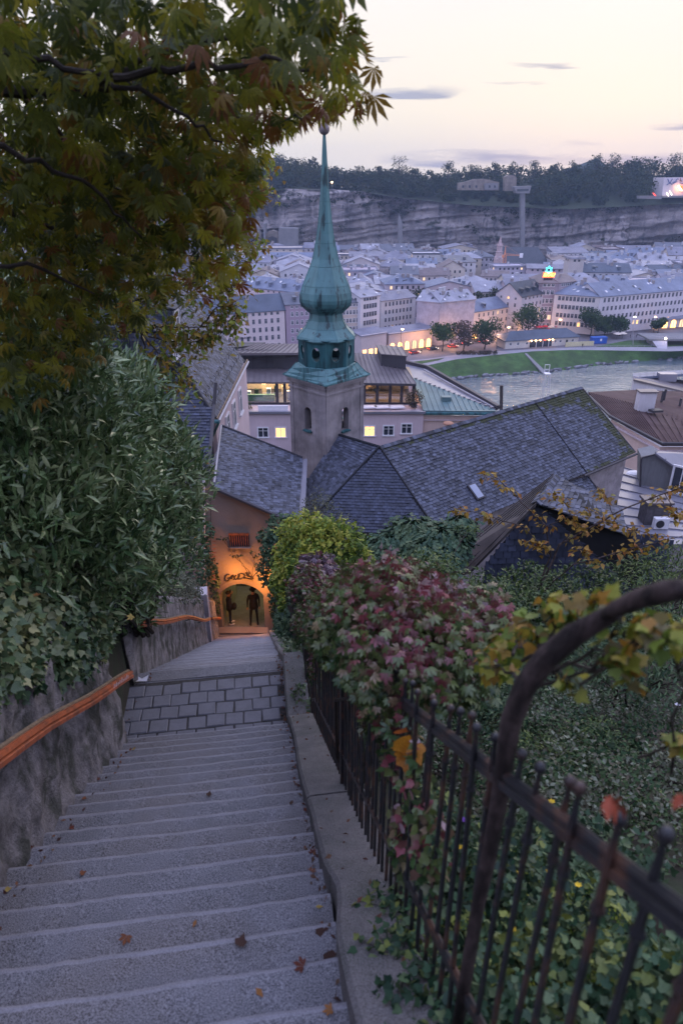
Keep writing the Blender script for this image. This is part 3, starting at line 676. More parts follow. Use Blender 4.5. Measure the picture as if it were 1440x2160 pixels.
def wallm(c):
    if c not in wallmats:
        wallmats[c] = mat('plaster_%02d%02d%02d' % tuple(int(q*99) for q in c), c, .92, .07, .35, .1, 4, streak=.12, col2=tuple(q*.82 for q in c), c2scale=.1, c2amt=.5)
    return wallmats[c]
def grid_windows(t, A, u, n, L_, rows, cols, zr, w, h, lit, fr, far, margin=1.6, skip=None, litrow=None, hrow=None):
    """rows of windows on the face that starts at A and runs along u; n is the outward normal"""
    if L_ < 2*margin: return
    ang = math.atan2(-n.x, n.y) + math.pi; big = MB() if far else None; o0 = off(t)
    for r, z in enumerate(zr):
        hh = h if not hrow else hrow.get(r, h)
        for c in range(cols):
            if skip and skip(r, c): continue
            x = margin + (L_-2*margin)*(c+.5)/cols; p = A + u*x + n*.01; q = random.random()
            l_ = 1 if q < (litrow.get(r, lit) if litrow else lit)*.6 else 2 if q < (litrow.get(r, lit) if litrow else lit) else 0
            if far:
                big.add(*wbox(Vector((p.x, p.y, z)), u, n, w*1.0, hh), mi=(1 if l_ else 0))
            else:
                o = inst('window', winmesh(w, hh, l_, fr), t, Vector((p.x, p.y, z)) - o0, (0, 0, ang))
    if far and big.f: o = big.build('windows', [G['glass'], G['lit_soft']], t); o['kind'] = 'stuff'
def wbox(p, u, n, w, h):
    a = u*w/2; z = Vector((0, 0, h/2)); q = n*.06
    vs = [p-a-z-q, p+a-z-q, p+a+z-q, p-a+z-q, p-a-z+q, p+a-z+q, p+a+z+q, p-a+z+q]
    return vs, [(4, 5, 6, 7), (0, 1, 5, 4), (1, 2, 6, 5), (2, 3, 7, 6), (3, 0, 4, 7)]
NH = [0]
def house(label, A, B, dep, ze, roof='gable', rh=4, wall=(.5, .46, .46), rk='slate', rows=4, cols=6, w=1.1, h=1.7, lit=.03, fr=0, far=False,
          zb=0, name='townhouse', group=None, ch=2, sides='rl', base=.0, over=.45, zf=3.3, cat='house', dorm=0, sky=0, litrow=None, cornice=True, topsmall=True, ridge_in=0, margin=1.6, extra=None, sidecols=None, skip=None):
    A = Vector((A[0], A[1], 0)); B = Vector((B[0], B[1], 0)); u = (B-A); L_ = u.length; u.normalize(); n = Vector((u.y, -u.x, 0)); bk = -n*dep
    t = thing(name, label, cat, (A.x, A.y, zb), 0, group); Z = Vector((0, 0, 1)); c = [A, B, B+bk, A+bk]
    lo = [p + Z*(zb-1) for p in c]; hi = [p + Z*ze for p in c]
    mb = MB(); mb.add(lo+hi, [(0,1,5,4),(1,2,6,5),(2,3,7,6),(3,0,4,7),(4,5,6,7)])
    if roof == 'gable':
        r0 = A + bk*.5 + Z*(ze+rh); r1 = B + bk*.5 + Z*(ze+rh); mb.poly([hi[0], r0, hi[3]]); mb.poly([hi[1], hi[2], r1])
    if roof == 'front':
        r0 = (A+B)*.5 + Z*(ze+rh); r1 = r0 + bk; mb.poly([hi[0], hi[1], r0]); mb.poly([hi[3], r1, hi[2]])
    wo = mb.build('wall', wallm(wall), t)
    if cornice and not far:
        mb = MB(); mb.obox((A+B)*.5 + Z*(ze-.25) + n*.15, u*(L_/2+.15), n*.15, Z*.2); mb.build('cornice', wallm(tuple(min(.75, q*1.15) for q in wall)), t)
    # roof
    ov = over; e = ze - .12; mb = MB(); th = .28
    oA, oB, oC, oD = A - u*ov + n*ov, B + u*ov + n*ov, B + u*ov + bk - n*ov, A - u*ov + bk - n*ov
    oA, oB, oC, oD = [p + Z*e for p in (oA, oB, oC, oD)]
    k = (rh+ .12)*(1 + 2*ov/dep) if roof in ('gable', 'hip') else rh
    tops = None
    if roof == 'gable':
        r0 = A + bk*.5 - u*ov + Z*(e+k); r1 = B + bk*.5 + u*ov + Z*(e+k)
        mb.slab([oA, oB, r1, r0], th); mb.slab([oC, oD, r0, r1], th); planes = [(oA, oB, r1, r0)]
    elif roof == 'hip':
        q = min(dep*.5, L_*.45); r0 = A + bk*.5 + u*q + Z*(e+k); r1 = B + bk*.5 - u*q + Z*(e+k)
        mb.slab([oA, oB, r1, r0], th); mb.slab([oC, oD, r0, r1], th); mb.slab([oB, oC, r1], th); mb.slab([oD, oA, r0], th); planes = [(oA, oB, r1, r0)]
    elif roof == 'front':
        m0 = (oA+oB)*.5 + Z*k; m1 = (oD+oC)*.5 + Z*k
        mb.slab([oD, oA, m0, m1], th); mb.slab([oB, oC, m1, m0], th); planes = [(oB, oC, m1, m0)]
    elif roof == 'mono':
        r0 = oD + Z*k; r1 = oC + Z*k; mb.slab([oA, oB, r1, r0], th); planes = [(oA, oB, r1, r0)]
        mb.poly([oB, oC, r1]); mb.poly([oD, oA, r0])
    else:
        for i in range(4):
            p, q = (oA, oB, oC, oD)[i], (oA, oB, oC, oD)[(i+1) % 4]; d = (q-p).normalized(); nn = Vector((d.y, -d.x, 0))
            mb.obox((p+q)*.5 + Z*.3 - nn*.2, d*((q-p).length/2), nn*.18, Z*.5)
        mb.slab([p + Z*.1 for p in (oA, oB, oC, oD)], .3); planes = [tuple(p + Z*.1 for p in (oA, oB, oC, oD))]
    ro = mb.build('roof', roofm(rk), t)
    a, b, c_, d_ = planes[0]
    def onroof(s, q):
        return (a.lerp(b, s)).lerp(d_.lerp(c_, s), q)
    for i in range(ch):
        p = onroof(random.uniform(.12, .88), random.uniform(.55, .95)); cw = random.uniform(.5, 1.1); hh = random.uniform(1.2, 2.2); mb = MB()
        mb.obox(p + Z*(hh*.5 - .5), u*cw*.8, n*.4, Z*(hh*.5+.3)); mb.obox(p + Z*(hh-.2), u*(cw*.8+.1), n*.5, Z*.09)
        mb.build('chimney', wallm((.55, .53, .56)) if random.random() < .6 else wallm((.32, .28, .28)), ro)
    for i in range(dorm):
        s = (i+.5)/dorm; p = onroof(s, .32); mb = MB(); mb.obox(p + Z*.5, u*.65, n*.9, Z*.75); mb.slab([p+Z*1.45+u*-.85+n*1.05, p+Z*1.45+u*.85+n*1.05, p+Z*1.75+u*.85-n*1.2, p+Z*1.75-u*.85-n*1.2], .15)
        do = mb.build('dormer', roofm(rk if rk != 'pale' else 'metal'), ro)
        MB().add(*wbox(p + Z*.65 + n*.92, u, n, .9, .8)).build('pane', G['glass'], None if far else t)  if not far else None
    for i in range(sky):
        p = onroof(random.uniform(.08, .92), random.uniform(.2, .75)); sl = ((d_-a)).normalized(); mb = MB(); mb.obox(p + Z*.12, u*.45, sl*.6, Z*.1); mb.build('skylight', G['lampw'] if False else G['white_paint'] if random.random() < .35 else G['glass'], ro)
    zr = []; z = ze - (1.15 if topsmall else 1.9)
    for r in range(rows): zr.append(z); z -= (zf*.86 if r == 0 and topsmall else zf)
    zr = [z for z in zr if z > zb + base + 1.0]
    hrow = {0: h*.6} if topsmall else None
    grid_windows(t, A, u, n, L_, rows, cols, zr, w, h, lit, fr, far, margin, skip, litrow, hrow)
    sc = sidecols or max(1, int(dep/3.6))
    cp = Vector((0, 0, 0))
    if 'r' in sides and u.dot(cp-B) > 0: grid_windows(t, B, -n, u, dep, rows, sc, zr, w, h, lit, fr, far, 1.2, None, litrow, hrow)
    if 'l' in sides and (-u).dot(cp-A) > 0: grid_windows(t, A+bk, n, -u, dep, rows, sc, zr, w, h, lit, fr, far, 1.2, None, litrow, hrow)
    NH[0] += 1
    return t, A, B, u, n
footprints = []
def hpx(label, L, Rr, ze, dep, **k):
    A, B = PZ(L[0], L[1], ze), PZ(Rr[0], Rr[1], ze); c = (A+B)*.5; u = (B-A).normalized(); n = Vector((u.y, -u.x, 0))
    footprints.append((A.copy(), B.copy(), dep)); return house(label, A, B, dep, ze, **k)
QG = 'houses of the quay row'
hpx('long cream block with small top windows, dark roof, beyond the twigs left of the spire', (424, 664.5), (600, 653), 17, 15, rh=5, wall=(.62, .52, .53), rk='deep', rows=6, cols=12, w=.95, h=1.7, ch=2, sky=2, lit=.0, group=QG)
hpx('mauve block with white framed windows in pairs just left of the copper bulb', (602, 642), (690, 637.5), 19, 14, rh=3.4, wall=(.36, .27, .34), rk='slate', rows=6, cols=7, w=.95, h=1.6, fr=1, lit=.0, litrow={3: .75}, ch=1, dorm=2, group=QG)
hpx('tan house with white window frames whose front shows just right of the copper bulb', (692, 640), (765, 636), 19, 14, rh=2.8, wall=(.55, .45, .40), rk='slate', rows=6, cols=8, w=.95, h=1.6, fr=1, lit=.0, litrow={4: .3}, ch=1, group=QG)
hpx('tall white house with six rows of windows and shallow pale roof right of the spire', (760, 627), (801, 621), 21, 16, rh=2.4, wall=(.62, .58, .62), rk='pale', rows=6, cols=5, w=1.15, h=1.75, lit=.06, ch=2, sky=2, group=QG)
hpx('white house with string course and grey roof left of the sheeted building', (804, 634), (876, 625), 17, 14, rh=2.2, wall=(.60, .56, .58), rk='metal', rows=5, cols=8, w=.9, h=1.6, lit=.0, ch=3, topsmall=False, group=QG)
# sheeted building
G['sheet'] = mat('scaffold_sheet', (.40, .38, .47), .95, .2, .5, .9, 1.6, streak=.35, bdist=.25)
wallmats[(.4, .38, .47)] = G['sheet']
sh = hpx('building wrapped in lilac grey scaffold sheeting with many roof vents, behind the first riverside trees', (879, 633), (927, 637), 18, 15, rh=3.2, roof='gable', wall=(.4, .38, .47), rk='pale', rows=0, cols=0, ch=4, sky=4, cornice=False, group=QG)
hpx('right half of the sheeted building, its flat face wrapped in grey netting', (928, 637), (1002, 630), 18, 13, rh=3.0, wall=(.4, .38, .47), rk='pale', rows=0, cols=0, ch=4, sky=7, cornice=False, group=QG, sides='')
hpx('long low cream house with blue grey roof behind the riverside trees', (1000, 657.5), (1097, 642.5), 12, 13, rh=3.6, wall=(.62, .54, .52), rk='blue', rows=3, cols=9, w=.8, h=1.5, lit=.03, ch=1, dorm=2, topsmall=False, zf=3.4, group=QG)
hpx('grey house with steep dark roof, dormers in a row, behind the tall riverside tree', (1100, 626), (1149, 617), 17, 14, rh=5, wall=(.50, .47, .52), rk='dark', rows=5, cols=5, w=.9, h=1.5, lit=.06, ch=1, dorm=4, group=QG)
bt = hpx('mauve brick house with white window surrounds carrying the red lettered sign', (1137, 596), (1178, 596), 21.5, 18, rh=3.2, roof='hip', wall=(.34, .27, .32), rk='brown', rows=6, cols=3, w=1.3, h=1.9, fr=1, lit=.05, ch=2, zf=3.7, group=QG)
hpx('side wing of the mauve house, close row of white framed windows, brown roof', (1179, 596), (1214, 592), 21.5, 14, rh=2.6, wall=(.40, .31, .36), rk='brown', rows=2, cols=6, w=1.0, h=1.9, fr=1, lit=0, ch=1, sides='', group=QG)
# hotel, two faces
lr = {3: .10, 4: .45}
hpx('left face of the big white corner block with wide pale hipped roof beside the square', (1169, 619), (1264.5, 625), 17, 26, rh=4.6, roof='hip', wall=(.66, .60, .60), rk='blue', rows=4, cols=10, w=1.05, h=1.75, lit=0, litrow=lr, ch=3, sky=9, topsmall=False, zf=3.7, group=QG)
hpx('right face of the big white corner block, four long rows of windows', (1265.5, 625), (1500, 606), 17, 18, rh=4.4, wall=(.64, .58, .62), rk='blue', rows=4, cols=27, w=1.05, h=1.75, lit=0, litrow=lr, ch=5, sky=14, topsmall=False, zf=3.7, group=QG)
# ground floor shops
def shopbar(label, L, Rr, ze, n_, glow='shop', wallc=(.55, .46, .46), dep=8, arch=False, hh=2.6):
    A, B = PZ(L[0], L[1], ze), PZ(Rr[0], Rr[1], ze); t, A, B, u, n = house(label, A, B, dep, ze, roof='mono', rh=1.2, wall=wallc, rk='metal', rows=0, cols=0, ch=0, name='shop', cat='shop', group='lit shops along the quay', over=.5)
    L_ = (B-A).length
    for i in range(n_):
        c = A + u*(L_*(i+.5)/n_) + n*.03; w = L_/n_*.62; mb = MB(); Z = Vector((0, 0, 1)); q = n*.10
        if arch:
            pts = [c - u*w/2 + Z*.1, c + u*w/2 + Z*.1] + [c + u*(w/2*math.cos(a)) + Z*(hh-w/2 + w/2*math.sin(a)) for a in [math.pi*k/8 for k in range(9)]]
        else: pts = [c - u*w/2 + Z*.3, c + u*w/2 + Z*.3, c + u*w/2 + Z*hh, c - u*w/2 + Z*hh]
        mb.add([p + q for p in pts] + pts, [tuple(range(len(pts)))] + [((k+1) % len(pts), k, len(pts)+k, len(pts)+(k+1) % len(pts)) for k in range(len(pts))])
        mb.build('shop_window', G[glow] if random.random() < .8 else G['lit_soft'], t)
        for s in (-.5, 0, .5): MB().obox(c + u*(w*s) + Z*(.2+hh/2-.1) + n*.14, u*.06, n*.04, Z*(hh/2-.2)).build('mullion', G['frame_dark'], t)
    return t, A, B, u, n
shopbar('low shop front with planted roof terrace and three square windows over a lit awning', (762, 708), (815, 700), 8.5, 4, dep=7)
shopbar('low shops with glowing arched windows under a grey metal roof right of the lamp post', (820, 703.5), (912, 692.5), 7.5, 6, arch=True, dep=7, hh=3.4)
shopbar('lit ground floor shops behind the three riverside trees', (912, 696), (1010, 686), 6, 6, dep=7)
shopbar('glazed shop fronts at the foot of the white corner block', (1165, 674), (1262, 681), 4.3, 7, wallc=(.25, .22, .22), dep=3)
shopbar('row of bright arched shop windows at the far right foot of the white block', (1340, 676), (1500, 667), 4.3, 9, arch=True, wallc=(.55, .48, .50), dep=3, hh=3.6)
shopbar('glowing entrance bays in the middle of the white block behind the street trees', (1266, 684), (1338, 678), 4.0, 6, wallc=(.4, .35, .36), dep=3)
# sign: letters on the roof and a six-pointed star
def star(cx, cy, D, r, m, parent):
    c = P(cx, cy, D); mb = MB()
    for s in (0, 1):
        pts = [c + Vector((math.sin(2*math.pi*k/3 + s*math.pi)*r, 0, math.cos(2*math.pi*k/3 + s*math.pi)*r)) for k in range(3)]
        for k in range(3): mb.tube([pts[k], pts[(k+1) % 3]], r*.10, 5)
    mb.build('star', m, parent)
sg = thing('roof_sign', 'lit roof sign with yellow letters on red under a cyan six pointed star', 'sign', P(1157, 590, 322))
def text_mesh(txt, size, m, name, parent=None, ex=.05, shear=0, bold=0, align='CENTER'):
    cu = bpy.data.curves.new(name, 'FONT'); cu.body = txt; cu.size = size; cu.extrude = ex; cu.align_x = align; cu.align_y = 'CENTER'; cu.shear = shear; cu.offset = bold; cu.resolution_u = 3
    o = bpy.data.objects.new(name, cu); COL.objects.link(o); bpy.context.view_layer.update()
    dg = bpy.context.evaluated_depsgraph_get(); me = bpy.data.meshes.new_from_object(o.evaluated_get(dg)); COL.objects.unlink(o); bpy.data.objects.remove(o); bpy.data.curves.remove(cu)
    me.materials.clear(); me.materials.append(m); o = bpy.data.objects.new(name, me); COL.objects.link(o); o.parent = parent; return o
bx = P(1157, 580, 322)
MB().obox(bx + Vector((0, .25, 0)), (2.6, 0, 0), (0, .12, 0), (0, 0, 1.15)).build('backboard', G['neon_red'], sg)
MB().obox(bx + Vector((0, .9, -1.6)), (2.0, 0, 0), (0, .3, 0), (0, 0, .8)).build('stand', G['frame_dark'], sg)
tx = text_mesh('BRÄU', 2.0, G['neon_yellow'], 'lettering', sg, .08, .25, .03); tx.location = bx - off(sg) + Vector((0, .02, 0)); tx.rotation_euler = (math.pi/2, 0, 0)
star(1157, 569, 322, 1.6, G['neon_cyan'], sg)
# lettering on the cream block
lt = thing('wall_lettering', 'dark lettering across the cream block between two rows of windows', 'lettering', PZ(505, 711, 6)); A_, B_ = PZ(488, 711.5, 0), PZ(522, 709, 0)
F0, F1 = footprints[0][0], footprints[0][1]; u_ = (F1-F0).normalized(); n_ = Vector((u_.y, -u_.x, 0)); 
s_ = 0.0
pp = None
for k in range(400):
    q = F0 + u_*(k*.2); a = P(0, 0, 1)
    d = q - Vector((0, 0, EYE)); zc = d.y*CP - (q.z-EYE)*SP; 
    if 720 + d.x/zc*1440 > 504: pp = q; break
if pp is not None:
    lt.location = (pp.x, pp.y, 7.0); tx = text_mesh('L VORSELAGER', 1.25, G['ink'], 'letters', lt, .03); tx.location = n_*.12; tx.rotation_euler = (math.pi/2, 0, math.atan2(u_.y, u_.x))
# further named blocks
hpx('long pink block with small square windows and dormers behind the cream block', (500, 602), (636, 617), 17, 14, rh=4, wall=(.62, .50, .53), rk='blue', rows=1, cols=11, w=.8, h=1.2, far=True, ch=3, sky=5, dorm=5)
hpx('very long cream hall at the cliff foot left of the spire', (432, 525), (638, 524), 19, 16, roof='flat', wall=(.62, .54, .48), rk='metal', rows=1, cols=14, w=1.2, h=1.2, far=True, ch=0)
hpx('long building with pale blue roof in front of the cream hall', (528, 548), (668, 548.5), 14, 14, rh=4, wall=(.55, .5, .52), rk='blue', rows=1, cols=12, far=True, ch=0, sky=4)
hpx('dark brown long roof right behind the bulb of the spire, low row', (540, 560), (690, 560), 12, 16, rh=4, wall=(.45, .4, .42), rk='brown', rows=1, cols=12, far=True, ch=1, sky=6)
hpx('big blue grey hipped roof at the left edge of the old town', (432, 575), (540, 578), 14, 26, rh=7, roof='hip', wall=(.5, .46, .5), rk='blue', rows=1, cols=8, far=True, ch=2, sky=5)
hpx('broad flat pale roofed block behind the crane', (1044, 563), (1110, 562), 18, 12, rh=1, roof='flat', wall=(.5, .46, .55), rk='pale', rows=3, cols=6, far=True, ch=1)
hpx('long pale mauve block with low roof behind the lettered sign', (1111, 565), (1214, 567), 18, 12, rh=1.6, wall=(.50, .42, .47), rk='metal', rows=2, cols=8, far=True, ch=2)
hpx('square pale tower block with flat cap right of the dark church roof', (1201, 545), (1232, 545), 26, 9, rh=.5, roof='flat', wall=(.52, .46, .44), rk='pale', rows=1, cols=2, far=True, ch=0)
hpx('cream house with dark upper floor and shallow roof left of the crane mast', (1016, 582), (1073, 583), 16, 12, rh=2.2, wall=(.56, .48, .50), rk='brown', rows=3, cols=5, w=1, h=1.5, far=False, ch=1, lit=0, fr=0, topsmall=False)
# church below the cliff with its pink stone spire
ct = thing('cliff_church', 'church with a huge dark steep roof and a slim pink stone spire under the cliff', 'church', PZ(1100, 570, 2))
def quadroof(parent, name, m, pts, t=.4):
    MB().slab(pts, t).build(name, m, parent)
D0 = 470
mb = MB(); wall_px(mb, [(1056, 575), (1165, 575), (1158, 558), (1056, 556)], D0, 22); mb.build('wall', wallm((.45, .4, .42)), ct)
mb = MB(); a, b, c_, d_ = P(1054, 560, D0-1), P(1163, 561, D0-1), P(1133, 521, D0+12), P(1056, 521, D0+12); mb.slab([a, b, c_, d_], .4); e = Vector((b.x+2, D0+26, b.z)); f = Vector((a.x, D0+26, a.z)); mb.slab([b, e, c_], .4); mb.slab([d_, c_, e, f], .4)
mb.build('roof', roofm('dark'), ct)
G['pinkstone'] = mat('pink_stone', (.46, .34, .34), .9, .3, 1.5, .3, 4)
sp = P(1050, 556, D0-6); k = 1440/((D0-6)*CP + 50*SP); Z = Vector((0, 0, 1)); mb = MB()
ht = P(1050, 498, D0-6).z - sp.z
mb.lathe([(3.4, -6), (3.1, ht*.18), (2.3, ht*.3), (2.1, ht*.42), (2.4, ht*.44), (1.8, ht*.46), (1.7, ht*.64), (2.0, ht*.66), (1.2, ht*.72), (.1, ht)], 8, sp, rot=.39); mb.build('spire', G['pinkstone'], ct)
for k_ in range(8):
    a = k_*math.pi/4 + .39; q = sp + Vector((math.cos(a)*1.9, math.sin(a)*1.9, ht*.64)); MB().lathe([(.3, 0), (.02, ht*.13)], 4, q).build('pinnacle', G['pinkstone'], ct)
MB().lathe([(.9, 0), (.9, .2)], 12, sp + Vector((0, -2.5, ht*.25))).build('clock_face', G['white_paint'], ct)
# crane
G['crane'] = mat('crane_orange', (.62, .24, .12), .6, .1, 2, 0)
kt = thing('tower_crane', 'orange tower crane with a short jib and white counterweight before the church roof', 'crane', P(1062, 606, 430))
mb = MB(); b0 = P(1062, 606, 430); t0 = P(1064, 538, 430); top = P(1066, 518, 430)
for dx, dy in ((-.7, -.7), (.7, -.7), (.7, .7), (-.7, .7)): mb.tube([b0 + Vector((dx, dy, -8)), t0 + Vector((dx, dy, 0))], .14, 4)
H_ = t0.z - b0.z + 8; nseg = 16
for i in range(nseg):
    for j in range(4):
        c4 = [(-.7, -.7), (.7, -.7), (.7, .7), (-.7, .7)]; p, q = c4[j], c4[(j+1) % 4]; z = b0.z - 8 + H_*i/nseg; xs = b0.x + (t0.x-b0.x)*i/nseg
        mb.tube([(xs+p[0], b0.y+p[1], z), (xs+q[0], b0.y+q[1], z+H_/nseg)], .08, 4)
mb.build('mast', G['crane'], kt)
mb = MB(); mb.tube([t0, top], [.7, .1], 4); mb.build('peak', G['crane'], kt)
mb = MB(); je = P(1098, 539.5, 430); mb.tube([t0, je], .16, 4); mb.tube([t0 + Z*1.0, je + Z*.3], .12, 4)
for i in range(8): mb.tube([t0.lerp(je, i/8) , t0.lerp(je, (i+.5)/8) + Z*.8, t0.lerp(je, (i+1)/8)], .07, 4)
mb.build('jib', G['crane'], kt); MB().tube([top, je], .05, 4).build('tie', G['crane'], kt)
MB().obox(P(1098.5, 539, 429.5), (.9, 0, 0), (0, .6, 0), (0, 0, 1.2)).build('counterweight', G['white_paint'], kt)
MB().obox(t0 + Vector((-1.0, -.5, -.6)), (.6, 0, 0), (0, .6, 0), (0, 0, .8)).build('cab', G['crane'], kt)
# the rest of the old town: streets of houses packed back to the cliff
def blocked(x, y, r):
    for A, B, d in footprints:
        u = (B-A); L_ = u.length; u = u/L_; n = Vector((u.y, -u.x, 0)); q = Vector((x, y, 0)) - Vector((A.x, A.y, 0)); s = q.dot(u); t_ = -q.dot(n)
        if -r < s < L_+r and -r < t_ < d+r: return True
    return False
wc = [(.55, .50, .52), (.60, .52, .52), (.50, .47, .53), (.58, .56, .60), (.52, .42, .45), (.62, .54, .48), (.47, .44, .50), (.56, .48, .40), (.60, .57, .60), (.45, .38, .43)]
wn = {0: 'grey white', 1: 'pale pink', 2: 'lilac grey', 3: 'white', 4: 'dusty rose', 5: 'cream', 6: 'cool grey', 7: 'sand', 8: 'chalk white', 9: 'mauve'}
rkn = {'slate': 'slate grey', 'blue': 'blue grey', 'pale': 'pale metal', 'metal': 'dull metal', 'brown': 'brown', 'dark': 'dark', 'deep': 'dark blue'}
adjs = ['narrow', 'wide', 'squat', 'tall', 'plain', 'long fronted', 'deep', 'tight packed']
cnt = 0; y = 348.0; row = 0
used_labels = set()
while y < 548:
    x = -150 + random.uniform(-6, 6); 
    while x < 330:
        wd = random.uniform(14, 26); dp = random.uniform(13, 18); cx = x + wd/2; yy = y + 7*math.sin(cx*.03+row) + random.uniform(-2, 2)
        zc = yy*CP + 50*SP; px = 720 + cx/zc*1440
        frontlim = 333 if cx > 60 else 318
        ok = 425 < px < 1500 and not blocked(cx, yy+dp/2, 8) and yy > frontlim + (0 if cx < 130 else 30)
        if 1030 < px < 1180 and yy > 412: ok = False
        if ok and random.random() > .05:
            rot = random.uniform(-.12, .12) + .10*math.sin(cx*.02); u = Vector((math.cos(rot), math.sin(rot), 0)); A = Vector((x, yy, 0)); B = A + u*wd; wi = random.randrange(10)
            ze = random.uniform(13.5, 17.5) + (1.5 if random.random() < .15 else 0)
            rk = random.choices(['pale', 'metal', 'slate', 'blue', 'brown', 'deep'], [5, 4, 2, 3, 1.5, 1])[0]; rf = random.choices(['gable', 'hip', 'front', 'mono', 'flat'], [4, 2, 3, 2, 1.5])[0]
            rh_ = {'gable': 3.2, 'hip': 3.4, 'front': 3.6, 'mono': 2.4, 'flat': 0}[rf]*random.uniform(.7, 1.25)
            side = 'left of the spire' if px < 640 else 'behind the spire' if px < 745 else 'right of the spire' if px < 900 else 'above the riverside trees' if px < 1060 else 'behind the sign roof' if px < 1230 else 'above the corner block'
            dpt = ['first', 'second', 'third', 'fourth', 'fifth', 'sixth', 'seventh', 'eighth', 'ninth', 'tenth', 'eleventh', 'twelfth'][min(row, 11)]
            rn = {'gable': 'pitched', 'hip': 'hipped', 'front': 'gable fronted', 'mono': 'lean to', 'flat': 'flat'}[rf]
            lb = f"{wn[wi]} house, {rn} {rkn[rk]} roof, {dpt} row, {side}"
            while lb in used_labels:
                lb = f"{random.choice(adjs)} {wn[wi]} house, {rn} {rkn[rk]} roof, {dpt} row, {side}"
                if lb in used_labels: wi = random.randrange(10); rk = random.choice(list(rkn))
            used_labels.add(lb)
            house(lb, A, B, dp, ze, roof=rf, rh=rh_, wall=wc[wi], rk=rk, rows=3 if yy < 400 else 2, cols=max(2, int(wd/3.3)), w=1.0, h=1.5, lit=.02, far=True, ch=random.choice([1, 2, 2, 3, 4]), sky=random.choice([0, 1, 2, 3]), dorm=random.choice([0, 0, 2]), topsmall=False, cornice=False, group='old town houses behind the quay', zf=3.5)
            cnt += 1
        x += wd + (random.uniform(1, 4) if random.random() < .25 else .4)
    y += 19.5; row += 1
print('houses', cnt, NH[0])
# courtyard trees among the roofs
for px, py, D, h, lb in ((880, 610, 345, 15, 'green courtyard tree among roofs behind the white house'), (1010, 618, 350, 12, 'dark trees between roofs left of the grey gabled house'), (1045, 612, 350, 12, 'bushy tree between roofs below the crane mast'), (985, 600, 372, 12, 'small tree peeping between pale roofs above the sheeting')):
    q = P(px, py-8, D); broad_tree((q.x, q.y, q.z-h), h, h*.42, lb, None, 300, .9, (.3, .9))
# ------------------------------------------------ quay: kiosk, trees, cars, lamps, stalls, bridge
G['tree_leaf'] = leafmat('town_tree_leaves', [(.012, .028, .012), (.022, .05, .018), (.04, .08, .022), (.07, .10, .03), (.11, .09, .03)], .7, .15, .2)
G['tree_leaf_b'] = leafmat('town_tree_leaves_brown', [(.03, .03, .02), (.06, .045, .03), (.085, .06, .04), (.06, .06, .03)], .7, .15, .2)
TR = [(932, 741, 682+0, 62, 'big round green tree, first of the riverside row beside the cars', 0, .45), (976, 742, 676, 58, 'brown leafed thin tree, second of the riverside row', 1, .40), (1021, 737, 676, 56, 'dark green rounded tree, third of the riverside row', 0, .48),
      (1110, 716, 642, 66, 'tall spreading tree growing behind the low kiosk roof', 0, .44), (1243, 712, 648, 50, 'tallest dark tree before the white corner block', 0, .42), (1272, 712, 668, 40, 'middle tree of the clump left of the lit trunk', 0, .42), (1305, 708, 666, 46, 'loose tree with shop lights shining through it', 0, .45), (1386, 702, 672, 34, 'small round street tree near the parked white cars', 0, .5)]
for bx_, by, ty, hw, lb, br, rr in TR:
    b = PZ(bx_, by, 0); t_ = P(bx_, ty, b.y); h = t_.z; broad_tree((b.x, b.y, 0), h, h*rr*1.32, lb, 'trees along the quay', 2100 if not br else 1200, .66, (.1, .6), G['tree_leaf_b' if br else 'tree_leaf'], trunk=.2, tplt='clump')
# low shrubs and parked bicycles row read as one mass
cc = []
for k in range(60):
    p = PZ(random.uniform(965, 1045), random.uniform(742, 746), .4); q, d = shell(p, (.9, .9, .6), 24, .5); cc.append(q)
cc = np.concatenate(cc); V, F, v, _ = leafarr(cc, .4, 'clump', rng.uniform(0, .8, len(cc)), (0, 1)); o = bpy.data.objects.new('low_hedge', npmesh('low_hedge', V, F, v, G['tree_leaf_b'])); COL.objects.link(o); o['kind'] = 'stuff'
# kiosk
t, A, B, u, n = house('long low cream kiosk building with dark roof and lit canopy on the promenade', PZ(1066, 718, 3.6), PZ(1220, 708.5, 3.6), 8, 3.6, roof='hip', rh=2.4, wall=(.62, .56, .52), rk='deep', rows=0, cols=0, ch=0, name='kiosk', cat='kiosk', over=.7)
Lk = (B-A).length
for s in (.07, .17, .29, .68, .75, .92): inst('window', winmesh(.9, 1.0, 0, 1), t, A + u*(Lk*s) + n*.01 + Z*1.9 - off(t), (0, 0, math.atan2(-n.x, n.y)+math.pi))
MB().obox(A + u*(Lk*.48) + n*.05 + Z*1.35, u*(Lk*.15), n*.06, Z*1.3).build('canopy_opening', G['glass'], t)
for s in (.34, .40, .46, .52, .58, .63): MB().ball(A + u*(Lk*s) + n*.6 + Z*2.9, .28, 6, 4).build('lamp', G['lamp' if s != .52 else 'red_glow'], t)
for s in (.41, .5, .58): MB().obox(A + u*(Lk*s) + n*.5 + Z*1.3, u*.1, n*.1, Z*1.3).build('post', G['white_paint'], t)
MB().obox(A + u*(Lk*.84) + n*.06 + Z*1.2, u*.45, n*.04, Z*1.1).build('door', G['frame_dark'], t)
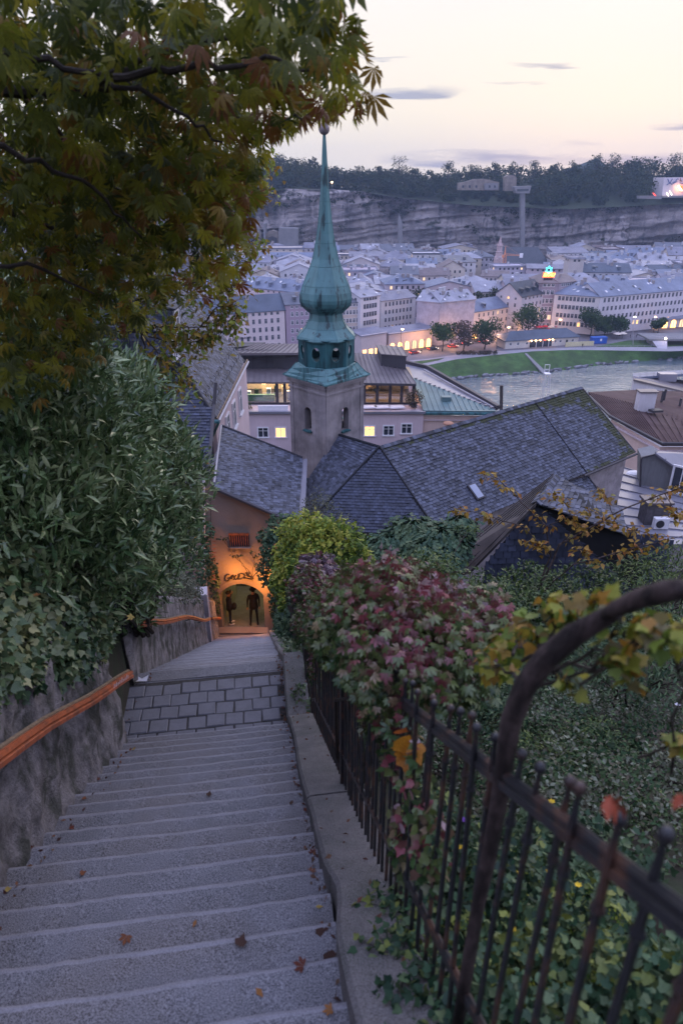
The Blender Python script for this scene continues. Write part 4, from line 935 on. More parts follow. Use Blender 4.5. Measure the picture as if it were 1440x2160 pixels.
# cars
def wheel(mb_t, mb_r, x, y, z, r, w):
    for mb, rr, ww in ((mb_t, r, w), (mb_r, r*.6, w*1.05)):
        n_ = 12; vs = []
        for s in (-1, 1):
            for k in range(n_): a = 2*math.pi*k/n_; vs.append((x + rr*math.cos(a), y + s*ww/2, z + rr*math.sin(a)))
        mb.add(vs, [tuple(range(n_)), tuple(range(2*n_-1, n_-1, -1))] + [((k+1) % n_, k, n_+k, n_+(k+1) % n_) for k in range(n_)])
def loft(mb, secs, mi=0):
    n_ = len(secs[0]); base = len(mb.v); vs = [p for s in secs for p in s]
    fs = [(i*n_+j, i*n_+(j+1) % n_, (i+1)*n_+(j+1) % n_, (i+1)*n_+j) for i in range(len(secs)-1) for j in range(n_)] + [tuple(range(n_-1, -1, -1)), tuple((len(secs)-1)*n_+j for j in range(n_))]
    mb.add(vs, fs, mi)
def make_car(name, label, paint, group, van=False, lights=True):
    t = thing(name, label, 'van' if van else 'car', (0, 0, 0), 0, group); L2, w = (2.5 if van else 2.15), .88
    mb = MB(); prof = [(-L2, .45, .62), (-L2+.15, .35, .80), (-L2+.9, .30, .92 if not van else 1.1), (L2-.8, .30, .92), (L2-.1, .35, .82), (L2, .45, .62)]
    if not van: prof = [(-L2, .42, .66), (-L2+.12, .32, .88), (-1.2, .28, .95), (.7, .28, .93), (1.5, .30, .82), (L2-.1, .34, .70), (L2, .42, .56)]
    loft(mb, [[(x, -w, zl), (x, w, zl), (x, w, (zl+zh)/2), (x, w*.95, zh), (x, -w*.95, zh), (x, -w, (zl+zh)/2)] for x, zl, zh in prof]); mb.build('body', paint, t)
    mb = MB(); pf = [(-1.9, .9, .92), (-1.5, .93, 1.38), (-.1, .93, 1.46), (.35, .93, 1.38), (1.05, .9, .93)] if not van else [(-2.4, 1.0, 1.1), (-2.3, 1.0, 2.0), (1.2, 1.0, 2.05), (1.5, 1.0, 1.9), (2.1, .9, 1.0)]
    loft(mb, [[(x, -w*.86, zl), (x, w*.86, zl), (x, w*.72, zh), (x, -w*.72, zh)] for x, zl, zh in pf]); cb = mb.build('cabin', G['glass'] if not van else paint, t)
    mb = MB(); loft(mb, [[(x, -w*.70, z), (x, w*.70, z), (x, w*.70, z+.05), (x, -w*.70, z+.05)] for x, z in ((-1.45, 1.37), (-.1, 1.46), (.3, 1.39))]) if not van else None
    if not van: mb.build('roof', paint, t)
    for x in (-L2+.8, L2-.8):
        for y in (-.8, .8):
            a, b = MB(), MB(); wheel(a, b, x, y, .33, .33, .2); wo = a.build('wheel', G['ink'], t); b.build('rim', G['frame_grey'], wo)
    for y in (-.65, .65):
        MB().obox((L2-.02, y, .62), (.04, 0, 0), (0, .18, 0), (0, 0, .08)).build('headlight', G['lampw'] if lights else G['white_paint'], t)
        MB().obox((-L2, y, .72), (.05, 0, 0), (0, .2, 0), (0, 0, .1)).build('tail_light', G['red_glow'], t)
    return t
pm = {k: mat('car_'+k, c, .3, .05, 2, 0, spec=.6) for k, c in (('white', (.65, .65, .68)), ('black', (.02, .02, .025)), ('red', (.35, .03, .03)), ('grey', (.15, .15, .17)), ('blue', (.05, .08, .2)))}
rdir = (rd_n[5]-rd_n[3]).normalized()
def car_at(px, py, col, lb, rz=None, van=False, lights=True, grp='cars on the quay road'):
    p = PZ(px, py, .05); t = make_car('van' if van else 'car', lb, pm[col], grp, van, lights); t.location = p
    rd = math.atan2(rdir.y, rdir.x); t.rotation_euler = (0, 0, rd if rz is None else rz)
car_at(874, 746, 'red', 'red car with glowing tail lights, first by the promenade trees', R(25)); car_at(912, 738, 'black', 'black car waiting under the left edge of the first riverside tree', R(25)); car_at(955, 733, 'red', 'red lit car seen between the first two riverside trees', R(25))
car_at(985, 727, 'black', 'dark car behind the brown leafed tree', R(25)); car_at(1018, 722, 'red', 'red car glimpsed behind the dark green tree'); car_at(1352, 690, 'white', 'white car with hatch, left of the two white cars by the block', lights=False); car_at(1371, 689, 'white', 'white car, right of the two white cars by the block', lights=False)
car_at(1325, 696, 'grey', 'grey car in the lane beside the lit tree'); car_at(1425, 684, 'black', 'dark car at the far right kerb below arched shop windows', lights=False); car_at(1168, 697, 'white', 'pale van parked at the square corner', None, True, False)
# market awnings (red and pale roofs behind the kiosk), umbrellas
G['red_cloth'] = mat('red_cloth', (.42, .03, .05), .8, .2, 2, 0); G['cream_cloth'] = mat('cream_cloth', (.6, .52, .45), .8, .2, 2, 0)
def umbrella(px, py, m, lb, r=1.9, group='market umbrellas'):
    b = PZ(px, py, 0); t = thing('market_umbrella', lb, 'umbrella', b, 0, group); MB().tube([b, b + Z*2.8], .05, 6).build('pole', G['frame_dark'], t); mb = MB(); mb.lathe([(r, 2.25), (r*.98, 2.3), (.05, 3.0)], 8, b); mb.build('canopy', m, t)
for i, (px, py, m, lb) in enumerate([(1135, 700, 'red_cloth', 'red market umbrella nearest the tall tree behind the kiosk'), (1148, 699, 'red_cloth', 'red market umbrella, second from the tall tree'), (1160, 700, 'cream_cloth', 'cream umbrella between the red ones'), (1170, 698.5, 'red_cloth', 'red umbrella above the kiosk roof middle'), (1184, 698, 'red_cloth', 'red umbrella right of the kiosk roof middle'), (1198, 700, 'cream_cloth', 'cream umbrella at the right end of the market'),
      (1299, 715, 'cream_cloth', 'pale umbrella of the cafe stand right of the blue container'), (1311, 714, 'cream_cloth', 'right pale umbrella of the cafe stand')]): umbrella(px, py, G[m], lb)
for i, (px, py, lb) in enumerate([(776, 731, 'bright lit market stall with yellow light below the white house'), (795, 731, 'bright market stall beside the dark roof box, right one'), (1052, 715, 'yellow lit stall canopy left of the kiosk')]):
    b = PZ(px, py+4, 0); t = thing('market_stall', lb, 'market stall', b, R(12), 'lit market stalls'); mb = MB(); mb.box(-2, 2, -1.4, 1.4, 0, 1.0); mb.build('counter', G['cream_cloth'], t, local=True)
    for x in (-1.9, 1.9):
        for y in (-1.3, 1.3): MB().box(x-.05, x+.05, y-.05, y+.05, 0, 2.5).build('post', G['white_paint'], t, local=True)
    mb = MB(); mb.slab([(-2.3, -1.8, 2.4), (2.3, -1.8, 2.4), (2.3, 0, 3.1), (-2.3, 0, 3.1)], .06); mb.slab([(-2.3, 0, 3.1), (2.3, 0, 3.1), (2.3, 1.8, 2.4), (-2.3, 1.8, 2.4)], .06); mb.build('canopy', G['cream_cloth'], t, local=True)
    MB().box(-1.8, 1.8, -1.0, -.9, 1.9, 2.15).build('light_bar', G['lamp'], t, local=True)
# yellow hoarding and blue container
A, B = PZ(1191, 732, 0), PZ(1251, 729, 0); u = (B-A).normalized(); n = Vector((u.y, -u.x, 0)); L_ = (B-A).length; t = thing('hoarding', 'cream yellow site hoarding of upright panels by the promenade path', 'hoarding', A)
for i in range(12): MB().obox(A + u*(L_*(i+.5)/12) + Z*1.0, u*(L_/24-.05), n*.05, Z*1.0).build('panel', wallm((.62, .55, .34)), t)
c = PZ(1260, 724, 0); t = thing('site_container', 'blue site container with a white sign standing beside the yellow hoarding', 'container', c, R(8)); mb = MB(); mb.box(-3.3, 3.3, -1.3, 1.3, .1, 2.7); mb.build('body', mat('container_blue', (.02, .09, .42), .6, .15, 1, 0), t, local=True)
MB().box(-3.4, 3.4, -1.4, 1.4, 2.7, 2.8).build('roof', mat('container_blue_roof', (.05, .13, .45), .6, .15, 1, 0), t, local=True); MB().box(.1, .9, -1.36, -1.3, 1.2, 2.2).build('sign', G['white_paint'], t, local=True)
for k in range(9): MB().box(-3.2+k*.78, -3.1+k*.78, -1.34, -1.3, .2, 2.6).build('rib', bpy.data.materials['container_blue'], t, local=True)
# footbridge / road bridge end at right
t = thing('bridge_end', 'end of the river bridge with railing and pale slanting abutment at the right edge', 'bridge', PZ(1390, 730, 0))
mb = MB(); q0, q1 = PZ(1368, 717, 2.6), PZ(1530, 716, 2.6); d = (q1-q0).normalized(); w = Vector((-d.y, d.x, 0)); mb.obox((q0+q1)*.5 + w*6, d*((q1-q0).length/2), w*6, Z*.35); mb.build('deck', G['concrete'], t)
mb = MB(); a, b, c_ = PZ(1374, 718, 2.3), PZ(1406, 718, 2.3), PZ(1406, 736, 0); e = PZ(1386, 734, 0); mb.add([a, b, c_, e, a + w*10, b + w*10, c_ + w*10, e + w*10], [(3, 2, 1, 0), (1, 2, 6, 5), (0, 4, 7, 3)]); mb.build('abutment', wallm((.45, .42, .48)), t)
mb = MB(); nb = 46; L_ = (q1-q0).length
for i in range(nb): mb.tube([q0 + d*(L_*i/nb) + Z*.3, q0 + d*(L_*i/nb) + Z*1.4], .05, 4)
mb.tube([q0 + Z*1.4, q1 + Z*1.4], .07, 4); o = mb.build('railing', G['frame_grey'], t); o['kind'] = 'stuff'
MB().ball(PZ(1403, 714, 3.6), .5, 6, 4).build('lamp', G['lampw'], t)
# path railing line + posts
pr = [PZ(x, y, 0) for x, y in ((1200, 735), (1286, 734), (1400, 733))]; t = thing('path_railing', 'thin metal railing along the upper edge of the riverside path', 'railing', pr[0])
for a, b in zip(pr, pr[1:]):
    MB().tube([a + Z*1.0, b + Z*1.0], .05, 4).build('rail', G['frame_grey'], t)
    for k in range(8): q = a.lerp(b, k/8); MB().tube([q, q + Z*1.0], .05, 4).build('post', G['frame_grey'], t)
# street lamps / masts
for px, by, ty, lit, lb in [(845, 742, 694, 'lamp', 'dark street lamp mast on the quay before the arched shops'), (1047, 737, 678, None, 'bare dark mast right of the dark green riverside tree'), (1334, 727, 668, 'lampw', 'pale tall mast on the upper lawn near the bridge'), (866, 716, 696, 'lamp', 'glowing orange street lamp above the arched shops'), (1069, 712, 690, 'lamp', 'orange street lamp left of the tall kiosk tree'), (1091, 706, 676, 'lamp', 'orange lamp shining at the left edge of the tall kiosk tree'),
      (1160, 694, 656, 'lamp', 'orange street lamp before the mauve house'), (1378, 700, 668, 'lamp', 'leaning bright lamp above the two white cars'), (1178, 700, 674, 'lamp', 'warm lamp before the glazed shop corner'), (951, 727, 694, 'lamp', 'yellow traffic lamp shining in the first riverside tree'), (915, 712, 697, 'lampw', 'white lamp over the arched shops')]:
    b = PZ(px, by, 0); tt = P(px, ty, b.y); t = thing('street_lamp', lb, 'street lamp', b, 0, 'street lamps on the quay'); MB().tube([b, tt + Vector((0, 0, -.3))], [.14, .07], 6).build('post', G['frame_dark' if lit != 'lampw' else 'frame_grey'], t); MB().tube([tt + Vector((0, 0, -.3)), tt + Vector((.5, -.3, 0))], .05, 5).build('arm', G['frame_dark'], t)
    MB().ball(tt + Vector((.6, -.35, -.05)), .5 if lit else .3, 8, 5, sq=(1.2, 1, .45)).build('lamp_head', G[lit] if lit else G['frame_grey'], t)
# pools of street light: real lamps over the shops and crossings
def plight(name, p, e, col=(1, .50, .22), r=.4):
    l = bpy.data.lights.new(name, 'POINT'); l.energy = e; l.color = col; l.shadow_soft_size = r; o = bpy.data.objects.new(name, l); COL.objects.link(o); o.location = p; return o
for px, py, z, e in ((895, 742, 6, 1900), (955, 737, 6, 2400), (1040, 724, 6, 2000), (790, 742, 6, 900), (1335, 697, 7, 2000), (1150, 706, 6, 700), (1420, 686, 6, 900), (1100, 712, 5, 800)):
    p = PZ(px, py, 0); plight('street_light', (p.x, p.y, z), e)
# tapering concrete drain down the bank, white posts
a, b = PZ(1108, 745, .1), PZ(1150, 788, -3.7); w = Vector((1.0, .3, 0)); mb = MB(); mb.slab([a-w*.5, a+w*.5, b+w, b-w], .4); mb.buildtop('bank_drain', G['concrete'], a, 'narrow pale concrete drain running down the grass bank to the water', 'drain')
# ================================================================ NEAR BUILDINGS BELOW THE STAIRS
Z = Vector((0, 0, 1))
def seams(parent, q, n_, m, r=.035, name='seam', h=.07):
    """raised standing seams on the quad q = eaveL, eaveR, topR, topL"""
    a, b, c, d = q; nn = (b-a).cross(d-a).normalized(); nn = nn if nn.z > 0 else -nn
    for i in range(n_+1):
        s = i/n_; p, e = a.lerp(b, s), d.lerp(c, s)
        if (e-p).length < .1: continue
        dr = (e-p).normalized(); sd = dr.cross(nn).normalized(); MB().obox((p+e)*.5 + nn*h*.5, dr*((e-p).length/2), sd*r*.6, nn*h*.5).build(name, m, parent)
def slab_roof(parent, name, m, q, t=.18, **k):
    return MB().slab(q, t).build(name, m, parent, **k)
def vwall(pts_top, zb, depth=None):
    """vertical wall below a polyline"""
    mb = MB()
    for a, b in zip(pts_top, pts_top[1:]): mb.poly([Vector((a.x, a.y, zb)), Vector((b.x, b.y, zb)), b, a])
    return mb
def win_on(t, px, py, A, n, w, h, lit=0, fr=1, style=0):
    """a window where the photograph shows it, on the wall plane through A with normal n"""
    d = pdir(px, py); o = Vector((0, 0, EYE)); s = (A-o).dot(n)/d.dot(n); p = o + d*s + n*.01
    return inst('window', winmesh(w, h, lit, fr, style), t, p - off(t), (0, 0, math.atan2(-n.x, n.y) + math.pi))
def block(t, name, m, top, depth, zb):
    """solid wall block: front edge top[0]-top[1], going back by depth vector"""
    a, b = top; d = Vector(depth); c = [a, b, b+d, a+d]; lo = [Vector((p.x, p.y, zb)) for p in c]
    return MB().add(lo+c, [(0,1,5,4),(1,2,6,5),(2,3,7,6),(3,0,4,7),(4,5,6,7)]).build(name, m, t)
# --- pink building with glazed penthouse
A, B = P(497, 869, 70), P(893, 873, 70); B.z = A.z
t = thing('penthouse_building', 'pale pink building behind the church with lit glazed penthouse and grey metal roofs', 'apartment building', (A.x, A.y, 20))
n = Vector((0, -1, 0)); ra = (B-A).normalized(); n = Vector((ra.y, -ra.x, 0))
block(t, 'wall', G['pink_render'], (A - Z*.12, B - Z*.12), -n*14, 20)
MB().obox((A+B)*.5 + n*.1 + Z*0, ra*((B-A).length/2+.15), n*.22, Z*.12).build('ledge', G['metal_light'], t)
for px, py, l_ in ((555, 912, 0), (592, 912, 1), (779, 909, 1), (819, 908, 0), (857, 904, 0)): win_on(t, px, py, A, n, 1.0, 1.0, l_)
for px in (520, 555, 592, 780, 820, 860): win_on(t, px, 985, A, n, 1.0, 1.4, 0)
MB().box(*(lambda p: (p.x-.7, p.x+.7, p.y-.6, p.y+.4, p.z-1, p.z+.2))(P(577, 948, 69))).build('vent_box', G['frame_grey'], t)
# terrace planters and loungers
def onz(px, py, z): return PZ(px, py, z)
for px in (778, 806, 836): 
    p = P(px, 858, 71.4); MB().obox(p, (.8, .1, 0), (-.1, .45, 0), (0, 0, .06)).build('sun_panel', G['white_paint'], t)
MB().obox(P(576, 862, 70.6), (1.6, 0, 0), (0, .1, 0), (0, 0, .35)).build('parapet_board', G['white_paint'], t)
# penthouse: floor slab, back wall, glass front, dark piers
zf = A.z + .02; yF = 73.0
def pen(x0p, x1p, xs):
    a, b = P(x0p, 845, yF), P(x1p, 845, yF); x0, x1 = a.x, b.x; zt = P(720, 806, yF).z
    MB().box(x0, x1, yF, yF+6, zf-.1, zf).build('floor', G['clad_dark'], t)
    MB().box(x0, x1, yF+5.8, yF+6, zf, zt).build('inner_wall', G['lit_room'], t)
    MB().box(x0, x1, yF, yF+6, zt, zt+.15).build('ceiling', G['lit_room'], t)
    for x in xs: p = P(x, 845, yF); MB().box(p.x-.16, p.x+.16, yF-.06, yF+.1, zf, zt).build('pier', G['clad_dark'], t)
    MB().box(x0, x1, yF-.03, yF+.03, zf, zf+.12).build('sill', G['clad_dark'], t)
    pn = [P(x, 845, yF).x for x in xs]
    for u_, v_ in zip(pn, pn[1:]): MB().box(u_+.18, v_-.18, yF-.01, yF+.01, zf+.12, zt).build('pane', G['clear_glass'], t)
    return x0, x1, zt
G['lit_room'] = mat('lit_room_wall', (.55, .42, .28), .9, .1, 1, 0)
gm = bpy.data.materials.new('clear_glass'); gm.use_nodes = True
def _g():
    N = gm.node_tree.nodes; L = gm.node_tree.links; tr = N.new('ShaderNodeBsdfTransparent'); gl = N.new('ShaderNodeBsdfGlossy'); gl.inputs['Roughness'].default_value = .05; gl.inputs[0].default_value = (.8, .85, .9, 1)
    mx = N.new('ShaderNodeMixShader'); mx.inputs[0].default_value = .14; L.new(tr.outputs[0], mx.inputs[1]); L.new(gl.outputs[0], mx.inputs[2]); L.new(mx.outputs[0], N['Material Output'].inputs[0])
_g(); G['clear_glass'] = gm
x0, x1, zt = pen(498, 640, (498, 516, 585, 601, 640)); 
l1 = bpy.data.lights.new('penthouse_light', 'AREA'); l1.shape = 'RECTANGLE'; l1.size = 6; l1.size_y = 3; l1.energy = 420; l1.color = (1, .78, .5); lo = bpy.data.objects.new('penthouse_light', l1); COL.objects.link(lo); lo.location = ((x0+x1)/2, yF+3, zt-.1)
x2, x3, zt2 = pen(745, 871, (745, 768, 795, 822, 846, 871))
l2 = l1.copy(); l2.energy = 360; l2.color = (1, .55, .22); lo = bpy.data.objects.new('penthouse_light', l2); COL.objects.link(lo); lo.location = ((x2+x3)/2, yF+3, zt2-.1)
for i in range(9):
    x = x0 + 1 + i*.75; MB().box(x, x+.45, yF+1.5+(i % 3), yF+2+(i % 3), zf, zf+random.uniform(.6, 1.3)).build('furniture', [G['white_paint'], G['tree_leaf'], G['lit_room']][i % 3], t)
for i in range(7): MB().box(x0+1+i*.9, x0+1.5+i*.9, yF+5.6, yF+5.75, zf+.9, zf+1.9).build('wall_picture', [G['cream_cloth'], G['copper_roof'], G['peach_render']][i % 3], t)
MB().box(x0+.9, x0+4.2, yF+.8, yF+1.1, zf, zf+.75).build('green_sideboard', mat('green_glass', (.15, .35, .2), .3, .1, 1, 0), t)
for i in range(10):
    q = x2 + .6 + i*.33; MB().obox((q, yF+3, zf+.25+i*.22), (.2, 0, 0), (0, .6, 0), (0, 0, .04)).build('stair_tread', G['larch'], t)
for i in range(6): MB().box(x2+1+i*.55, x2+1.05+i*.55, yF+4.6, yF+4.7, zf, zt2).build('shelf_post', G['clad_dark'], t); MB().box(x2+.8, x2+4.4, yF+4.6, yF+4.9, zf+.35+i*.38, zf+.4+i*.38).build('shelf', G['larch'], t)
MB().ball((x2+2.6, yF+1.3, zf+1.2), .35, 8, 5).build('dark_parasol', G['cloth_navy'], t)
# roofs
mr = G['metal_roof']
q = [P(500, 806, 72.2), P(642, 806, 72.2), P(642, 776, 77), P(502, 778, 77)]; ro = slab_roof(t, 'lower_roof', mr, q); seams(ro, q, 12, mr)
w_ = vwall([P(502, 737, 77.2), P(575, 738, 77.2), P(600, 742, 76.5), P(660, 742, 76.5)], q[2].z-.3); w_.build('dark_cladding', G['clad_dark'], t)
MB().box(P(700, 760, 77).x, P(745, 760, 77).x, 77, 80, P(700, 790, 77).z, P(700, 745, 77).z).build('dark_cladding', G['clad_dark'], t)
for px in (516, 534, 562, 590, 620): MB().tube([P(px, 739, 77.1), P(px, 776, 77.0)], .035, 4).build('cladding_joint', G['ink'], t)
q = [P(492, 745, 75.8), P(662, 744, 75.8), P(668, 725, 80.5), P(540, 725, 80.5)]; ro = slab_roof(t, 'upper_roof', mr, q, .25); seams(ro, q, 15, mr)
q = [P(470, 735, 78.5), P(545, 727, 80), P(560, 722, 82), P(455, 722, 82)]; slab_roof(t, 'upper_roof', G['clad_dark'], q, .25)
q = [P(700, 806, 72.2), P(877, 809, 72.2), P(836, 748, 80.5), P(700, 742, 80.5)]; ro = slab_roof(t, 'right_roof', mr, q); seams(ro, q, 17, mr)
MB().obox((q[0]+q[1])*.5 - Z*.12 + Vector((0, -.1, 0)), (q[1]-q[0])*.5, (0, .08, 0), (0, 0, .12)).build('gutter', G['clad_dark'], ro)
a, b = P(803, 780, 77), P(855, 787, 76); zt_ = P(803, 747, 77).z
MB().add([Vector((p.x, p.y, z)) for z in (zt_-4, zt_) for p in (a, b, b + Vector((-.3, 4.5, 0)), a + Vector((-.3, 4.5, 0)))], [(0,1,5,4),(1,2,6,5),(2,3,7,6),(3,0,4,7),(4,5,6,7)]).build('roof_box', G['clad_dark'], t)
qq = [Vector((p.x, p.y, zt_+.06)) for p in (a + Vector((-.1, -.1, 0)), b + Vector((.1, -.1, 0)), b + Vector((-.2, 4.6, 0)), a + Vector((-.4, 4.6, 0)))]; rb = slab_roof(t, 'box_roof', mr, qq, .1); seams(rb, qq, 5, mr)
MB().box(a.x+.5, a.x+1.2, a.y-.06, a.y, zt_-1.9, zt_-.7).build('hatch', G['metal_roof'], t)
# potted shrubs on the terrace
for px, py, D, r, lb in ((873, 840, 71.5, .9, 'round autumn shrub in a pot at the right end of the roof terrace'), (517, 858, 71.3, .7, 'small green plant at the left end of the roof terrace')):
    c = P(px, py, D); pt = thing('potted_shrub', lb, 'shrub', c - Z*1); MB().lathe([(.3, -1.0), (.38, -.45)], 10, c).build('pot', G['clad_dark'], pt); cs, ds = blobs([(c, (r, r, r*1.05))], 90, thick=.6); foliage(pt, cs, .16, 'dia', G['tree_leaf_b'] if r > .8 else G['tree_leaf'], vrand(len(cs)), (0, .9))
# --- copper roofed wing
t = thing('copper_roof_wing', 'low wing with green copper seamed roof and pale pink wall right of the penthouse', 'building', P(960, 880, 70) - Z*15)
c0, c1, c2, c3 = P(893, 866, 70), P(1045, 867, 68.5), P(1043, 864, 69.2), P(871, 797, 80)
q = [c0, c1, c2, c3]; cr = slab_roof(t, 'copper_roof', G['copper_roof'], q, .2)
nn = (c1-c0).cross(c3-c0).normalized(); nn = nn if nn.z > 0 else -nn
for i in range(13):
    s = i/13; e = c3.lerp(c2, s); dr = (c0-c3); 
    k_ = 1-s; p = e + (c0-c3).normalized()*((c0-c3).length*k_); MB().tube([e+nn*.04, p+nn*.04], .045, 4).build('seam', G['copper_roof'], cr)
for s in np.linspace(.04, .96, 16): MB().obox(c3.lerp(c2, s) + nn*.1, (.12, .05, 0), (-.03, .08, 0), (0, 0, .06)).build('ridge_clip', G['metal_light'], cr)
MB().obox(P(940, 845, 72.5) + nn*.2, (.5, 0, 0), (0, .4, 0), (0, 0, .3)).build('roof_hatch', G['copper_roof'], t)
q = [P(871, 797, 80), P(1043, 863, 69.6), P(1050, 861, 69.8), P(902, 778, 84), P(857, 767, 86)]; slab_roof(t, 'grey_roof', G['metal_light'], q, .2)
MB().tube([P(1050, 861, 69.6)+Z*.1, P(902, 777, 84)+Z*.15, P(855, 766, 86)+Z*.15], .28, 4).build('parapet', G['clad_dark'], t)
MB().tube([P(1040, 861, 69.8)+Z*.1, P(893, 781, 82.8)+Z*.1], .09, 4).build('snow_rail', G['frame_grey'], t)
w_ = vwall([P(893, 876, 70.3), P(1045, 877, 69)], 22); w_.build('wall', G['peach_render'], t)
MB().tube([P(893, 872, 70), P(1046, 873, 68.5)], .16, 6).build('gutter', G['copper_dark'], t)
MB().tube([P(893, 886, 70.1), P(1046, 887, 68.8)], .06, 4).build('cornice', G['pink_render'], t)
win_on(t, 858, 904, A, n, .01, .01) if False else None
c = P(945, 893, 66); MB().ball(c, .55, 10, 6, sq=(1, 1, .35)).buildtop('satellite_dish', mat('dish_terracotta', (.35, .17, .11), .7, .1, 2, 0), c, 'small terracotta coloured dish just above the mossy ridge left part', 'dish')
# --- chimney pole and frame tower behind the nave
c = P(1055, 868, 62); b_ = P(1056, 905, 62); MB().tube([b_, P(1057, 813, 62)], .16, 8).buildtop('vent_pipe', G['larch'], b_, 'plain brownish pipe standing behind the mossy ridge', 'pipe')
t = thing('frame_tower', 'slender white metal frame tower with a chair shaped top rising from behind the ridge', 'frame tower', P(1155, 850, 80)); base = [P(1146, 845, 80), P(1160, 845, 80)]
topz = P(1150, 790, 80).z; xs = [P(1150, 790, 80).x, P(1160, 790, 80).x]
for x, xb in zip(xs, (base[0].x, base[1].x)):
    for dy in (0, .7): MB().tube([(xb, 80+dy, base[0].z-3), (x, 80+dy, topz)], .035, 5).build('leg', G['white_paint'], t)
MB().box(xs[0]-.05, xs[1]+.05, 79.95, 80.75, topz, topz+.07).build('seat', G['white_paint'], t)
for x in xs: MB().tube([(x, 80.7, topz), (x, 80.7, topz+1.0)], .035, 5).build('back_post', G['white_paint'], t)
for z in (.45, 1.0): MB().tube([(xs[0], 80.7, topz+z), (xs[1], 80.7, topz+z)], .035, 5).build('back_rail', G['white_paint'], t)
for z in (-1.5, -3.2): MB().tube([(xs[0]-.05, 80, topz+z), (xs[1]+.02, 80, topz+z)], .025, 4).build('cross_bar', G['white_paint'], t)
# --- brown metal roof, right
t = thing('brown_roof_building', 'peach walled building with brown standing seam roof right of the church', 'building', P(1380, 950, 52) - Z*12)
e0, e1, e2 = P(1285, 877, 58), P(1397, 936, 51), P(1480, 934, 51); r0, r1, r2 = P(1240, 827, 66), P(1335, 851, 62), P(1480, 905, 57)
e2.z = e1.z
mb_ = G['metal_brown']
q = [e1, e2, r2, r1]; ro = slab_roof(t, 'roof', mb_, q, .2); seams(ro, q, 7, mb_, .03)
q = [P(1240, 832, 64), e0, r1, r0]
q = [e0, e1, r1, r0]; ro2 = slab_roof(t, 'roof', mb_, q, .2); seams(ro2, q, 17, mb_, .03)
u0, u1 = P(1343, 822, 72), P(1490, 828, 72); q = [r0, r1, u1, u0]; ro3 = slab_roof(t, 'upper_roof', mb_, [r1, r2, u1, u0], .2); seams(ro3, [r1, r2, u1, u0], 14, mb_, .03); slab_roof(t, 'upper_roof', mb_, [r0, r1, u0], .2)
for i in range(8): p = r1.lerp(r2, i/8); MB().tube([p, p+Z*.05], .02).build('ridge_clip', mb_, ro)
w_ = vwall([e0 - Z*.4 + Vector((.3, .3, 0)), e1 - Z*.4 + Vector((0, .35, 0)), e2 - Z*.4 + Vector((0, .35, 0))], 22); w_.build('wall', G['peach_render'], t)
MB().tube([P(1243, 836, 64.5), e0, e1, e2], .13, 5).build('gutter', G['clad_dark'], t)
MB().tube([e0 - Z*.7 + Vector((.1, .1, 0)), e1 - Z*.7 + Vector((0, .2, 0)), e2 - Z*.7 + Vector((0, .2, 0))], .1, 4).build('cornice', G['pink_render'], t)
wn_ = (e1-e0); wn_.z = 0; wn_.normalize(); nn_ = Vector((wn_.y, -wn_.x, 0))
for px, py in ((1341, 945), (1370, 957)): win_on(t, px, py, e0 + Vector((.3, .3, 0)), nn_, .6, .85, 0)
p = P(1357, 862, 60); MB().obox(p + Z*.6, (.75, 0, 0), (0, .4, 0), (0, 0, 1.0)).build('chimney', G['white_render'], t); MB().obox(p + Z*1.65, (.85, 0, 0), (0, .5, 0), (0, 0, .06)).build('chimney_cap', G['metal_roof'], t)
MB().obox(P(1382, 866, 59), (.5, .1, 0), (-.1, .3, 0), (0, 0, .1)).build('roof_hatch', G['clad_dark'], t)
for px, py in ((1395, 842), (1432, 857), (1400, 838)): p = P(px, py, 64); MB().tube([p - Z*.3, p + Z*.8], .12, 6).build('vent', G['clad_dark'], t)
# --- white building behind it
t = thing('white_roof_building', 'white building with pale blue metal roof edge at the right, behind the brown roof', 'building', P(1400, 830, 76) - Z*14)
a, b = P(1337, 800, 76), P(1480, 838, 74); MB().add([Vector((p.x, p.y, z)) for z in (20,) for p in (a, b, b + Vector((.5, 1.6, 0)), a + Vector((.5, 1.6, 0)))] + [a, b, b + Vector((.5, 1.6, 0)), a + Vector((.5, 1.6, 0))], [(0,1,5,4),(1,2,6,5),(2,3,7,6),(3,0,4,7)]).build('wall', G['white_render'], t)
q = [P(1335, 800, 75.8), P(1480, 834, 74), P(1480, 805, 84), P(1337, 793, 80)]; slab_roof(t, 'roof', G['metal_roof'], q, .2)
q = [P(1334, 796, 79), P(1480, 786, 79), P(1480, 778, 86), P(1334, 787, 86)]; r_ = slab_roof(t, 'roof', roofm('blue'), q, .3); seams(r_, q, 10, roofm('blue'))
MB().obox(P(1405, 795, 79), (1.0, 0, 0), (0, .5, 0), (0, 0, .45)).build('roof_vent', G['metal_light'], t)
# --- grey dormer building & flat metal roofs at right
t = thing('grey_attic_building', 'grey rendered attic storey with white framed window at the right edge', 'building', P(1400, 1050, 38) - Z*10)
a, b = P(1353, 1052, 38), P(1440, 1052, 36.5); zt_ = P(1356, 962, 38).z
fc = [P(1350, 1046, 38), P(1352, 964, 38), P(1383, 957, 38), P(1480, 1027, 36.2), P(1480, 1120, 36.2), P(1350, 1120, 38)]
MB().add(fc + [p + Vector((.3, 1.4, 0)) for p in fc], [tuple(range(5, -1, -1))] + [((i+1) % 6, i, 6+i, 6+(i+1) % 6) for i in range(6)]).build('wall', mat('grey_attic', (.20, .20, .21), .9, .1, 1, .3, 20, streak=.3), t)
q = [P(1381, 955, 37.8), P(1490, 1031, 36), P(1490, 958, 39.5), P(1384, 951, 39)]; ro = slab_roof(t, 'roof', G['metal_light'], q, .12); seams(ro, q, 5, G['metal_light'])
